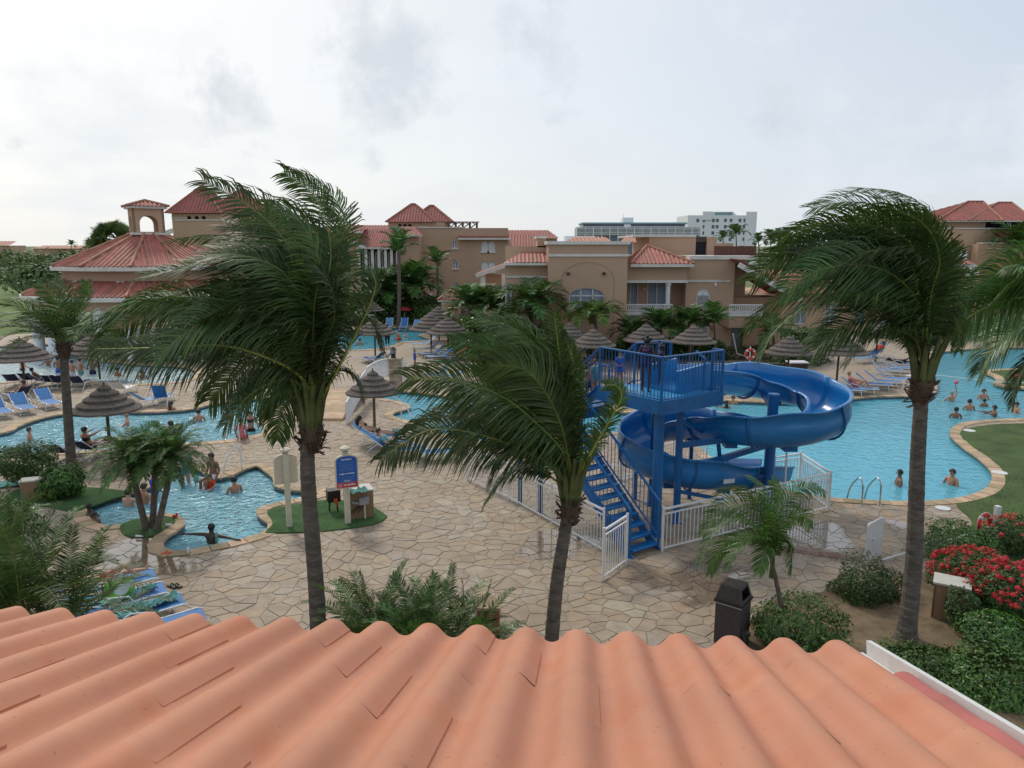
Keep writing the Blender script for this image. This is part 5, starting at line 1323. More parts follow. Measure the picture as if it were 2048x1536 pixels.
# second grey trunk behind the first sign
# small adonidia palm over the trimmed hedge
t = thing('young_palm', 'young bright green palm with a thin curved trunk beside the litter bin', 'palm tree', gp(1556, 1292))
c = at(1545, 1130, 13.0)
trunk(t, [gp(1556, 1292), at(1561, 1215, 13.0), at(1553, 1165, 13.0), c], .055, .035, 'bark_small')
obj('crownshaft', MB().tube([c - V((0, 0, .25)), c + V((0, 0, .25))], [.055, .035], 8), MAT['sheath'], t)
q = random.Random(4)
for k, (pth, dy, ll_, dr) in enumerate([([(1535, 1060), (1505, 1005), (1460, 990), (1425, 1010)], .2, .42, 1.0), ([(1540, 1040), (1530, 990), (1500, 965)], .6, .4, .8), ([(1555, 1050), (1585, 1000), (1625, 985), (1650, 1000)], -.1, .42, 1.2), ([(1520, 1075), (1470, 1050), (1425, 1080), (1400, 1140)], -.4, .5, 1.4),
    ([(1525, 1090), (1480, 1085), (1440, 1110), (1420, 1160)], .3, .45, 1.2), ([(1530, 1092), (1500, 1088), (1470, 1115), (1455, 1150)], -.6, .4, 1.0), ([(1540, 1100), (1530, 1120), (1518, 1160)], -.5, .4, 1.2), ([(1560, 1090), (1580, 1100), (1582, 1160)], -.4, .4, 1.2), ([(1550, 1060), (1560, 1010), (1545, 975)], -.3, .38, .8), ([(1530, 1065), (1490, 1025), (1440, 1035), (1405, 1085)], .8, .48, 1.3), ([(1560, 1070), (1600, 1040), (1620, 1070)], .5, .4, 1.4), ([(1515, 1090), (1460, 1100), (1420, 1150)], .8, .5, 1.4)]):
    n_ = len(pth); P3 = [c + V((0, 0, .1))] + [at(a_, b_ - 14, 13.0 + dy * (z_ + 1) / n_) for z_, (a_, b_) in enumerate(pth)]
    frond(c, (0, 0, 1), 1, .45, 0, nl=64, ll=ll_ * .95, lw=.02, mat='leaf_bright', parent=t, path=P3, droop=dr * .9, curl=.8, rr=.012, seed=k, steps=12)

# three trunked pygmy date palm
t = thing('date_palm', 'three trunked feathery date palm on the small turf island', 'palm tree', gp(300, 1055, .045), group=None)
for (bx, by, cx_, cy_, n) in ((292, 1056, 262, 905, 38), (305, 1052, 312, 905, 32), (314, 1058, 345, 900, 38)):
    b = gp(bx, by, .04); Y = b.y; c = at(cx_, cy_ + 18, Y)
    m = at((bx + cx_) / 2 + (cx_ - bx) * .12, (by + cy_) / 2, Y)
    trunk(t, [b, m, c], .085, .07, 'bark_small', n=9)
    obj('fibre_collar', MB().lathe([(.06, -.35), (.12, -.1), (.1, .1), (.04, .18)], c, 9, jit=.1), MAT['fibre'], t)
    for i in range(n):
        a = i * 137.5 + bx; e = 72 - i * (85 / n)
        frond(c + V((0, 0, .08)), (math.sin(R(a)) * math.cos(R(e)), math.cos(R(a)) * math.cos(R(e)), math.sin(R(e))), 1.22, .10, .55, nl=56, ll=.25, lw=.02, mat='leaf_mid', parent=t, steps=9, lsteps=2, droop=.6, rr=.01, seed=i + bx, ang=(50, 80), start=.12)

def clump(label, spots, n, L, ll, nl, mats, name='palm_clump', lw=.02, grav=.5, el=(20, 80), wind=.08, seed=0, cat='palm clump', steps=10, zb=.1):
    t = thing(name, label, cat, V(spots[0])); q = random.Random(seed)
    for si, s in enumerate(spots):
        for i in range(n):
            a = i * 137.5 + si * 50; e = el[1] - (el[1] - el[0]) * i / n
            frond(V(s) + V((q.uniform(-.1, .1), q.uniform(-.1, .1), zb)), (math.sin(R(a)) * math.cos(R(e)), math.cos(R(a)) * math.cos(R(e)), math.sin(R(e))), L * q.uniform(.8, 1.1), wind, grav * q.uniform(.7, 1.2), nl=nl, ll=ll, lw=lw, mat=mats[(i + si) % len(mats)], parent=t, steps=steps, droop=.35, rr=.012, seed=q.random(), ang=(48, 78), start=.15, lsteps=3 if ll > .25 else 2)
    return t
clump('glossy feathery palm clump growing behind the tile roof at centre left', [at(740, 1305, 11.2), at(860, 1315, 10.9), at(930, 1320, 11.3), at(800, 1320, 11.0)], 24, 1.65, .25, 60, ['leaf', 'leaf', 'leaf_bright'], seed=3, zb=-.15, lw=.02, el=(24, 74), grav=.36)
clump('dark palm clump rising behind the tile roof at lower left', [at(35, 1200, 9.6), at(120, 1260, 9.9), at(-20, 1230, 9.8)], 24, 1.9, .26, 56, ['leaf', 'leaf'], seed=5, zb=-.2, lw=.018, el=(20, 80), grav=.45)
clump('bushy palm clump above the lower left palm at the picture edge', [gp(20, 1130) + V((0, 0, .5)), gp(-60, 1120) + V((0, 0, .5))], 16, 1.5, .28, 40, ['leaf_bright', 'leaf'], seed=6, lw=.022)

# ---- leafy bushes: leaf sized faces through the crown's volume
def leafmass(c, rad, n, size, seed=0, lumps=7, hollow=.55, flat=0.0, bottom=None, mb=None, up=.35):
    q = random.Random(seed); mb = mb or MB(); c = V(c)
    L = [(V((q.gauss(0, 1), q.gauss(0, 1), q.gauss(0, 1))).normalized(), q.uniform(.08, .42)) for _ in range(lumps + 4)]
    for _ in range(n):
        d = V((q.gauss(0, 1), q.gauss(0, 1), q.gauss(0, 1))).normalized()
        k = 1 + sum(h * max(0, d.dot(l) * 4 - 3) for l, h in L) - .16
        rr = (hollow + (1 - hollow) * q.random() ** .45) * k * (1 + .07 * math.sin(d.x * 9 + seed) * math.cos(d.y * 11 + d.z * 7))
        p = c + V((d.x * rad[0], d.y * rad[1], d.z * rad[2])) * rr
        if bottom is not None and p.z < bottom: p.z = bottom + q.uniform(0, .1)
        s = size * q.uniform(.6, 1.25)
        nn = (d + V((q.uniform(-.8, .8), q.uniform(-.8, .8), q.uniform(-.5, .8) + up))).normalized()
        a = nn.orthogonal().normalized(); a.rotate(Matrix.Rotation(q.uniform(0, 6.28), 3, nn)); b = nn.cross(a)
        mb.add([p - a * s, p - b * s * .45 + nn * s * .12, p + a * s, p + b * s * .45 + nn * s * .12], [(0, 1, 2, 3)], q.random())
    return mb
def bush(label, c, rad, n, size, mat='leaf_bright', stem=None, seed=0, name='bush', cat='bush', lumps=8, group=None, flowers=None, bottom=.03, core=True):
    c = V(c); t = thing(name, label, cat, (c.x, c.y, .02), group=group)
    obj('foliage', leafmass(c, rad, n, size, seed, lumps, bottom=bottom), MAT[mat], t, kind='stuff')
    st = MB(); q = random.Random(seed + 9)
    for i in range(stem or 6):
        a = q.uniform(0, 6.28); e = c + V((math.cos(a) * rad[0] * .6, math.sin(a) * rad[1] * .6, q.uniform(-.1, .5) * rad[2]))
        st.tube([V((c.x, c.y, 0)) + V((math.cos(a), math.sin(a), 0)) * .08, (V((c.x, c.y, 0)) + e) / 2 + V((q.uniform(-.1, .1), q.uniform(-.1, .1), 0)), e], [.03, .022, .01], 5)
    obj('stems', st, MAT['bark_small'], t, kind='stuff')
    if flowers:
        fm = None
        for i in range(flowers):
            d = V((q.gauss(0, 1), q.gauss(0, 1) - .3, abs(q.gauss(0, 1)) + .15)).normalized(); p = c + V((d.x * rad[0], d.y * rad[1], d.z * rad[2])) * q.uniform(.98, 1.12)
            if fm is None:
                m = MB()
                for k in range(34):
                    dd = V((q.gauss(0, 1), q.gauss(0, 1), abs(q.gauss(0, 1)))).normalized(); pp = dd * .075; a_ = dd.orthogonal().normalized(); a_.rotate(Matrix.Rotation(q.uniform(0, 6.28), 3, dd)); b_ = dd.cross(a_); s = .019
                    m.add([pp - a_ * s, pp - b_ * s, pp + a_ * s, pp + b_ * s], [(0, 1, 2, 3)], q.random())
                fm = mesh('flower_cluster', m, MAT['flower'])
            o = lobj('flower_cluster', fm, t, p - t.location); o.scale = (q.uniform(.55, .95),) * 3; o.rotation_euler = (q.uniform(-.5, .5), q.uniform(-.5, .5), q.uniform(0, 6))
    return t
def gz(px, py, z): p = gp(px, py, 0); return V((p.x, p.y, z))
bush('rounded trimmed hedge bush right of the litter bin behind the thin palm', at(1592, 1255, 12.9), (.95, .7, .55), 5200, .042, seed=1, lumps=10)
bush('low hedge mass at the roof edge below the litter bin', at(1625, 1345, 12.0), (1.15, .5, .38), 3800, .042, seed=2)
bush('vase shaped clipped shrub on the bare soil left of the tall palm', at(1737, 1170, 14.9), (.74, .6, .5), 4400, .04, mat='leaf', seed=3, stem=16)
bush('leafy hedge clump behind the white roof edge board', at(1850, 1350, 12.2), (.95, .7, .5), 4600, .045, seed=4)
bush('dark green hedge filling the bottom right corner', at(1990, 1380, 11.6), (1.05, .9, .65), 6500, .045, seed=5)
bush('hedge clump under the red flowers at the right edge', at(2000, 1262, 12.9), (.75, .6, .38), 3400, .045, seed=6)
bush('small round shrub growing against the low tan cabinet', at(1925, 1213, 13.6), (.32, .32, .42), 1500, .04, mat='leaf', seed=7)
bush('red flowering bush beside the life ring post', gz(1935, 1190, .5), (.85, .6, .52), 3400, .05, mat='leaf', seed=8, flowers=190, name='flowering_bush', cat='flowering bush')
bush('red flowering bush nearest the right picture edge', gz(2020, 1245, .62), (.85, .7, .6), 3800, .05, mat='leaf', seed=9, flowers=200, name='flowering_bush', cat='flowering bush')
bush('small red flowering bush behind the white post', gz(2025, 1110, .5), (.75, .5, .48), 2600, .05, mat='leaf', seed=10, flowers=34, name='flowering_bush', cat='flowering bush')
bush('spreading juniper like green shrub below the life ring', gz(1925, 1118, .35), (.95, .55, .4), 3800, .04, mat='leaf_bright', seed=11)
bush('green shrub left of the life ring at the deck corner', gz(1895, 1075, .28), (.5, .35, .28), 1600, .035, mat='leaf_bright', seed=12)
bush('large domed bush at the left picture edge by the pool', gz(52, 975, .85), (.95, .8, .62), 5200, .055, mat='leaf', seed=13)
bush('broad leaved bush on the left turf patch', gz(130, 998, .55), (.62, .55, .52), 2400, .07, mat='leaf_bright', seed=14)
bush('dark shrub at the left picture edge above the palm clump', gz(10, 1100, .7), (1.0, .6, .55), 3600, .05, mat='leaf', seed=15)
# hedges and shrubs before the far buildings
def hedge(label, p, q_, h, wd, n, size, mat='leaf', seed=0, cat='hedge'):
    p, q_ = V(p), V(q_); t = thing('hedge', label, cat, ((p.x + q_.x) / 2, (p.y + q_.y) / 2, 0)); r = random.Random(seed); mb = MB(); d = q_ - p
    for i in range(n):
        f = r.random(); b = p + d * f; a = r.uniform(0, math.pi)
        pt = V((b.x, b.y, 0)) + V((math.cos(a) * wd * r.uniform(.7, 1), -abs(math.cos(a)) * 0 + r.uniform(-wd, wd), math.sin(a) * h * (1 + .15 * math.sin(f * 17 + seed)) * r.uniform(.8, 1.02)))
        s = size * r.uniform(.6, 1.3); nn = V((r.uniform(-1, 1), r.uniform(-1, .3), r.uniform(0, 1))).normalized(); u = nn.orthogonal().normalized(); u.rotate(Matrix.Rotation(r.uniform(0, 6.28), 3, nn)); w_ = nn.cross(u)
        mb.add([pt - u * s, pt - w_ * s * .5, pt + u * s, pt + w_ * s * .5], [(0, 1, 2, 3)], r.random())
    mb2 = MB()
    obj('foliage', mb, MAT[mat], t, kind='stuff')
    return t
hedge('dark hedge behind the distant small pool', gp(620, 650), gp(930, 645), 2.3, 1.2, 7500, .16, 'leaf', 1)
hedge('bright green hedge right of the lone rear parasol', gp(838, 650), gp(905, 655), 1.7, .8, 1600, .12, 'leaf_bright', 2)
hedge('low hedge between the tan building and its parasols', gp(1150, 718), gp(1540, 718), .9, .7, 4200, .11, 'leaf', 3)
hedge('rounded dark hedge behind the squat parasol at right', gp(1565, 735), gp(1632, 722), 1.5, 1.0, 3000, .11, 'leaf', 4)
hedge('bright hedge strip above the right loungers', gp(1560, 690), gp(1660, 690), 1.2, .8, 2400, .12, 'leaf_bright', 5)
hedge('green planting along the far shore at the right', gp(1880, 680), gp(2150, 676), 1.6, 1.2, 3600, .14, 'leaf_bright', 6)
0 and hedge('low scrub strip beyond the bar at far left', at(-60, 640, 62) * 1, at(80, 640, 62) * 1, 1.4, 2, 2400, .18, 'leaf', 7)

hedge('bright areca thicket beside the white gabled porch', gp(925, 700), gp(1010, 708), 2.3, 1.0, 3000, .16, 'leaf_bright', 8)
hedge('dark thicket under the rear clump palms left of the lone parasol', gp(690, 645), gp(850, 645), 3.2, 1.3, 4200, .17, 'leaf', 9)
hedge('thicket below the balcony palms', gp(1240, 719), gp(1440, 719), 1.3, .6, 4200, .14, 'leaf_mid', 12)
hedge('tall shrubs below the weeping palm', gp(1020, 716), gp(1100, 716), 2.0, .8, 2000, .15, 'leaf_mid', 13)
# background palms: a few shared frond meshes
protoF = []
for i in range(5):
    lb, rb_ = frond((0, 0, 0), (0, math.cos(R(48)), math.sin(R(48))), 2.3, 0, .42, nl=30, ll=.85, lw=.10, steps=8, lsteps=2, seed=i + 70, droop=.5, rr=.03)
    protoF.append((mesh('frond', lb, MAT['leaf_mid']), mesh('frond_bright', lb, MAT['leaf_lime']), mesh('rachis', rb_, MAT['rachis'])))
def bgpalm(label, px, pyb, pyc, n=14, sc_=1.0, r=.14, Y=None, bright=False, pitch=(-35, 45), name='palm_tree', group=None):
    b = gp(px, pyb) if Y is None else V((at(px, 600, Y).x, Y, 0)); c = at(px, pyc, b.y)
    t = thing(name, label, 'palm tree', b, group=group); q = random.Random(px)
    trunk(t, [b, (b + c) / 2 + V((.08, 0, 0)), c], r, r * .7, 'bark_small', rings=False, n=8)
    for i in range(n):
        k = q.randrange(5); o = lobj('frond', protoF[k][1 if bright else 0], t, c - b); o.scale = (sc_ * q.uniform(.85, 1.1),) * 3
        o.rotation_euler = (R(pitch[0] + (pitch[1] - pitch[0]) * (i / n)), 0, R(i * 137.5))
        rc_ = lobj('rachis', protoF[k][2], o, (0, 0, 0))
    return t
bgpalm('royal palm with few drooping leaves before the veranda columns', 797, 655, 505, 9, 1.1, .2, pitch=(-25, 50))
bgpalm('small palm against the blank tan wall', 874, 640, 526, 10, .95, .12, pitch=(-30, 30))
bgpalm('lime green palm before the wide arched window', 1190, 722, 622, 16, .95, .12, bright=True, pitch=(-50, -5))
bgpalm('ragged palm with weeping grey green leaves left of the arched window', 1066, 716, 600, 22, 1.15, .12, pitch=(-55, 10))
bgpalm('clump palm beside the white gabled porch, left one', 945, 690, 610, 24, 1.15, .1, pitch=(-45, 25))
bgpalm('clump palm beside the white gabled porch, right one', 992, 692, 620, 22, 1.1, .1, pitch=(-45, 25))
bgpalm('bushy palm below the balcony of the arched window building', 1322, 724, 655, 20, .85, .1, pitch=(-45, 25))
bgpalm('bushy palm below the louvred arched window', 1378, 724, 648, 20, .85, .1, pitch=(-45, 25))
bgpalm('low palm left of the balcony parasols', 1262, 722, 668, 16, .75, .1, pitch=(-45, 25))
bgpalm('drooping palm right of the louvred window', 1428, 722, 648, 10, .8, .08, pitch=(-30, 40))
bgpalm('dark clump palm right of the veranda, rear one', 826, 646, 572, 26, 1.5, .12, pitch=(-45, 25))
bgpalm('dark clump palm right of the veranda, front one', 776, 646, 585, 24, 1.5, .12, pitch=(-45, 25))
bgpalm('palm leaning over the wall of the far right block', 2036, 640, 492, 18, 1.6, .18, pitch=(-40, 30))
bgpalm('palm hidden between the near palms and the bar annexe', 560, 690, 600, 20, 1.4, .14, pitch=(-40, 30))
bgpalm('shaggy palm left of the slide platform beyond the parasols', 1020, 716, 655, 18, .95, .12, pitch=(-50, 20))
bgpalm('shaggy palm behind the right life ring', 1545, 722, 660, 14, .9, .12, pitch=(-50, 10))
for i, (px, py, s) in enumerate(((1517, 484, 1.0), (1541, 480, 1.3), (1556, 478, 1.2), (1572, 482, 1.3), (1472, 468, 1.3), (1446, 476, 1.0), (143, 490, 1.0))):
    bgpalm(['tiny skyline palm just right of the white hotel', 'skyline palm second from the white hotel', 'skyline palm third from the white hotel', 'skyline palm nearest the right palm crown', 'wind bent palm silhouetted before the white hotel', 'short palm tuft before the white hotel', 'tiny palm above the left villa row'][i], px, 0, py, 10, s, .15, Y=150 if i != 6 else 250, pitch=(-40, 40))
# fan palm beside the belvedere
b = V((X(222, 66), 66, 0)); t = thing('fan_palm', 'dense fan palm left of the belvedere on the pavilion roof', 'palm tree', b); c = at(222, 478, 66)
trunk(t, [b, (b + c) / 2, c], .3, .25, 'bark', rings=False, n=8); q = random.Random(2); mb = MB()
for k in range(95):
    d = V((q.gauss(0, 1), q.gauss(0, 1), q.gauss(0.15, 1))).normalized(); p = c + V((d.x * 1.45, d.y * 1.3, d.z * 1.05)) * q.uniform(.4, 1.0); s = d.orthogonal().normalized(); s.rotate(Matrix.Rotation(q.uniform(0, 6.28), 3, d)); r0 = q.random()
    for j in range(18):
        a = R(-75 + j * 8.8); e = (d * math.cos(a) + s * math.sin(a)).normalized(); n_ = d.cross(s); L = 1.05 * q.uniform(.85, 1.1)
        mb.add([p - n_ * .02 + s * .02, p + e * L * .6 + n_.cross(e) * .05, p + e * L + V((0, 0, -.15)), p + e * L * .6 - n_.cross(e) * .05], [(0, 1, 2, 3)], r0)
obj('fan_leaves', mb, MAT['leaf_far'], t, kind='stuff')

# trees and scrub beyond
def tree(label, c, rad, n, size, mat='leaf_far', seed=0, name='tree'):
    c = V(c); t = thing(name, label, 'tree', (c.x, c.y, 0)); obj('crown', leafmass(c, rad, n, size, seed, 12, .35, bottom=0.2), MAT[mat], t, kind='stuff')
    b = V((c.x, c.y, 0)); trunk(t, [b, (b + c) / 2 + V((.2, 0, 0)), c], rad[0] * .06, rad[0] * .03, 'bark_small', rings=False, n=7); return t
tree('pale green spreading bush tree beside the fairway', at(110, 556, 112), (6.0, 4, 3.0), 2600, .4, 'leaf_far', 1)
tree('round dark tree left of the small conifer at the far right block', at(1997, 566, 66), (1.0, 1, 1.4), 900, .14, 'leaf_deep', 2)
mb = MB(); q = random.Random(3)
for i in range(54):
    x = q.uniform(-330, -70); y = q.uniform(185, 255); h = q.uniform(5.2, 7.2) - (y - 185) * .005; leafmass((x, y, h * .45), (q.uniform(8, 15), 8, h * .6), 260, .9, i, 8, .5, bottom=0, mb=mb)
for i in range(26):
    x = q.uniform(-130, -62); y = q.uniform(118, 170); 
    if x > -.52 * y: continue
    h = q.uniform(1.6, 3.2); leafmass((x, y, h * .45), (q.uniform(4, 8), 5, h * .6), 260, .5, i + 90, 8, .5, bottom=0, mb=mb)
obj('scrubland', mb, MAT['leaf_far'], None, label='dark scrub woodland beyond the fairway on the left', kind='stuff')
mb = MB()
for i in range(40):
    x = q.uniform(60, 330); y = q.uniform(170, 260); h = q.uniform(5, 7.5); leafmass((x, y, h * .45), (q.uniform(7, 13), 7, h * .6), 240, .8, i + 30, 8, .5, bottom=0, mb=mb)
obj('far_woodland', mb, MAT['leaf_far'], None, label='strip of green trees on the right horizon', kind='stuff')
# ---------------------------------------------------------------- the blue water slide
SA = R(34.8); SU = V((math.cos(SA), math.sin(SA), 0)); SV = V((-math.sin(SA), math.cos(SA), 0))
def W(u, v, z): return SU * u + SV * v + V((0, 0, z))
PF = 3.66; u0, u1, v0, v1 = 13.25, 15.5, 12.6, 14.9
S = thing('water_slide', 'blue spiral water slide with its platform, stairs and S shaped trough', 'water slide', (6, 19.5, 0))
def ubox(ua, ub, va, vb, za, zb, mb=None):
    return (mb or MB()).box(W((ua + ub) / 2, (va + vb) / 2, (za + zb) / 2), (ub - ua, vb - va, zb - za), rz=SA)
obj('platform', ubox(u0, u1, v0, v1, PF - .05, PF), MAT['blue_deck'], S)
for nm, a in (('edge_beam', (u0 - .04, u1 + .04, v0 - .05, v0 - .004, PF - .3, PF + .05)), ('edge_beam', (u0 - .04, u1 + .04, v1 + .004, v1 + .05, PF - .3, PF - .01)), ('edge_beam', (u0 - .05, u0 - .004, v0, v1, PF - .3, PF + .05)), ('edge_beam', (u1 + .004, u1 + .05, v0, v1, PF - .3, PF + .0))):
    obj(nm, ubox(*a), MAT['blue'], S)
for uu in (13.6, 14.4, 15.2): obj('joist', ubox(uu - .06, uu + .06, v0, v1, PF - .28, PF - .06), MAT['blue'], S)
def railing(p, q, z0, z1, h, n, name='railing', zb=.08, posts=(0, 1), sm=.018):
    """p,q = (u,v); z0,z1 floor heights at the ends"""
    r = thing(name, None, None); r.parent = S; r.location = W(p[0], p[1], z0) - S.location
    A_, B_ = W(p[0], p[1], z0), W(q[0], q[1], z1); up = V((0, 0, 1))
    obj('top_rail', MB().bar(A_ + up * h, B_ + up * h, .06, .035), MAT['blue'], r)
    obj('bottom_rail', MB().bar(A_ + up * zb, B_ + up * zb, .035, .03), MAT['blue'], r)
    for t in posts: obj('post', MB().bar(A_.lerp(B_, t) - up * .25, A_.lerp(B_, t) + up * (h - .02), .065, .065), MAT['blue'], r)
    for i in range(1, n):
        c = A_.lerp(B_, i / n); obj('baluster', MB().bar(c + up * zb, c + up * (h - .01), sm, sm), MAT['blue'], r)
    return r
RH = 1.15
railing((u0, v0), (u0, v1), PF, PF, RH, 19); railing((u0, v0), (u1, v0), PF, PF, RH, 19, posts=(1,))
railing((14.55, v1), (u1, v1), PF, PF, RH, 8); railing((u1, v1), (u1, v1 - .45), PF, PF, RH, 4, posts=(1,)); railing((u1, v0), (u1, v0 + .35), PF, PF, RH, 3, posts=(1,))
# stairs: upper flight down and away, landing, lower flight back towards the camera
ZLd = 2.88
def flight(ua, ub, vs, ve, zs, ze, n, nm):
    f = thing('stair_flight', None, None); f.parent = S; f.location = W((ua + ub) / 2, vs, 0) - S.location
    for u in (ua, ub): 
        obj('stringer', MB().bar(W(u, vs, zs - .06), W(u, ve, ze - .06), .05, .24), MAT['blue'], f)
    for i in range(n):
        t = (i + .5) / n; v = vs + (ve - vs) * t; z = zs + (ze - zs) * (i + 1) / n
        ubox_ = ubox(ua + .03, ub - .03, v - .15, v + .14, z - .045, z)
        obj('tread', ubox_, MAT['blue'], f)
    return f
flight(12.06, 12.99, 12.25, 15.9, 0.0, ZLd, 15, 'lower')
flight(13.32, 14.5, 16.0, 14.98, ZLd, PF - .02, 4, 'upper')
obj('landing', ubox(12.02, 14.55, 15.95, 17.1, ZLd - .08, ZLd), MAT['blue_deck'], S)
obj('landing_beam', ubox(12.02, 14.55, 15.9, 15.945, ZLd - .3, ZLd), MAT['blue'], S)
railing((12.02, 12.3), (12.02, 15.9), .25, ZLd, 1.0, 26); railing((13.02, 12.3), (13.02, 15.9), .25, ZLd, 1.0, 26)
railing((12.02, 15.95), (12.02, 17.1), ZLd, ZLd, RH, 8); railing((12.02, 17.1), (14.55, 17.1), ZLd, ZLd, RH, 18, posts=(1,)); railing((14.55, 17.1), (14.55, 16.0), ZLd, ZLd, RH, 8, posts=())
railing((13.25, 14.95), (13.25, 15.95), PF, ZLd, RH - .05, 7, posts=(1,)); railing((14.55, 14.95), (14.55, 15.95), PF, ZLd, RH - .05, 7, posts=(1,))
for u, v in ((12.1, 17.0), (14.4, 17.0), (12.1, 16.0)): obj('landing_post', MB().tube([W(u, v, 0), W(u, v, ZLd - .05)], .07, 10), MAT['blue'], S, smooth=True)
# columns
def column(x, y, r, zt, nm='column'):
    c = obj(nm, MB().tube([(x, y, 0), (x, y, zt)], r, 18), MAT['blue'], S, smooth=False)
    obj('base_plate', MB().box((x, y, .03), (r * 3.2, r * 3.2, .03)), MAT['blue'], c); return c
pA = W(13.62, 12.98, 0); column(pA.x, pA.y, .135, PF - .05); pB = V((4.52, 19.35, 0)); column(pB.x, pB.y, .10, PF - .05)
pC = W(15.2, 14.7, 0); column(pC.x, pC.y, .09, PF - .05)
column(7.4, 20.5, .15, 3.37)
obj('column_cap', MB().lathe([(0, 3.4), (.15, 3.39), (.165, 3.36), (.165, 3.3)], (7.4, 20.5, 0), 18), MAT['blue'], S)
# trough
TP = [(5.0, 20.35, 4.16), (6.07, 21.15, 3.98), (7.4, 21.9, 3.72), (8.55, 21.6, 3.5), (8.9, 20.5, 3.36), (8.45, 19.5, 3.14), (7.4, 19.12, 2.97), (6.45, 19.65, 2.86), (5.8, 20.55, 2.74), (5.2, 21.4, 2.56), (4.4, 21.8, 2.34), (3.75, 21.35, 2.1), (3.72, 20.5, 1.88), (4.4, 19.95, 1.68), (5.4, 20.0, 1.5), (6.5, 20.75, 1.28), (7.4, 21.4, 1.08), (8.2, 22.05, .88)]
P = cr(TP, 10, closed=False); nP = len(P)
tr = .51
def section(d, bank, i):
    s = V((d.y, -d.x, 0)).normalized(); u = s.cross(d).normalized()
    if u.z < 0: u = -u
    s2 = s * math.cos(bank) + u * math.sin(bank); u2 = u * math.cos(bank) - s * math.sin(bank)
    inner = []; outer = []
    hl = .22 + max(0, bank) * .55; hr = .22 + max(0, -bank) * .55
    prof = [(-tr, hr - .0)] + [(-tr * math.cos(math.pi * k / 12), -tr * math.sin(math.pi * k / 12)) for k in range(13)] + [(tr, hl)]
    o = []
    for a, b in prof: o.append((a, b - .2))
    e = .035
    outp = [(tr + .09, hl + .0), (tr + .09, hl - .05), (tr + e, hl - .06)] + [((tr + e) * math.cos(math.pi * k / 12), -(tr + e) * math.sin(math.pi * k / 12)) for k in range(13)] + [(-tr - e, hr - .06), (-tr - .09, hr - .05), (-tr - .09, hr)]
    for a, b in outp: o.append((a, b - .2))
    return [s2 * a + u2 * b for a, b in o]
def bank_at(i):
    a, b, c = P[max(0, i - 6)], P[i], P[min(nP - 1, i + 6)]
    d1, d2 = (b - a), (c - b)
    k = d1.x * d2.y - d1.y * d2.x
    k /= (d1.length * d2.length + 1e-6)
    return max(-.30, min(.30, k * .45)) * (-1 if False else 1)
secs = []
for i in range(nP):
    d = (P[min(i + 1, nP - 1)] - P[max(i - 1, 0)]).normalized(); f = min(1, i / 8, (nP - 1 - i) / 8)
    secs.append([P[i] + q for q in section(d, bank_at(i) * f, i)])
segl = 17
for k0 in range(0, nP - 1, segl):
    k1 = min(k0 + segl, nP - 1); mb = MB(); vs = []; fs = []; m = len(secs[0])
    for i in range(k0, k1 + 1): vs += secs[i]
    for i in range(k1 - k0):
        for j in range(m): fs.append((i * m + j, (i + 1) * m + j, (i + 1) * m + (j + 1) % m, i * m + (j + 1) % m))
    fs.append(tuple(range(m))[::-1]); fs.append(tuple((k1 - k0) * m + j for j in range(m)))
    o = obj('trough_section', mb.add(vs, fs), MAT['blue_trough'], S, smooth=True)
    for p in o.data.polygons:
        if len(p.vertices) > 4: p.use_smooth = False
    if k0:   # joint flange: a rib hugging the outside
        c = P[k0]; d = (P[k0 + 1] - P[k0 - 1]).normalized(); idx = list(range(17, m - 2)); ring = []
        for j in idx: ring.append(secs[k0][j])
        mb = MB()
        pts2 = [c + (q - c) * 1.07 for q in ring]
        mb.tube(pts2, .035, 5)
        obj('joint_flange', mb, MAT['blue'], S)
# start box on the platform (entry tub)
mb = MB(); e0_ = P[0]; d = (P[1] - P[0]).normalized(); dd = V((d.x, d.y, 0)).normalized(); ss = V((dd.y, -dd.x, 0))
for sd in (-1, 1):
    a = e0_ + ss * sd * .56 - dd * 1.25; b = e0_ + ss * sd * .56 + dd * .05
    for z in range(1): obj('entry_wall', MB().bar(V((a.x, a.y, PF + .27)), V((b.x, b.y, PF + .37)), .09, .56 + .1), MAT['blue_trough'], S)
obj('entry_floor', MB().box(V((e0_.x, e0_.y, PF + .04)) - dd * .6, (1.3, 1.1, .07), rz=math.atan2(dd.y, dd.x)), MAT['blue_trough'], S)
obj('entry_arch', MB().tube([V((e0_.x, e0_.y, 0)) + ss * .6 + V((0, 0, PF)) - dd * .2, V((e0_.x, e0_.y, 0)) + ss * .6 + V((0, 0, PF + .85)) - dd * .2, V((e0_.x, e0_.y, 0)) + ss * .3 + V((0, 0, PF + 1.0)) - dd * .2], .045, 8), MAT['blue'], S)
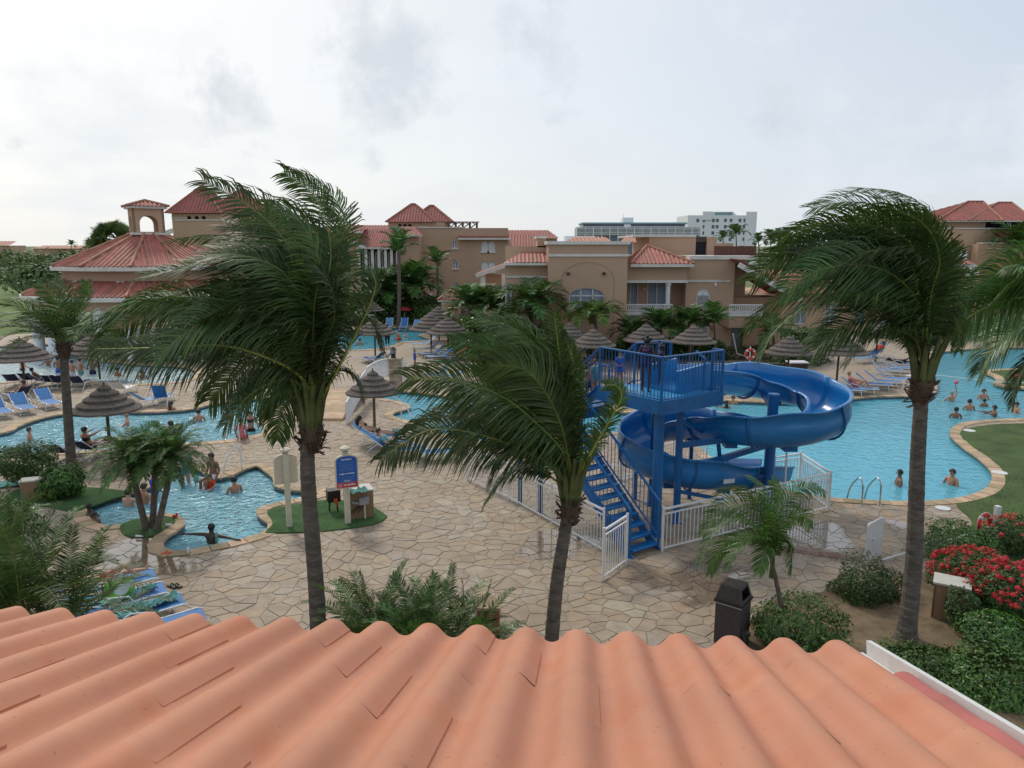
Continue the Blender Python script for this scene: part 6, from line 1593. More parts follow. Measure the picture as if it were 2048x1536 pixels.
# beams, braces and saddles
def beam(a, b, w=.12, h=.16, nm='beam'): return obj(nm, MB().bar(a, b, w, h), MAT['blue'], S)
beam((pB.x, pB.y, 2.2), (7.26, 20.45, 2.2)); beam((pB.x, pB.y, 1.45), (7.27, 20.45, 1.9)); beam((7.4, 20.5, 2.15), (8.75, 20.45, 2.5)); beam((7.45, 20.6, 2.9), (7.5, 21.6, 3.15)); beam((7.4, 20.4, 2.1), (7.4, 19.2, 2.25))
beam((pB.x, pB.y, 2.9), (5.6, 20.6, 2.15), .06, .08, 'brace'); beam((pA.x, pA.y, 1.9), (4.0, 19.9, 1.2), .08, .1); beam((7.3, 20.5, 1.0), (6.3, 20.4, .75), .08, .1, 'brace')
beam((7.55, 20.5, 2.0), (8.6, 20.2, 2.6), .06, .08, 'brace'); beam((pB.x, pB.y, .9), (6.0, 19.9, .45), .06, .1, 'brace'); beam((5.75, 20.0, 2.15), (5.9, 20.1, 1.3), .08, .08, 'hanger'); beam((pC.x, pC.y, 3.2), (6.2, 21.1, 3.3), .1, .14)
for i in (24, 42, 60, 75, 88, 112, 130, 146):
    c = P[i]; obj('saddle', MB().box((c.x, c.y, c.z - .78), (.34, .34, .14)), MAT['blue'], S)
for i in (88, 112): c = P[i]; obj('trough_post', MB().tube([(c.x, c.y, 0), (c.x, c.y, c.z - .72)], .06, 10), MAT['blue'], S)
c = P[158]; obj('trough_post', MB().tube([(c.x, c.y, -.75), (c.x, c.y, c.z - .72)], .06, 10), MAT['blue'], S)
obj('notice_plate', MB().box((5.95, 19.45, 1.15), (.34, .02, .12), rz=.3), MAT['white_board'], S)
obj('white_pipe', MB().tube([(7.65, 19.8, 0), (7.6, 19.8, 2.25)], .025, 8), MAT['white_metal'], S)

# ---------------------------------------------------------------- white fences round the slide
def fence(label, pts, h=1.12, gap=.125, name='fence', cat='fence', dbl=True, cap=.05, zb=.1):
    f = thing(name, label, cat, V((pts[0].x, pts[0].y, 0))); up = V((0, 0, 1))
    for a, b in zip(pts, pts[1:]):
        L = (b - a).length; obj('top_rail', MB().bar(a + up * h, b + up * h, .05, .045), MAT['white_metal'], f)
        if dbl: obj('middle_rail', MB().bar(a + up * (h - .13), b + up * (h - .13), .035, .035), MAT['white_metal'], f)
        obj('bottom_rail', MB().bar(a + up * zb, b + up * zb, .035, .035), MAT['white_metal'], f)
        n = max(2, int(L / gap)); kp = max(1, round(L / 1.9))
        for i in range(1, n):
            c = a.lerp(b, i / n); obj('picket', MB().bar(c + up * zb, c + up * (h - (.13 if dbl else 0)), .02, .02), MAT['white_metal'], f)
        for i in range(0, kp + 1):
            c = a.lerp(b, i / kp)
            if i == 0 and a is not pts[0]: continue
            obj('post', MB().bar(c, c + up * (h + .06), .055, .055), MAT['white_metal'], f)
    return f
fence('white picket railing left of the blue stairs, passing behind the middle palm', [gp(935, 962), gp(1018, 1000), gp(1206, 1106)])
fence('open white gate at the foot of the blue stairs', [gp(1206, 1162), gp(1252, 1128)], name='gate', cat='gate', h=1.22, gap=.11)
fence('white picket railing right of the blue stairs running to the pool', [gp(1324, 1104), gp(1656, 1021), gp(1597, 976), gp(1545, 985)])
fence('low white railing behind the slide on the pool edge', [gp(1240, 960), gp(1345, 935), gp(1412, 925)], h=1.0)
# ---------------------------------------------------------------- thatched parasols
def parasol(label, px, py, hw, apexz=2.75, pole='wood_pole', tiers=5, D=None, flat=1.0, group='thatched parasols'):
    r = ray(px, py); t = (apexz - CAMH) / r.z; base = V((r.x * t, r.y * t, 0)); rad = hw / FPX * t
    o = thing('thatched_parasol', label, 'parasol', base, group=group)
    obj('pole', MB().tube([base, base + V((.02, 0, apexz - .35))], [.06, .05], 9), MAT[pole], o)
    H = .92 * flat * (rad / 1.15) ** .6
    for k in range(tiers):
        a, b = k / tiers, (k + 1) / tiers
        za, zb = apexz - H * a, apexz - H * b
        ra, rb = max(.02, rad * a * .93), rad * b
        n = 34; vs = []; fs = []
        prof = [(ra, za), (rb * .5 + ra * .5, (za + zb) / 2 + .035), (rb, zb + .055), (rb * .995, zb - .012), (rb * .86, zb + .01)]
        o2 = MB().lathe(prof, base, n, jit=.013)
        obj('thatch_tier', o2, MAT['thatch'], o)
    obj('finial', MB().tube([base + V((0, 0, apexz - .05)), base + V((0, 0, apexz + .08))], [.05, .02], 7), MAT['thatch'], o)
    st = MB()
    for k in range(8):
        a = math.pi * k / 4; st.bar(base + V((0, 0, apexz - .45)), base + V((math.cos(a) * rad * .9, math.sin(a) * rad * .9, apexz - H * .93)), .03)
    obj('spokes', st, MAT['wood_pole'], o, kind='stuff')
    return o, base
parasol('thatched parasol with an olive pole beside the reading sunbathers', 745, 741, 55, pole='wood_pole2', tiers=5)
parasol('thatched parasol left of the date palm by the middle pool', 207, 768, 66)
parasol('thatched parasol directly behind the slide platform, left of the two', 1293, 647, 47)
parasol('thatched parasol directly behind the slide platform, right of the two', 1388, 650, 47)
parasol('thatched parasol left of the slide platform over the middle palm', 1187, 657, 46)
parasol('thatched parasol half hidden behind another, leftmost by the tan building', 1140, 645, 42)
parasol('squat thatched parasol between the slide and a round hedge', 1580, 671, 47)
parasol('thatched parasol over the first right loungers, under palm leaves', 1681, 664, 58, 2.9)
parasol('thatched parasol hidden in palm leaves over the rear right loungers', 1758, 640, 44)
parasol('lone thatched parasol before the rear hedge', 822, 588, 26)
parasol('thatched parasol left front of the central cluster', 861, 628, 44)
parasol('thatched parasol right front of the central cluster', 895, 634, 44)
parasol('thatched parasol middle of the central cluster', 877, 612, 38)
parasol('thatched parasol at the back right of the central cluster', 910, 603, 32)
parasol('thatched parasol right of the tallest left palm over two standing people', 748, 636, 42)
parasol('thatched parasol barely showing behind the tallest left palm', 742, 600, 26)
parasol('thatched parasol at far left before the pale pool', 38, 676, 60)
parasol('thatched parasol standing right of the far left bar columns', 190, 662, 62)
# bar stools and a counter below the squat parasol
c = gp(1592, 760); t = thing('towel_counter', 'small dark counter with a white top under the squat parasol', 'counter', c)
obj('body', MB().box(c + V((0, 0, .5)), (.9, .7, 1.0)), MAT['pavil_wood'], t); obj('top', MB().box(c + V((0, 0, 1.03)), (1.05, .85, .07)), MAT['white'], t)

# ---------------------------------------------------------------- sun loungers (local: foot towards +Y)
def make_lounger(label, sl, back=38, name='sun_lounger'):
    t = thing(name, label, 'sun lounger', (0, 0, 0), group='blue sling sun loungers')
    b = R(back); hz = .34; y0 = -.22; bl = .78; W2 = .31
    bt = V((0, y0 - math.cos(b) * bl, hz + math.sin(b) * bl))
    k = dict(local=True)
    for s in (-1, 1):
        mb = MB().tube([(s * W2, .98, hz - .02), (s * W2, .9, hz + .01), (s * W2, .3, hz - .015), (s * W2, y0, hz)], .02, 6)
        obj('side_rail', mb, MAT['white_metal'], t, **k)
        obj('back_rail', MB().tube([(s * W2, y0, hz), (s * W2, bt.y * .5 + y0 * .5, (hz + bt.z) / 2 + .01), (s * W2, bt.y, bt.z)], .018, 6), MAT['white_metal'], t, **k)
        obj('leg', MB().tube([(s * W2, .72, hz), (s * (W2 + .01), .80, .0)], .018, 6), MAT['white_metal'], t, **k)
        obj('leg', MB().tube([(s * W2, .0, hz + .02), (s * (W2 + .02), -.28, .28), (s * (W2 + .02), -.62, .0)], .018, 6), MAT['white_metal'], t, **k)
        obj('armrest', MB().tube([(s * (W2 + .015), .12, hz), (s * (W2 + .03), .0, hz + .17), (s * (W2 + .03), -.3, hz + .22), (s * (W2 + .015), -.42, hz + .16)], .017, 6), MAT['white_metal'], t, **k)
    obj('cross_bar', MB().bar((-W2, .79, .06), (W2, .79, .06), .02).bar((-W2, -.5, .08), (W2, -.5, .08), .02), MAT['white_metal'], t, **k)
    def sling(p):
        mb = MB(); vs = []; fs = []; n = 6
        for i, q_ in enumerate(p):
            for j in range(n + 1):
                x = -W2 + .02 + (2 * W2 - .04) * j / n; sag = -.018 * (1 - (2 * j / n - 1) ** 2); vs.append((x, q_[0], q_[1] + sag))
        for i in range(len(p) - 1):
            for j in range(n): a = i * (n + 1) + j; fs.append((a, a + 1, a + n + 2, a + n + 1))
        return mb.add(vs, fs)
    obj('seat_sling', sling([(.96, hz), (.6, hz + .004), (.3, hz - .004), (y0 + .02, hz + .008)]), MAT[sl], t, smooth=True, **k)
    obj('back_sling', sling([(y0, hz + .02), ((bt.y + y0) / 2, (bt.z + hz) / 2 + .02), (bt.y, bt.z)]), MAT[sl], t, smooth=True, **k)
    return t
LP = {}
def lounger(px, py, h, label, style='sling', back=38, z=.3):
    key = (style, back); loc = gp(px, py, z); loc.z = .0; rz = R(h - 90)
    if key not in LP:
        LP[key] = make_lounger(label, style, back); LP[key].location = loc; LP[key].rotation_euler = (0, 0, rz); return LP[key]
    return dup(LP[key], loc, rz, label)
HN = 35
def near_l(fx, fy, label):
    f = gp(fx, fy, .34); d = V((math.cos(R(HN)), math.sin(R(HN)), 0)); c = f - d * .97; c.z = 0
    key = ('sling', 16)
    if key not in LP:
        LP[key] = make_lounger(label, 'sling', 16); LP[key].location = c; LP[key].rotation_euler = (0, 0, R(HN - 90)); return LP[key]
    return dup(LP[key], c, R(HN - 90), label)
nA = near_l(311, 1146, 'sun lounger with the sunbather in red trunks, farthest of the four by the roof')
nB = near_l(331, 1174, 'sun lounger holding a green and white bag near the roof')
nC = near_l(368, 1196, 'sun lounger covered by crumpled teal towels near the roof')
nD = near_l(410, 1227, 'empty sun lounger half hidden by the tile roof edge')
for px, py, h, st, bk, lb in (
    (-2, 820, -42, 'sling', 38, 'blue sun lounger cut by the left picture edge beside the middle pool'),
    (45, 812, -42, 'sling', 38, 'blue sun lounger on the left deck, middle of the front row'),
    (95, 802, -42, 'sling', 38, 'blue sun lounger on the left deck, nearest the palm trunk'),
    (38, 790, 150, 'sling_dark', 38, 'navy backed sun lounger seen from behind with a sunbather, left deck'),
    (30, 762, 105, 'sling_dark', 38, 'navy sun lounger facing the pale pool, leftmost of that row'),
    (62, 760, 100, 'sling_dark', 38, 'navy sun lounger facing the pale pool, second from the left'),
    (88, 762, 60, 'sling_dark', 38, 'navy sun lounger turned right among the row by the pale pool'),
    (106, 764, 105, 'sling_dark', 38, 'navy sun lounger just left of the slim palm trunk'),
    (122, 765, 105, 'sling_dark', 38, 'navy sun lounger touching the slim palm trunk'),
    (160, 766, 100, 'sling_dark', 38, 'navy sun lounger just right of the slim palm trunk'),
    (245, 778, 90, 'white', 38, 'white framed seat beyond the left parasol'),
    (325, 795, 100, 'sling', 60, 'blue upright lounger behind hanging palm leaves on the left deck'),
    (295, 800, 60, 'sling_light', 38, 'light blue lounger behind hanging palm leaves near the pool edge'),
    (128, 905, 90, 'sling_dark', 38, 'navy lounger back behind the domed bush'),
    (185, 898, 80, 'sling_dark', 38, 'navy lounger with arms between palm trunk and date palm'),
    (255, 892, 0, 'sling_light', 16, 'lounger with a person lying flat behind the date palm'),
    (330, 888, 170, 'sling', 60, 'lounger of the man stretching his arms by the middle pool'),
    (778, 652, -90, 'sling_light', 60, 'pale blue chair with a towel before the rear hedge'),
    (808, 652, -90, 'sling', 60, 'deep blue chair below the red parasol before the rear hedge'),
    (834, 652, -90, 'sling_light', 38, 'pale lounger right of the two rear chairs'),
    (945, 660, -90, 'sling', 60, 'blue upright lounger among the clump palms at the rear'),
    (848, 688, 195, 'sling_light', 38, 'light blue lounger farthest in the central row'),
    (858, 697, 205, 'sling_light', 38, 'light blue lounger second in the central row'),
    (868, 706, 205, 'sling_light', 38, 'light blue lounger third in the central row'),
    (882, 712, 205, 'sling_light', 38, 'light blue lounger nearest in the central row'),
    (905, 702, 205, 'sling_light', 38, 'light blue lounger right of the central row under the parasols'),
    (918, 712, 205, 'sling', 38, 'blue lounger with the seated woman in orange'),
    (880, 748, 215, 'sling', 60, 'bright blue upright lounger with a towel over its top'),
    (908, 752, 200, 'sling', 38, 'bright blue lounger beside the middle palm leaves'),
    (748, 718, 150, 'sling', 38, 'blue lounger behind the white bridge rail'),
    (766, 716, 165, 'sling_light', 38, 'lounger draped in a green towel behind the white bridge rail'),
    (750, 872, 6, 'sling_light', 38, 'light lounger of the dark haired reader'),
    (768, 884, 6, 'sling_light', 38, 'light lounger under the parasol with bags on it'),
    (790, 899, 6, 'sling', 38, 'blue lounger with teal towel and outstretched legs'),
    (858, 905, 15, 'sling', 38, 'blue lounger mostly hidden behind the middle palm leaves'),
    (1664, 786, -24, 'sling', 38, 'blue lounger nearest the slide curve with a sunbather'),
    (1690, 778, -24, 'sling', 38, 'blue lounger between slide curve and parasol pole'),
    (1716, 776, -24, 'sling_light', 38, 'lounger of the sunbather with drawn up knees'),
    (1745, 768, -24, 'sling', 38, 'blue lounger fourth from the slide along the right pool'),
    (1762, 762, -24, 'sling', 38, 'blue lounger fifth from the slide along the right pool'),
    (1783, 757, -24, 'sling', 38, 'blue lounger sixth from the slide beside the parasol pole'),
    (1772, 740, -24, 'sling', 38, 'blue lounger in the rear right row, nearest the parasol pole'),
    (1788, 735, -24, 'sling', 38, 'blue lounger in the rear right row, second from the pole'),
    (1803, 728, -24, 'sling', 38, 'blue lounger in the rear right row, nearest the palm collar'),
    (1735, 716, 200, 'sling_light', 38, 'lounger turned away at the rear right under the parasols'),
    (1752, 706, 200, 'sling', 60, 'upright blue lounger at the rear right with towels'),
    (1868, 690, 230, 'sling', 60, 'blue chair just right of the tall palm collar')):
    lounger(px, py, h, lb, st, bk)

# ---------------------------------------------------------------- people
def skin(name, verts, edges, radii, sub=1):
    me = bpy.data.meshes.new(name); me.from_pydata([tuple(v) for v in verts], edges, [])
    o = bpy.data.objects.new(name, me); COL.objects.link(o)
    md = o.modifiers.new('skin', 'SKIN'); md.use_smooth_shade = True
    o.modifiers.new('sub', 'SUBSURF').levels = sub; o.modifiers['sub'].render_levels = sub
    sv = me.skin_vertices[0].data
    for i, r in enumerate(radii): sv[i].radius = (r, r) if not isinstance(r, tuple) else r; sv[i].use_root = i == 0
    dg = bpy.context.evaluated_depsgraph_get(); dg.update()
    m2 = bpy.data.meshes.new_from_object(o.evaluated_get(dg)); bpy.data.objects.remove(o); bpy.data.meshes.remove(me)
    for p in m2.polygons: p.use_smooth = True
    m2.materials.clear(); return m2
BASE = dict(pel=(0, 0, .94), spi=(0, .01, 1.14), che=(0, 0, 1.33), nek=(0, 0, 1.49), hd=(0, .015, 1.60), top=(0, .01, 1.69),
            sh=(.175, 0, 1.41), el=(.24, -.02, 1.12), wr=(.25, .05, .88), hn=(.25, .07, .80), hip=(.09, 0, .88), kn=(.10, .02, .48), an=(.10, -.02, .08), to=(.12, .13, .03))
def pose(**k):
    j = {}
    for a, v in BASE.items():
        if a in ('pel', 'spi', 'che', 'nek', 'hd', 'top'): j[a] = V(v)
        else: j[a + 'R'] = V(v); j[a + 'L'] = V((-v[0], v[1], v[2]))
    for a, v in k.items():
        if a in j: j[a] = V(v)
        else: j[a + 'R'] = V(v); j[a + 'L'] = V((-v[0], v[1], v[2]))
    return j
POSE = {
 'stand': pose(),
 'bent_arm': pose(elR=(.26, .02, 1.14), wrR=(.16, .22, 1.12), hnR=(.1, .27, 1.14)),
 'wade': pose(el=(.27, .06, 1.15), wr=(.31, .26, 1.02), hn=(.32, .33, 1.0)),
 'wade_fwd': pose(el=(.24, .18, 1.18), wr=(.14, .42, 1.16), hn=(.10, .49, 1.15)),
 'throw': pose(elR=(.30, .05, 1.62), wrR=(.24, .1, 1.86), hnR=(.23, .11, 1.94), elL=(-.34, .1, 1.2), wrL=(-.48, .25, 1.15), hnL=(-.52, .31, 1.14)),
 'reach': pose(el=(.22, .2, 1.34), wr=(.2, .45, 1.38), hn=(.19, .53, 1.39)),
 'edge_arms': pose(el=(.48, -.03, 1.40), wr=(.74, -.04, 1.38), hn=(.83, -.04, 1.37)),
 'recline': pose(pel=(0, -.14, .45), spi=(0, -.29, .57), che=(0, -.43, .72), nek=(0, -.53, .86), hd=(0, -.56, .98), top=(0, -.57, 1.07), sh=(.17, -.46, .79), el=(.27, -.26, .62), wr=(.2, -.02, .58), hn=(.16, .05, .58), hip=(.09, -.06, .44), kn=(.11, .33, .45), an=(.10, .73, .41), to=(.12, .78, .53)),
 'recline_knees': pose(pel=(0, -.14, .45), spi=(0, -.27, .58), che=(0, -.38, .74), nek=(0, -.45, .89), hd=(0, -.46, 1.01), top=(0, -.46, 1.1), sh=(.17, -.4, .8), el=(.25, -.14, .68), wr=(.16, .1, .68), hn=(.12, .17, .68), hip=(.09, -.06, .44), kn=(.11, .28, .74), an=(.10, .52, .42), to=(.12, .65, .40)),
 'sit_arms': pose(pel=(0, -.1, .45), spi=(0, -.2, .62), che=(0, -.27, .8), nek=(0, -.31, .96), hd=(0, -.3, 1.07), top=(0, -.3, 1.16), sh=(.17, -.28, .87), el=(.2, -.03, .9), wr=(.18, .22, .94), hn=(.17, .3, .95), hip=(.09, -.02, .44), kn=(.12, .34, .52), an=(.10, .7, .41), to=(.12, .78, .5)),
 'lie': pose(pel=(0, -.05, .46), spi=(0, -.26, .48), che=(0, -.45, .52), nek=(0, -.6, .56), hd=(0, -.70, .58), top=(0, -.79, .60), sh=(.17, -.5, .52), el=(.30, -.66, .5), wr=(.16, -.84, .5), hn=(.10, -.88, .5), hip=(.09, .02, .45), knR=(.11, .36, .72), anR=(.10, .58, .42), toR=(.12, .7, .41), knL=(-.11, .42, .45), anL=(-.10, .82, .42), toL=(-.12, .86, .52)),
 'squat': pose(pel=(0, -.1, .32), spi=(0, -.04, .5), che=(0, .06, .66), nek=(0, .14, .8), hd=(0, .2, .9), top=(0, .22, .99), sh=(.16, .06, .73), el=(.2, .24, .5), wr=(.16, .34, .28), hn=(.15, .36, .2), hip=(.1, -.08, .3), kn=(.16, .26, .42), an=(.14, .06, .08), to=(.16, .2, .03)),
 'edge_sit': pose(pel=(0, -.05, .12), spi=(0, -.06, .32), che=(0, -.04, .5), nek=(0, -.02, .66), hd=(0, 0, .77), top=(0, 0, .86), sh=(.165, -.04, .58), el=(.23, -.06, .32), wr=(.22, .06, .12), hn=(.22, .1, .06), hip=(.09, .02, .1), kn=(.12, .4, .08), an=(.11, .46, -.3), to=(.12, .58, -.36)),
}
PM = {}
def body_mesh(pn):
    if pn in PM: return PM[pn]
    j = POSE[pn]; v = []; e = []; r = []; idx = {}
    def add(n, p, rad, par=None):
        idx[n] = len(v); v.append(p); r.append(rad)
        if par: e.append((idx[par], idx[n]))
    add('pel', j['pel'], .125); add('spi', j['spi'], .105, 'pel'); add('che', j['che'], .125, 'spi'); add('nek', j['nek'], .05, 'che')
    up = (j['top'] - j['hd']).normalized(); add('hd', j['hd'], .088, 'nek'); add('top', j['top'] , .055, 'hd')
    for s in 'RL':
        add('sh' + s, j['sh' + s], .058, 'che'); add('el' + s, j['el' + s], .039, 'sh' + s); add('wr' + s, j['wr' + s], .026, 'el' + s); add('hn' + s, j['hn' + s], .030, 'wr' + s)
        d = (j['hn' + s] - j['wr' + s]).normalized(); a = d.cross(V((0, 1, .1)) if abs(d.y) < .8 else V((0, 0, 1))).normalized()
        for k in range(4):
            o = a * (k - 1.5) * .019; f = j['hn' + s] + d * .035 + o; add(f'f{s}{k}', f, .0085, 'hn' + s); add(f'g{s}{k}', f + d * (.045 - abs(k - 1.4) * .007) + d.cross(a) * .012, .007, f'f{s}{k}')
        tb = j['wr' + s].lerp(j['hn' + s], .6) + a * (-.035); add(f't{s}', tb, .009, 'hn' + s); add(f'u{s}', tb + d * .03 - a * .012, .008, f't{s}')
        add('hip' + s, j['hip' + s], .088, 'pel'); add('kn' + s, j['kn' + s], .054, 'hip' + s); mid = j['kn' + s].lerp(j['an' + s], .35); add('cf' + s, mid, .052, 'kn' + s); add('an' + s, j['an' + s], .034, 'cf' + s); add('to' + s, j['to' + s], .028, 'an' + s)
    PM[pn] = skin('body', v, e, r); return PM[pn]
def seg(mb, pts, rad, n=12): mb.tube(pts, rad, n, cap=False); return mb
def clothes(pn, kind):
    j = POSE[pn]; mb = MB()
    if kind in ('trunks', 'bikini'):
        seg(mb, [j['pel'].lerp(j['spi'], .35), j['pel'], j['pel'] - (j['spi'] - j['pel']) * .3], [.132, .15, .12])
        for s in 'RL': seg(mb, [j['hip' + s].lerp(j['pel'], .4), j['hip' + s], j['hip' + s].lerp(j['kn' + s], .5 if kind == 'trunks' else .12)], [.10, .108, .088 if kind == 'trunks' else .1])
    if kind in ('top', 'bikini'):
        d = (j['che'] - j['spi']).normalized(); seg(mb, [j['che'] - d * .09, j['che'] - d * .02, j['che'] + d * .045], [.128, .145, .13])
    if kind in ('shirt', 'suit'):
        d = (j['nek'] - j['che']); seg(mb, [j['pel'] - (j['spi'] - j['pel']) * .25, j['pel'], j['spi'], j['che'], j['che'] + d * .62], [.13, .15, .128, .152, .075])
        for s in 'RL':
            seg(mb, [j['sh' + s].lerp(j['che'], .4), j['sh' + s], j['sh' + s].lerp(j['el' + s], .6 if kind == 'shirt' else .1)], [.085, .075, .058])
            seg(mb, [j['hip' + s].lerp(j['pel'], .4), j['hip' + s], j['hip' + s].lerp(j['kn' + s], .12)], [.10, .108, .1])
    if kind == 'leggings':
        seg(mb, [j['spi'], j['pel'], j['pel'] - (j['spi'] - j['pel']) * .3], [.12, .15, .12])
        for s in 'RL': seg(mb, [j['hip' + s], j['kn' + s], j['kn' + s].lerp(j['an' + s], .6)], [.105, .07, .055])
    return mb
def hair_mesh(pn, style):
    j = POSE[pn]; c = j['hd'].lerp(j['top'], .35); u = (j['top'] - j['hd']).normalized(); f = V((0, 1, 0)); 
    if abs(u.y) > .8: f = V((0, 0, 1))
    f = (f - u * f.dot(u)).normalized(); s = f.cross(u); mb = MB(); vs = []; fs = []; n = 14; m = 6
    for i in range(m + 1):
        for k in range(n):
            t = 2 * math.pi * k / n; front = max(0, math.cos(t)); ph = (math.pi * (.72 if style != 'long' else .85) - front ** .6 * math.pi * .38) * i / m
            d = u * math.cos(ph) + (f * math.cos(t) + s * math.sin(t)) * math.sin(ph)
            vs.append(c + d * (.106 if style != 'bald' else .096) * (1 + rnd.uniform(-.02, .03)) + u * .0)
    for i in range(m):
        for k in range(n): fs.append((i * n + k, i * n + (k + 1) % n, (i + 1) * n + (k + 1) % n, (i + 1) * n + k))
    mb.add(vs, fs)
    if style == 'long': mb.tube([c - f * .09, c - f * .11 - u * .14, c - f * .10 - u * .27], [.075, .08, .04], 9)
    if style == 'tails':
        for q_ in (-1, 1): mb.ball(tuple(c + s * q_ * .12 + u * .05), .055); 
        mb.ball(tuple(c + u * .11), .06)
    return mb
def face_mesh(pn):
    j = POSE[pn]; c = j['hd'].lerp(j['top'], .2); u = (j['top'] - j['hd']).normalized(); f = V((0, 1, 0))
    if abs(u.y) > .8: f = V((0, 0, 1))
    f = (f - u * f.dot(u)).normalized(); s = f.cross(u)
    nose = MB().tube([c + f * .085 + u * .02, c + f * .108 - u * .02], [.008, .015], 6)
    for q_ in (-1, 1): nose.ball(tuple(c + s * q_ * .09), (.014, .02, .028), 6, 4)
    eyes = MB()
    for q_ in (-1, 1): eyes.ball(tuple(c + f * .084 + s * q_ * .032 + u * .018), .011, 6, 4)
    eyes.bar(c + f * .088 - u * .045 - s * .022, c + f * .088 - u * .045 + s * .022, .008)
    return nose, eyes
GM = {}
def cached(key, fn, mat):
    k = key + (mat,)
    if k not in GM: GM[k] = mesh(key[0], fn(), MAT[mat], smooth=True)
    return GM[k]
def person(px, py, pn, h, label, sk='skin_tan', hair='hair_black', hs='short', wear=('trunks', 'cloth_blue'), scale=1.0, z=0.0, loc=None, wear2=None, dz=0.0):
    l = V(loc) if loc is not None else gp(px, py, z); l = l + V((0, 0, dz))
    if wear == ('trunks', 'cloth_blue'): wear = ('trunks', ['cloth_navy', 'cloth_black', 'cloth_red', 'cloth_blue', 'cloth_white', 'cloth_teal'][len(label) % 6])
    t = thing('person', label, 'person', l, rz=R(h - 90)); t.scale = (scale,) * 3
    o = lobj('body', body_mesh(pn), t)
    if not body_mesh(pn).materials: body_mesh(pn).materials.append(MAT[sk])
    o.material_slots[0].link = 'OBJECT'; o.material_slots[0].material = MAT[sk]
    no, ey = ('nose_ears', pn), ('eyes_mouth', pn)
    lobj('facial_features', cached(no, lambda: face_mesh(pn)[0], sk), t)
    lobj('eyes_and_mouth', cached(ey, lambda: face_mesh(pn)[1], 'hair_brown'), t)
    lobj('hair', cached(('hair', pn, hs), lambda: hair_mesh(pn, hs), hair), t)
    for i, wr in enumerate([wear, wear2]):
        if wr: lobj({'trunks': 'swim_trunks', 'bikini': 'bikini', 'top': 'bikini_top', 'shirt': 'shirt', 'suit': 'swimsuit', 'leggings': 'leggings'}[wr[0]], cached((wr[0], pn), lambda: clothes(pn, wr[0]), wr[1]), t)
    return t
def wader(px, py, h, label, pn='wade', deep=1.2, **k):
    """deep: body height that stays below the water; py is the waterline"""
    p = gp(px, py, WZ); return person(0, 0, pn, h, label, loc=(p.x, p.y, WZ - deep * k.get('scale', 1)), **k)
wader(1798, 970, 165, 'dark haired man wading in front of the tall right palm trunk', sk='skin_brown')
wader(1903, 969, 200, 'man wading alone near the right pool bend', sk='skin_tan', hair='hair_brown')
wader(1903, 802, 100, 'man in the right pool throwing a ball with one raised arm', pn='throw', sk='skin_tan', hair='hair_grey', hs='bald')
wader(1966, 798, 250, 'broad man standing in the pool behind a child', sk='skin_tan', hair='hair_brown')
wader(1968, 813, 90, 'small dark head in front of the broad man in the pool', sk='skin_brown', deep=1.25, scale=.8)
wader(1938, 820, 80, 'bather with spread arms at the centre of the ball game', sk='skin_tan')
wader(1911, 836, 60, 'bather nearest the curved lawn edge on the left', pn='wade_fwd', sk='skin_brown', deep=1.22)
wader(1988, 833, 170, 'bather reaching out beside the lawn edge', pn='reach', sk='skin_brown', deep=1.2)
wader(2032, 826, 180, 'bather partly hidden by leaves at the right picture edge', sk='skin_tan')
wader(1436, 812, 120, 'swimmer behind the slide, left of the pair', sk='skin_tan', deep=1.3)
wader(1466, 808, 240, 'swimmer behind the slide, right of the pair', sk='skin_tan', deep=1.3)
wader(1452, 816, 90, 'dark haired swimmer between the pair behind the slide', sk='skin_brown', deep=1.36, hs='long')
wader(343, 826, 80, 'woman with long hair at the far edge of the middle pool', sk='skin_tan', hair='hair_brown', hs='long', wear=('bikini', 'cloth_black'), deep=1.16)
wader(502, 862, -70, 'woman in a black bikini standing by the pool rail', sk='skin_tan', hs='long', wear=('bikini', 'cloth_black'), deep=.86)
person(484, 880, 'edge_sit', 95, 'child in a pink top sitting on the pool edge with her back turned', sk='skin_brown', hs='short', wear=('shirt', 'cloth_pink'), scale=.92, dz=.05)
wader(371, 966, -60, 'person in a teal shirt wading in the nearest pool behind the date palm', wear=('shirt', 'cloth_teal'), sk='skin_tan', hair='hair_brown', deep=.5, pn='bent_arm')
person(426, 962, 'edge_sit', -110, 'sitter with a dark cap on the tip of the deck by the nearest pool', sk='skin_brown', dz=.05, wear=('trunks', 'cloth_white'))
wader(421, 976, -90, 'child with a red float below the sitter with the cap', pn='wade_fwd', sk='skin_tan', hair='hair_brown', deep=1.08, scale=.72, wear=('shirt', 'cloth_red'))
wader(310, 990, 20, 'person in a bright blue shirt behind the date palm trunks', wear=('shirt', 'cloth_blue'), sk='skin_brown', deep=.82, scale=.9)
wader(290, 1006, 60, 'bare backed man crouching in the water behind the date palm', sk='skin_tan', hair='hair_brown', deep=1.1)
wader(180, 1038, 10, 'dark haired child in the corner of the nearest pool', sk='skin_dark', deep=1.2, scale=.9, pn='wade_fwd')
wader(191, 1050, 0, 'small child at the corner edge of the nearest pool', sk='skin_brown', deep=1.22, scale=.75)
p = gp(420, 1080, 0); person(0, 0, 'edge_arms', 76, 'man seen from behind resting both arms along the near pool edge', sk='skin_dark', hs='bald', loc=(p.x, p.y + .12, -1.32))
wader(45, 740, 60, 'bather standing by the far left parasol pole in the pale pool', sk='skin_tan', hair='hair_grey', deep=.9)
wader(97, 732, 120, 'bather with a raised arm in the pale pool', pn='throw', sk='skin_brown', deep=1.1)
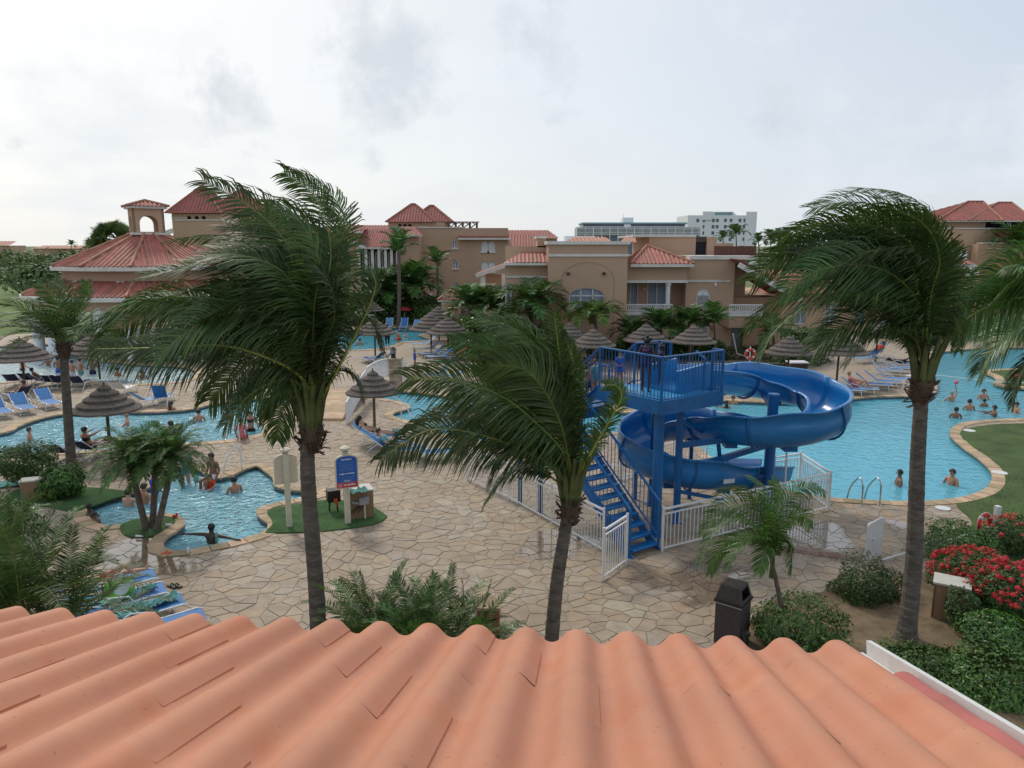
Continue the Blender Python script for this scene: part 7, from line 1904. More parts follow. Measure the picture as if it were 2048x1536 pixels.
for px, py, h, sk_, lb in ((146, 752, 80, 'skin_tan', 'bather right of the slim palm trunk at the bar'), (162, 748, 60, 'skin_tan', 'bather standing between bar columns, left'), (118, 745, 100, 'skin_brown', 'bather at the bar left of the slim palm trunk'), (186, 748, 110, 'skin_brown', 'bather standing between bar columns, right')):
    wader(px, py, h, lb, sk=sk_, deep=.75)
for px, py, h, sk_, hr, pn_, lb in (
    (60, 880, 40, 'skin_tan', 'hair_brown', 'wade', 'swimmer near the left edge of the middle pool'),
    (255, 850, 200, 'skin_light', 'hair_fair', 'wade_fwd', 'fair haired swimmer at the centre of the middle pool'),
    (398, 842, 100, 'skin_tan', 'hair_black', 'wade', 'swimmer in the middle pool right of the long haired woman'),
    (455, 838, 250, 'skin_brown', 'hair_black', 'wade', 'dark swimmer in the middle pool below the hanging fronds'),
    (258, 1012, 80, 'skin_light', 'hair_brown', 'wade_fwd', 'bather at the back of the nearest pool left of the palm trunks'),
    (470, 985, 140, 'skin_tan', 'hair_black', 'wade', 'child swimming in the middle of the nearest pool'),
    (235, 752, 70, 'skin_tan', 'hair_black', 'wade', 'bar guest standing in the pale pool below the annexe, left'),
    (285, 758, 110, 'skin_brown', 'hair_black', 'wade', 'bar guest standing in the pale pool below the annexe, right'),
    (720, 690, 90, 'skin_tan', 'hair_brown', 'wade', 'bather at the left end of the distant pool'),
    (810, 675, 40, 'skin_light', 'hair_fair', 'wade', 'bather at the right end of the distant pool'),
    (868, 838, 60, 'skin_tan', 'hair_black', 'wade', 'swimmer in the slide pool beyond the outstretched legs')):
    wader(px, py, h, lb, pn=pn_, sk=sk_, hair=hr)
def on_lounger(px, py, h, pn, label, z=.3, **k):
    l = gp(px, py, z); l.z = 0; return person(0, 0, pn, h, label, loc=l, **k)
on_lounger(38, 790, 150, 'recline', 'sunbather with tanned legs on the navy lounger at left', sk='skin_tan', hair='hair_brown')
on_lounger(88, 762, 60, 'recline', 'sunbather on the lounger turned right by the pale pool', sk='skin_tan')
on_lounger(185, 898, 80, 'sit_arms', 'sitter between palm trunk and date palm facing the pool', sk='skin_tan', hair='hair_brown', wear=('bikini', 'cloth_black'))
on_lounger(255, 892, 0, 'lie', 'person lying flat behind the date palm leaves', sk='skin_light', wear=('bikini', 'cloth_white'))
on_lounger(330, 888, 170, 'sit_arms', 'man stretching both arms forward on his lounger by the middle pool', sk='skin_tan', hair='hair_brown', wear=('trunks', 'cloth_blue'))
on_lounger(750, 872, 6, 'recline', 'dark haired reader reclining left of the parasol pole', sk='skin_light', hs='long', wear=('bikini', 'cloth_black'))
on_lounger(790, 899, 6, 'recline', 'sunbather with bare outstretched legs right of the parasol pole', sk='skin_light', wear=('shirt', 'cloth_teal'))
on_lounger(918, 712, 205, 'recline', 'woman seated under the central parasols in orange', sk='skin_tan', hs='long', wear=('suit', 'cloth_orange'))
on_lounger(1664, 786, -24, 'recline', 'sunbather just beyond the slide curve', sk='skin_tan', hair='hair_brown')
on_lounger(1716, 776, -24, 'recline_knees', 'sunbather with drawn up knees and red shoes on a right lounger', sk='skin_tan', hair='hair_fair', wear=('suit', 'cloth_pink'))
on_lounger(1803, 728, -24, 'lie', 'dark sunbather lying beside the palm collar', sk='skin_dark')
on_lounger(1752, 706, 200, 'recline', 'person in red at the rear right loungers', sk='skin_brown', wear=('shirt', 'cloth_red'))
k = dict(scale=1.0); nl = nA.location
t = person(0, 0, 'lie', HN, 'sunbather in bright red trunks with one knee raised, by the roof', loc=nl + V((0, 0, .02)), sk='skin_light', hair='hair_brown', wear=('trunks', 'cloth_red'))
person(760, 695, 'stand', -80, 'standing person in a coral top and black leggings by the distant pool', sk='skin_tan', wear=('leggings', 'cloth_black'), wear2=('shirt', 'cloth_orange'), hs='long')
person(775, 694, 'stand', 95, 'standing person in dark clothes right of the coral top', sk='skin_tan', wear=('leggings', 'cloth_black'), hs='long')
person(798, 686, 'squat', 160, 'bare backed boy squatting at the distant pool edge', sk='skin_tan', hair='hair_grey', wear=('trunks', 'cloth_red'), scale=.95)
person(830, 737, 'bent_arm', 20, 'small boy in a blue rash shirt walking on the deck', sk='skin_brown', wear=('shirt', 'cloth_blue'), scale=.68)
# on the slide platform and stairs
def on_w(u, v, z, pn, h, label, **k): return person(0, 0, pn, h, label, loc=W(u, v, z), **k)
on_w(13.85, 13.75, PF, 'stand', 60, 'girl with bunched hair and red striped bikini on the slide platform', sk='skin_dark', hs='tails', wear=('suit', 'cloth_navy'), wear2=('top', 'cloth_red'), scale=.86)
on_w(14.65, 14.0, PF, 'bent_arm', 20, 'girl in navy swimsuit and pink hair bow near the slide entry', sk='skin_dark', hs='tails', wear=('suit', 'cloth_navy'), scale=.7)
on_w(13.8, 14.7, PF - .1, 'bent_arm', -60, 'child in a blue shirt at the top of the platform steps', sk='skin_tan', wear=('shirt', 'cloth_blue'), scale=.66)
on_w(13.6, 15.5, 3.2, 'stand', -40, 'child with a pale towel waiting on the upper steps', sk='skin_tan', hair='hair_brown', wear=('shirt', 'cloth_teal'), scale=.68)
on_w(14.1, 16.3, ZLd, 'bent_arm', -70, 'boy in navy trunks waiting on the landing', sk='skin_brown', wear=('trunks', 'cloth_navy'), scale=.72)
on_w(13.2, 16.5, ZLd, 'stand', -50, 'girl in a pink swimsuit waiting on the landing', sk='skin_tan', hs='long', wear=('suit', 'cloth_pink'), scale=.72)
on_w(14.3, 16.8, ZLd, 'stand', -90, 'dark haired adult at the back of the queue', sk='skin_brown', hs='long', wear=('suit', 'cloth_black'), scale=.95)
# ball in the air
p = gp(1911, 802, WZ); o = obj('beach_ball', MB().ball((p.x, p.y + .1, WZ + 2.06 - 1.14 + .02), .11, 14, 10), MAT['cloth_pink'], loc=(p.x, p.y + .1, WZ + .94), smooth=True, label='small pink and white ball above the raised hand in the pool', cat='ball')
# ---------------------------------------------------------------- signs, rails, bins, small things
def post_sign(label, bx, by, W_, H_, hgt, yaw, face):
    b = gp(bx, by, .045); t = thing('signboard', label, 'signboard', b); M_ = Matrix.Rotation(yaw, 3, 'Z')
    def T(x, y, z): return b + M_ @ V((x, y, z))
    obj('post', MB().box(b + V((0, 0, hgt / 2)), (.14, .14, hgt), rz=yaw), MAT['cream'], t)
    obj('finial', MB().lathe([(.05, hgt), (.14, hgt + .05), (.14, hgt + .10), (.07, hgt + .14), (0, hgt + .15)], b, 12), MAT['cream'], t)
    def panel(w, z0, z1, zc, y0, y1, mat, nm, par=t):
        pts = [(-w / 2, z0), (w / 2, z0)] + [(w / 2 * math.cos(math.pi * k / 10), z1 + (zc - z1) * math.sin(math.pi * k / 10)) for k in range(11)]
        n = len(pts); mb = MB()
        vs = [T(x, y0, z) for x, z in pts] + [T(x, y1, z) for x, z in pts]
        return obj(nm, mb.add(vs, [tuple(range(n)), tuple(n + i for i in range(n))[::-1]] + [((i + 1) % n, i, n + i, n + (i + 1) % n) for i in range(n)]), MAT[mat], par)
    z0, z1 = hgt - H_ - .08, hgt - .2
    fy = -.14 if face else .08
    bd = panel(W_, z0, z1, hgt - .06, fy, fy + .06, 'cream', 'board')
    if face:
        def rect(x0, x1, za, zb, mat, nm, dy=.004, par=bd):
            return obj(nm, MB().add([T(x0, fy - dy, za), T(x1, fy - dy, za), T(x1, fy - dy, zb), T(x0, fy - dy, zb)], [(0, 1, 2, 3)]), MAT[mat], par)
        w = W_ - .07
        bp = panel(w, z0 + .18, z1 - .01, hgt - .10, fy - .004, fy - .001, 'sign_blue', 'blue_print', bd)
        rect(-w / 2, w / 2, z0 + .03, z0 + .178, 'sign_red', 'red_strip')
        def text(s, x, z, size, bold=0, al='CENTER'):
            cu = bpy.data.curves.new('lettering', 'FONT'); cu.body = s; cu.size = size; cu.align_x = al; cu.extrude = .001; cu.offset = bold
            o0 = bpy.data.objects.new('tmp', cu); COL.objects.link(o0); o0.data.materials.append(MAT['letter']); bpy.context.view_layer.update(); me = bpy.data.meshes.new_from_object(o0.evaluated_get(bpy.context.evaluated_depsgraph_get())); bpy.data.objects.remove(o0)
            o = bpy.data.objects.new('lettering', me); COL.objects.link(o); o.parent = bd
            o.location = T(x, fy - .008, z) - woff(bd); o.rotation_euler = (math.pi / 2, 0, yaw); return o
        text('Pool Rules', 0, hgt - .21, .062, .002); text('Reglas de la Piscina', 0, hgt - .60, .052, .002); text('Enjoy!', 0, z0 + .2, .06, .001)
        text('NO DIVING', .06, z0 + .08, .06, .003)
        for k, (a, bb_) in enumerate([(.28, .22), (.33, .16), (.37, .2), (.41, .12), (.45, .2), (.5, .16)] + [(.67, .22), (.71, .16), (.75, .2), (.79, .13), (.83, .18)]):
            rect(-bb_, bb_, hgt - a - .008, hgt - a + .004, 'sling_light', 'text_line', .007)
        c = T(-.19, fy - .008, z0 + .1)
        ring = MB(); n = 16; vs = []
        for k in range(n):
            a = 2 * math.pi * k / n
            for rr_ in (.034, .045): vs.append(c + M_ @ V((math.cos(a) * rr_, 0, math.sin(a) * rr_)))
        ring.add(vs, [(2 * k, 2 * k + 1, (2 * k + 3) % (2 * n), (2 * k + 2) % (2 * n)) for k in range(n)])
        ring.bar(c + M_ @ V((-.028, 0, .028)), c + M_ @ V((.028, 0, -.028)), .008, .002); obj('prohibition_mark', ring, MAT['letter'], bd)
    return t
post_sign('blue pool rules signboard with a red bottom strip on a cream post', 696, 1045, .62, .92, 2.02, R(24), True)
post_sign('cream signboard seen from its blank back side on the turf', 579, 1052, .60, .80, 2.05, R(24), False)

# dark equipment cabinets
def cabinet(label, c, sx, sy, h, rz, extras=True):
    t = thing('cabinet', label, 'cabinet', c)
    obj('body', MB().box(c + V((0, 0, h / 2)), (sx, sy, h), rz=rz), MAT['cabinet'], t)
    obj('lid', MB().box(c + V((0, 0, h + .02)), (sx + .05, sy + .05, .04), rz=rz), MAT['cab_top'], t)
    M_ = Matrix.Rotation(rz, 3, 'Z')
    obj('door_seam', MB().box(c + M_ @ V((-sx * .46, -sy / 2 - .004, h / 2)), (.012, .008, h * .92), rz=rz), MAT['brown_dark'], t)
    return t, M_
c = gp(718, 1030, .045); t, M_ = cabinet('tan cabinet with a grey meter box behind the blue signboard', c, .72, .55, .76, R(24))
obj('meter_box', MB().box(c + M_ @ V((.08, -.34, .52)), (.27, .12, .2), rz=R(24)), MAT['grey_box'], t)
obj('conduit', MB().tube([c + M_ @ V((.1, -.32, .42)), c + M_ @ V((.1, -.32, .0))], .03, 8), MAT['cream'], t)
obj('valve', MB().tube([c + M_ @ V((-.25, -.32, .5)), c + M_ @ V((-.08, -.34, .46))], .04, 8), MAT['grey_box'], t)
wv = MB(); 
for a in (-.2, -.1, .02): wv.tube([c + M_ @ V((.05, -.31, .42)), c + M_ @ V((a, -.32, .3)), c + M_ @ V((a - .12, -.3, .18))], .012, 5)
obj('cables', wv, MAT['bin_rim'], t)
c2_ = gp(668, 1020, .045); o = thing('speaker_case', 'black case with orange parts leaning at the cabinet behind the sign', 'case', c2_)
obj('shell', MB().box(c2_ + V((0, 0, .45)), (.36, .3, .34), rz=R(24)), MAT['bin_rim'], o); obj('orange_part', MB().tube([c2_ + V((.1, -.2, .4)), c2_ + V((.14, -.22, .2))], [.06, .02], 8), MAT['orange'], o)
obj('stand_leg', MB().bar(c2_ + V((.1, -.05, .3)), c2_ + V((.12, -.05, 0)), .04).bar(c2_ + V((-.1, -.05, .3)), c2_ + V((-.12, -.05, 0)), .04), MAT['bin_rim'], o)
def towel(label, c, sx, sy, rz, mat='towel', amp=.03, seed=0, tilt=0):
    q = random.Random(seed); n = 22; vs = []; fs = []
    for i in range(n + 1):
        for j in range(n + 1):
            u, v_ = i / n - .5, j / n - .5; z = noise.noise(V((u * 5 + seed, v_ * 9, seed))) * amp * 1.6 + abs(noise.noise(V((u * 11, v_ * 4 + seed, 3)))) * amp * 2
            p = rot2((u * sx * (1 + .15 * noise.noise(V((v_ * 3, seed, 0)))), v_ * sy * (1 + .25 * noise.noise(V((u * 3, 5, seed))))), rz); vs.append((c[0] + p.x, c[1] + p.y, c[2] + z + tilt * v_))
    for i in range(n):
        for j in range(n): a = i * (n + 1) + j; fs.append((a, a + n + 1, a + n + 2, a + 1))
    mb = MB().add(vs, fs); return obj('towel', mb, MAT[mat], loc=c, smooth=True, label=label, cat='towel')
towel('crumpled teal towel hanging over the cabinet lid behind the signboard', gp(716, 982, .86), .5, .36, R(24), seed=1, amp=.05)
A_ = V((math.cos(R(HN)), math.sin(R(HN)), 0)); Bn = V((-A_.y, A_.x, 0))
towel('teal towel under the green and white bag on a lounger', nB.location - A_ * .05 + V((0, 0, .38)), .9, .5, R(HN), seed=2, amp=.04)
towel('rolled teal towel at the foot of the bag lounger', nB.location + A_ * .55 + V((0, 0, .39)), .5, .22, R(HN + 12), seed=6, amp=.05)
towel('teal towel bunched along the third lounger by the roof', nC.location + A_ * .45 + V((0, 0, .40)), .85, .3, R(HN + 14), seed=3, amp=.055)
towel('teal towel spread on the head half of the third lounger', nC.location - A_ * .15 + V((0, 0, .38)), .8, .55, R(HN), seed=4, amp=.03)
q_ = gp(880, 722, .95); towel('green towel over the top of the bright blue upright lounger', q_, .6, .3, R(125), seed=7, amp=.03)
q_ = gp(778, 636, .9); towel('pale towel over the left chair before the rear hedge', q_, .5, .3, 0, 'towel_blue', seed=8, amp=.03)
q_ = gp(800, 862, .42); towel('aqua towel on the lounger with outstretched legs', q_, .6, .5, .1, seed=9, amp=.04)
q_ = gp(60, 958, .08); towel('teal towel lying on the paving at the left edge', gp(15, 968, .05), 1.6, .7, .3, seed=10, amp=.03)
# bag
c = nB.location + A_ * .12 + V((0, 0, .41)); t = thing('beach_bag', 'green and white shiny beach bag on the second lounger by the roof', 'bag', c)
def bag(mbx, z0, z1, sx, sy):
    n = 16; vs = []; fs = []; m = 6
    for i in range(m + 1):
        v_ = i / m
        for k in range(n):
            a = 2 * math.pi * k / n; rx = sx * (1 + .05 * math.sin(3 * a)); ry = sy * (1 - .8 * v_ ** 1.5) * (1 + .12 * math.sin(5 * a + i)); pw = .55
            cx_, sy_ = math.copysign(abs(math.cos(a)) ** pw, math.cos(a)), math.copysign(abs(math.sin(a)) ** pw, math.sin(a))
            p = rot2((cx_ * rx, sy_ * ry), R(HN + 10)); vs.append((c.x + p.x, c.y + p.y, c.z + z0 + (z1 - z0) * v_))
    for i in range(m):
        for k in range(n): fs.append((i * n + k, i * n + (k + 1) % n, (i + 1) * n + (k + 1) % n, (i + 1) * n + k))
    return mbx.add(vs, fs)
obj('bag_body', bag(MB(), 0, .34, .27, .16), MAT['bag_green'], t, smooth=True)
mb = MB(); 
for sx_, r_, zz in ((-.02, .115, .17), (.17, .07, .24)):
    p = c + V((*rot2((sx_, -.155), R(HN + 10)), zz)); d = V((*rot2((0, -1), R(HN + 10)), 0.25)).normalized(); s_ = d.cross(V((0, 0, 1))).normalized(); u_ = s_.cross(d)
    mb.add([p + (s_ * math.cos(k * .5236) * r_ * 1.25 + u_ * math.sin(k * .5236) * r_) + d * .012 for k in range(12)], [tuple(range(12))])
obj('pale_print', mb, MAT['bag_pale'], t)
hd = MB(); 
for s_ in (-1, 1): hd.tube([c + V((*rot2((-.12, .03 * s_), R(HN + 10)), .33)), c + V((*rot2((-.05, .05 * s_), R(HN + 10)), .44)), c + V((*rot2((.07, .05 * s_), R(HN + 10)), .44)), c + V((*rot2((.13, .03 * s_), R(HN + 10)), .33))], .01, 6)
obj('handles', hd, MAT['bag_pale'], t)
c = gp(344, 1173, .03); t = thing('sandals', 'pair of dark sandals on the paving beside the loungers', 'sandals', c)
for i in (0, 1): obj('sandal', MB().box(c + V((i * .11, i * .03, .01)), (.26, .09, .025), rz=-.6).tube([c + V((i * .11 - .02, -.04, .02)), c + V((i * .11, 0, .08)), c + V((i * .11 + .03, .05, .02))], .015, 5), MAT['bin_rim'], t)

# litter bin
c = gp(1462, 1283); t = thing('litter_bin', 'dark brown pebbled litter bin with a hooded top on the paving', 'litter bin', c); rz = R(-38); M_ = Matrix.Rotation(rz, 3, 'Z')
obj('body', MB().box(c + V((0, 0, .42)), (.50, .50, .84), rz=rz), MAT['bin'], t)
obj('liner_bag', MB().box(c + V((0, 0, .855)), (.515, .515, .04), rz=rz), MAT['grey_box'], t)
obj('rim', MB().box(c + V((0, 0, .895)), (.56, .56, .05), rz=rz), MAT['bin_rim'], t)
b0, b1, zz0, zz1 = .26, .19, .92, 1.20
def hood(s, z, x, y): return c + M_ @ V((s * x, s * y, z))
vs = [hood(b0, zz0, i, j) for i, j in ((-1, -1), (1, -1), (1, 1), (-1, 1))] + [hood(b1, zz1, i, j) for i, j in ((-1, -1), (1, -1), (1, 1), (-1, 1))]
obj('hood', MB().add(vs, [(0, 1, 5, 4), (2, 3, 7, 6), (3, 0, 4, 7), (4, 5, 6, 7)]), MAT['bin'], t)
# framed opening on the +x side
def hp(u, v_):  # u along y -1..1, v up 0..1 on +x face
    a, b = b0 + (b1 - b0) * v_, zz0 + (zz1 - zz0) * v_; return c + M_ @ V((a, a * u, b))
vs = [hp(-1, 0), hp(1, 0), hp(1, 1), hp(-1, 1), hp(-.72, .2), hp(.72, .2), hp(.72, .82), hp(-.72, .82)]
obj('hood_frame', MB().add(vs, [(0, 1, 5, 4), (1, 2, 6, 5), (2, 3, 7, 6), (3, 0, 4, 7)]), MAT['bin'], t)
obj('flap', MB().add([c + M_ @ V((.12, -.15, .95)), c + M_ @ V((.12, .15, .95)), c + M_ @ V((.02, .15, 1.15)), c + M_ @ V((.02, -.15, 1.15))], [(0, 1, 2, 3)]), MAT['dark'], t)
c = gp(1490, 1312); t = thing('path_light', 'short black path light beside the litter bin', 'path light', c)
obj('stem', MB().tube([c, c + V((0, 0, .42))], .05, 12), MAT['bin_rim'], t); obj('cap', MB().lathe([(0, .5), (.07, .48), (.075, .42), (.05, .42)], c, 12), MAT['bin_rim'], t)
# low cabinet at right in the soil
c = gp(1897, 1232, .02); t, _m = cabinet('low tan cabinet with a pale lid on the soil by the red flowers', c, .62, .5, .74, R(-32)); 
# tall white board and the rescue pole with life ring
a, b = gp(1730, 1125), gp(1765, 1122); t = thing('screen_board', 'tall white rounded panel standing on the deck left of the right palm', 'panel', a); d = (b - a).normalized()
a, b = gp(1731, 1128), gp(1752, 1122) + V((.18, .25, 0)); d = (b - a).normalized(); L_ = .8; n_ = V((-d.y, d.x, 0)); pts = [(0, 0), (L_, 0)] + [(L_ - .07 + .07 * math.cos(x), 1.0 - .07 + .07 * math.sin(x)) for x in (0, .5, 1.05, 1.57)] + [(.07 + .07 * math.cos(x), .93 + .07 * math.sin(x)) for x in (1.57, 2.1, 2.6, 3.14)]
n = len(pts); vs = [a + d * x + V((0, 0, z)) for x, z in pts] + [a + d * x + n_ * .05 + V((0, 0, z)) for x, z in pts]
obj('board', MB().add(vs, [tuple(range(n)), tuple(n + i for i in range(n))[::-1]] + [((i + 1) % n, i, n + i, n + (i + 1) % n) for i in range(n)]), MAT['white_board'], t)
obj('fixing', MB().box(a + d * .28 + V((0, 0, .55)) - n_ * .02, (.09, .05, .05), rz=math.atan2(d.y, d.x)), MAT['rope'], t)
pb = gp(1988, 1078); t = thing('rescue_post', 'square white post with a hook at the lawn corner', 'post', pb)
obj('post', MB().box(pb + V((0, 0, .45)), (.12, .12, .9), rz=.2), MAT['white_board'], t)
def life_ring(label, c, R_, yaw, tilt=0):
    t = thing('life_ring', label, 'life ring', c, rz=yaw); seg_ = 32; mats = ['orange_ring', 'cloth_white']
    def ringpart(a0, a1, rr_, nm, mat):
        m = int((a1 - a0) / (2 * math.pi) * 40) + 2; pts = [(R_ * math.cos(a0 + (a1 - a0) * i / m), 0, R_ * math.sin(a0 + (a1 - a0) * i / m)) for i in range(m + 1)]
        obj(nm, MB().tube(pts, rr_, 10), MAT[mat], t, smooth=True, local=True)
    for k in range(4):
        a = math.pi / 4 + k * math.pi / 2; ringpart(a + .17, a + math.pi / 2 - .17, R_ * .26, 'float_segment', 'red'); ringpart(a - .17, a + .17, R_ * .265, 'white_band', 'cloth_white')
    pts = [(R_ * 1.32 * math.cos(x * math.pi / 8), 0, R_ * 1.32 * math.sin(x * math.pi / 8)) for x in range(17)]; obj('grab_rope', MB().tube(pts, .008, 5), MAT['rope'], t, local=True)
    return t
life_ring('red life ring with white bands leaning on the white post', pb + V((-.27, .05, .42)), .22, R(25))
pp = gp(1498, 742); t = thing('ring_stand', 'white post carrying the distant life ring behind the slide', 'post', pp); obj('post', MB().tube([pp, pp + V((0, 0, 1.5))], .04, 8), MAT['white_metal'], t)
life_ring('distant orange life ring above the slide trough', pp + V((0, -.08, 1.05)), .27, 0)
a, b = gp(1762, 1124) + V((0, 0, .05)), pb + V((-.1, -.1, .38)); t = obj('rescue_pole', MB().tube([a, b], .02, 8), MAT['white_metal'], loc=a, label='long white pole leaning from the deck up to the white post', cat='pole')
# long white hook pole near the building door and rope line beyond the platform
a, b = at(1466, 668, 45), gp(1500, 722); obj('hook_pole', MB().tube([a, a.lerp(b, .5) + V((-.3, 0, -.35)), b + V((-.3, 0, .3))], .035, 7), MAT['white_metal'], loc=a, label='curved white pole beside the dark doorway behind the slide', cat='pole')
a, b = gp(1375, 726, 1.1), gp(1560, 726, 1.1); obj('rope_line', MB().tube([a, (a + b) / 2 - V((0, 0, .05)), b], .015, 5), MAT['white_metal'], loc=a, label='white horizontal line stretched behind the slide platform', cat='rope')
# volleyball line across the pool
a, b = gp(1868, 782) + V((0, 0, .85)), gp(2120, 800) + V((0, 0, .8)); t = thing('water_net', 'white ball game line stretched over the right pool', 'net', a)
obj('line', MB().tube([a, (a + b) / 2 - V((0, 0, .12)), b], .022, 6), MAT['white_metal'], t); c = gp(1868, 784); obj('post', MB().tube([gp(1850, 784), gp(1850, 784) + V((0, 0, .95))], .05, 8), MAT['white_metal'], t)
# lifeguard style stool near the pool corner
c = gp(1819, 782); t = thing('stool', 'white stool with a dark ball shaped bag left of the right palm trunk', 'stool', c)
for x, y in ((-.22, -.2), (.22, -.2), (.22, .2), (-.22, .2)): obj('leg', MB().bar(c + V((x * 1.2, y * 1.2, 0)), c + V((x * .7, y * .7, .8)), .035), MAT['white_metal'], t)
obj('seat', MB().box(c + V((0, 0, .82)), (.42, .4, .04)), MAT['white_metal'], t); 
obj('ball_bag', MB().ball(tuple(c + V((.12, 0, .98))), .13), MAT['cloth_navy'], loc=c + V((.12, 0, .98)), label='dark round bag on the white stool by the right pool', cat='bag')
# chrome ladder rails and white grab rails
def grab(label, p, q_, h, mat, r=.022, name='pool_rail', back=0):
    p, q_ = V(p), V(q_); d = (q_ - p); t = thing(name, label, 'pool rail', p)
    pts = [p, p + V((0, 0, h * .8)) + d * .03, p + d * .18 + V((0, 0, h)), p + d * .4 + V((0, 0, h * .93)), p + d * .8 + V((0, 0, h * .45)), q_ + V((0, 0, -.25))]
    obj('tube', MB().tube(cr(pts, 5, closed=False), r, 8), MAT[mat], t, smooth=True)
    obj('flange', MB().lathe([(0, .03), (.06, .025), (.06, 0)], p, 12), MAT[mat], t); return t
for i, (x, lb) in enumerate(((1723, 'chrome ladder rail on the near edge of the right pool, left one'), (1759, 'chrome ladder rail on the near edge of the right pool, right one'))):
    p = gp(x, 1012); grab(lb, p, p + V((-.12, .75, 0)), .78, 'chrome', .024)
p = gp(484, 940); grab('white looped grab rail between the two left pools', p, p + V((-.25, -.55, 0)) + V((-.25, .1, 0)), .85, 'white_metal', .025)
p = gp(480, 890); grab('tall white handrail entering the middle pool', p, p + V((-.9, .6, 0)), 1.0, 'white_metal', .025)
p = gp(757, 832); grab('white bent handrail by the slide pool steps', p, p + V((1.5, .2, 0)), 1.0, 'white_metal', .025)
p = gp(803, 850); grab('white upright handrail at the pool tip beside the sunbathers', p, p + V((.4, .3, 0)), .9, 'white_metal', .022)
# stone bridge with white rails
def arch_rail(label, P0, P1, z0, z1, zm, n=16, h=.95, name='bridge_railing'):
    t = thing(name, label, 'bridge railing', P0); 
    def pt(s): return P0.lerp(P1, s) + V((0, 0, z0 + (z1 - z0) * s + zm * math.sin(math.pi * s)))
    up = V((0, 0, h)); mb = MB(); 
    pts = [pt(i / n) for i in range(n + 1)]
    obj('top_rail', MB().tube([p + up for p in pts], .045, 7), MAT['white'], t); obj('bottom_rail', MB().tube([p + V((0, 0, .06)) for p in pts], .03, 6), MAT['white'], t)
    L = (P1 - P0).length; m = int(L / .13)
    for i in range(m + 1): p = pt(i / m); obj('slat', MB().bar(p + V((0, 0, .05)), p + up, .085, .02, up=(0, 1, 0)), MAT['white'], t)
    return t
pl = gp(792, 770); 
arch_rail('curved white bridge railing running into the stone pillar', gp(735, 778) + V((0, 0, 0)), pl + V((-.25, 0, 0)), .2, .45, .15)
arch_rail('white bridge railing dropping towards the reader parasol', gp(694, 850), gp(733, 800), .0, .5, .1)
a = gp(700, 820); br = thing('footbridge', 'low paved footbridge between the two pools', 'bridge', a)
b1_, b2_ = gp(690, 842), gp(745, 782); dd_ = (b2_ - b1_).normalized(); nn_ = V((-dd_.y, dd_.x, 0))
for i in range(9):
    s0, s1 = i / 9, (i + .97) / 9; z0_, z1_ = .12 + .42 * math.sin(math.pi * s0), .12 + .42 * math.sin(math.pi * min(1, s1)); p, q2 = b1_.lerp(b2_, s0), b1_.lerp(b2_, s1)
    obj('deck_slab', MB().add([p + nn_ * .1 + V((0, 0, z0_)), q2 + nn_ * .1 + V((0, 0, z1_)), q2 + nn_ * 2.2 + V((0, 0, z1_)), p + nn_ * 2.2 + V((0, 0, z0_)), p + nn_ * .1 + V((0, 0, z0_ - .2)), q2 + nn_ * .1 + V((0, 0, z1_ - .2)), q2 + nn_ * 2.2 + V((0, 0, z1_ - .2)), p + nn_ * 2.2 + V((0, 0, z0_ - .2))], [(0, 3, 2, 1), (4, 5, 6, 7), (0, 1, 5, 4), (1, 2, 6, 5), (2, 3, 7, 6), (3, 0, 4, 7)]), MAT['coping'], br)
t = thing('stone_pillar', 'square stone pillar at the end of the white bridge railing', 'pillar', pl)
for k in range(6):
    for sx_, sy_ in ((-1, -1), (1, -1), (1, 1), (-1, 1)):
        obj('stone', MB().box(pl + V((sx_ * .155, sy_ * .155, .12 + k * .235)), (.30 + rnd.uniform(-.01, .02), .30 + rnd.uniform(-.01, .02), .225)), MAT['pillar_stone'], t)
obj('cap', MB().box(pl + V((0, 0, 1.45)), (.74, .74, .1)), MAT['pillar_stone'], t)
t = thing('lantern', 'black lantern with pale glass on top of the stone pillar', 'lantern', pl + V((0, 0, 1.5)))
lc = pl + V((-.1, 0, 1.5)); obj('base', MB().lathe([(.13, 0), (.13, .22), (.16, .24)], lc, 10), MAT['bin_rim'], t); obj('glass', MB().lathe([(.12, .24), (.13, .46)], lc, 10), MAT['curtain'], t)
cg = MB(); 
for k in range(4): a = k * math.pi / 2 + .4; cg.bar(lc + V((math.cos(a) * .14, math.sin(a) * .14, .22)), lc + V((math.cos(a) * .15, math.sin(a) * .15, .5)), .02)
obj('cage', cg, MAT['bin_rim'], t); obj('cap', MB().lathe([(.18, .48), (.05, .6), (0, .62)], lc, 10), MAT['bin_rim'], t)
c = gp(850, 680); t = thing('picket_fence', 'short white fence piece right of the stone pillar', 'fence', gp(805, 748))
for k in range(3): obj('slat', MB().box(gp(804 + k * 4, 762) + V((0, 0, .55)), (.1, .04, 1.0)), MAT['white'], t)
obj('top_rail', MB().bar(gp(802, 762) + V((0, 0, 1.08)), gp(814, 762) + V((0, 0, 1.08)), .06), MAT['white'], t)
# tan wall pillar among the central parasols
c = gp(908, 680); obj('pillar', MB().box(c + V((0, 0, 1.3)), (.9, .9, 2.6)), MAT['stucco'], loc=c, label='tan square pillar behind the central parasols', cat='pillar')
# red folded parasol near rear chairs
c = gp(808, 650); t = thing('beach_umbrella', 'small faded red umbrella behind the deep blue rear chair', 'umbrella', c + V((0, .6, 0)))
obj('canopy', MB().lathe([(0, 1.75), (.35, 1.68), (.75, 1.4), (.72, 1.38)], c + V((0, .6, 0)), 12), MAT['pinkred'], t); obj('pole', MB().tube([c + V((0, .6, 0)), c + V((0, .6, 1.7))], .03, 6), MAT['white_metal'], t)
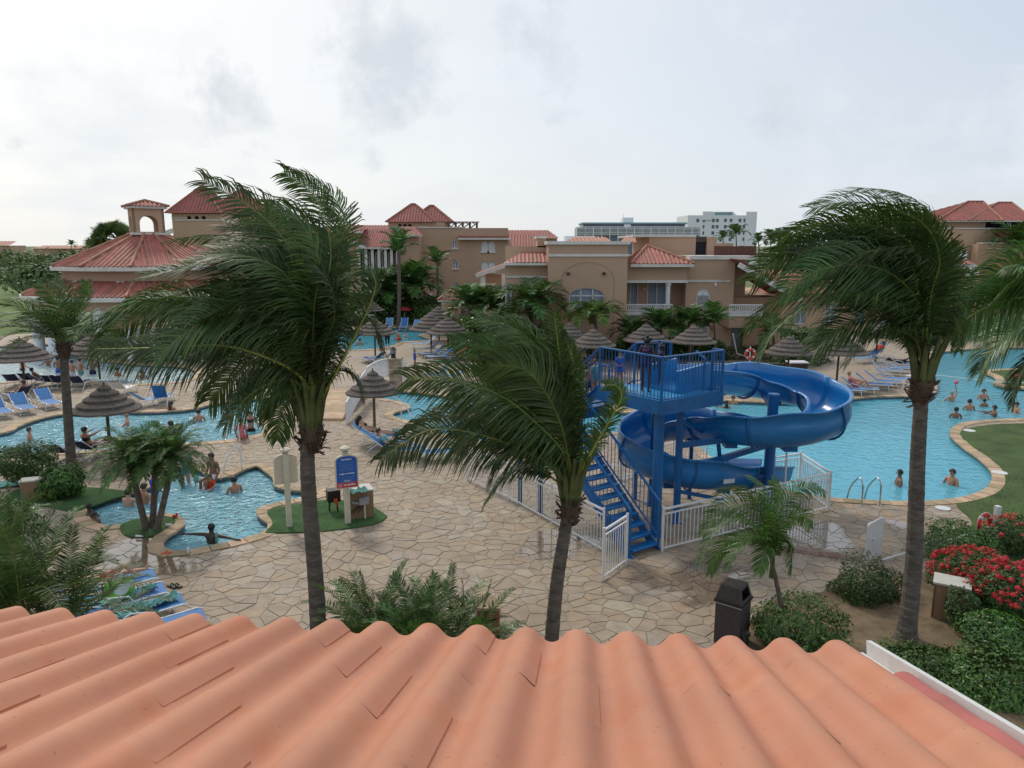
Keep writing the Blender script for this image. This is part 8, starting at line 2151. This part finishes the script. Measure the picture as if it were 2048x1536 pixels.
# terracotta planter beside the clump palm
c = at(988, 1262, 11.9); t = thing('planter_wall', 'orange brown wall end with a pale cap beside the feathery palm clump', 'wall', V((c.x, c.y, 0)))
obj('body', MB().bb(c.x - .28, c.x + .10, c.y - .28, c.y + .15, 0, 1.42), MAT['orange_wall'], t); obj('cap', MB().bb(c.x - .3, c.x + .12, c.y - .3, c.y + .17, 1.42, 1.47), MAT['coping'], t)
# tan box on the left turf
c = gp(68, 995, .045); cabinet('small tan ribbed cabinet beside the broad leaved bush on the left turf', c, .55, .4, .55, R(20))
# floats and drinks
p = gp(2045, 755, .08); o = thing('float_ring', 'red and white float ring on the far right lawn tongue', 'float ring', p); pts = [p + V((.42 * math.cos(x * math.pi / 10), .42 * math.sin(x * math.pi / 10), .1)) for x in range(21)]; obj('tube', MB().tube(pts, .13, 10), MAT['pinkred'], o, smooth=True)
def bottle(label, px, py, z, h, r, mat, lie=False):
    p = gp(px, py, z)
    mb = MB()
    if lie: mb.tube([p + V((0, 0, r)), p + V((h * .7, -.02, r)), p + V((h * .78, -.02, r)), p + V((h, -.03, r))], [r, r, r * .45, r * .4], 9)
    else: mb.lathe([(0, 0), (r, 0), (r, h * .65), (r * .4, h * .8), (r * .4, h), (0, h)], p, 9)
    obj('bottle', mb, MAT[mat], loc=p, smooth=False, label=label, cat='bottle')
bottle('green drink bottle standing on the near pool edge by the resting man', 434, 1083, .04, .26, .035, 'towel')
bottle('white bottle lying on the coping of the palm island', 332, 1052, .07, .22, .035, 'white', True)
bottle('small white bottle lying on the turf of the palm island', 272, 1074, .05, .2, .03, 'white', True)
bottle('pale cup on the coping below the resting man', 377, 1104, .04, .14, .035, 'white')
bottle('pale bottle near the turf edge behind the palm trunk', 648, 983, .03, .2, .03, 'white', True)
p = gp(350, 1034, .06); obj('toy', MB().ball((p.x, p.y, p.z + .03), (.09, .06, .05), 8, 5).ball((p.x + .06, p.y, p.z + .09), .035, 8, 5), MAT['orange'], loc=p, smooth=True, label='small orange toy on the palm island coping', cat='toy')
p = gp(333, 1107, .03); obj('slipper', MB().box((p.x, p.y, p.z + .015), (.24, .09, .03), rz=.5).tube([p + V((-.03, -.04, .02)), p + V((0, 0, .07)), p + V((.04, .04, .02))], .012, 5), MAT['orange'], loc=p, label='small orange slipper on the paving by the near pool', cat='slipper')
# leaf litter on the paving
lm = MB(); q = random.Random(21)
for i in range(170):
    x = q.uniform(-9, 12); y = q.uniform(11.5, 30)
    if any(inside((x, y), PC[k]) for k in ('small', 'main', 'middle')): continue
    s = q.uniform(.015, .045); a = q.uniform(0, 6.28); p = V((x, y, .026)); u = V((math.cos(a), math.sin(a), 0)); v_ = V((-u.y, u.x, .2))
    lm.add([p - u * s, p - v_ * s * .4, p + u * s, p + v_ * s * .4], [(0, 1, 2, 3)])
obj('leaf_litter', lm, MAT['leaf_dry'], label='scattered dry leaf bits on the paving', kind='stuff')
# blades standing in the soil bed and along the lawn edge
gm = MB(); q = random.Random(22)
for i in range(5200):
    x = q.uniform(9.5, 20); y = q.uniform(14, 24)
    if not inside((x, y), lawn): continue
    p = V((x, y, .03)); a = q.uniform(0, 6.28); u = V((math.cos(a), math.sin(a), 0)) * .007; h_ = q.uniform(.03, .07)
    gm.add([p - u, p + u, p + V((q.uniform(-.03, .03), q.uniform(-.03, .03), h_))], [(0, 1, 2)], q.random())
for i in range(9000):
    k = q.choice(['left', 'palm', 'sign']); 
    x = q.uniform(-12, -1.5); y = q.uniform(14.5, 22)
    if not any(inside((x, y), T_) for T_ in TURFS): continue
    p = V((x, y, .045)); a = q.uniform(0, 6.28); u = V((math.cos(a), math.sin(a), 0)) * .006; gm.add([p - u, p + u, p + V((q.uniform(-.02, .02), q.uniform(-.02, .02), q.uniform(.015, .035)))], [(0, 1, 2)], q.random())
obj('grass', gm, MAT['grass'], label='short grass blades on the lawn and the turf islands', kind='stuff')
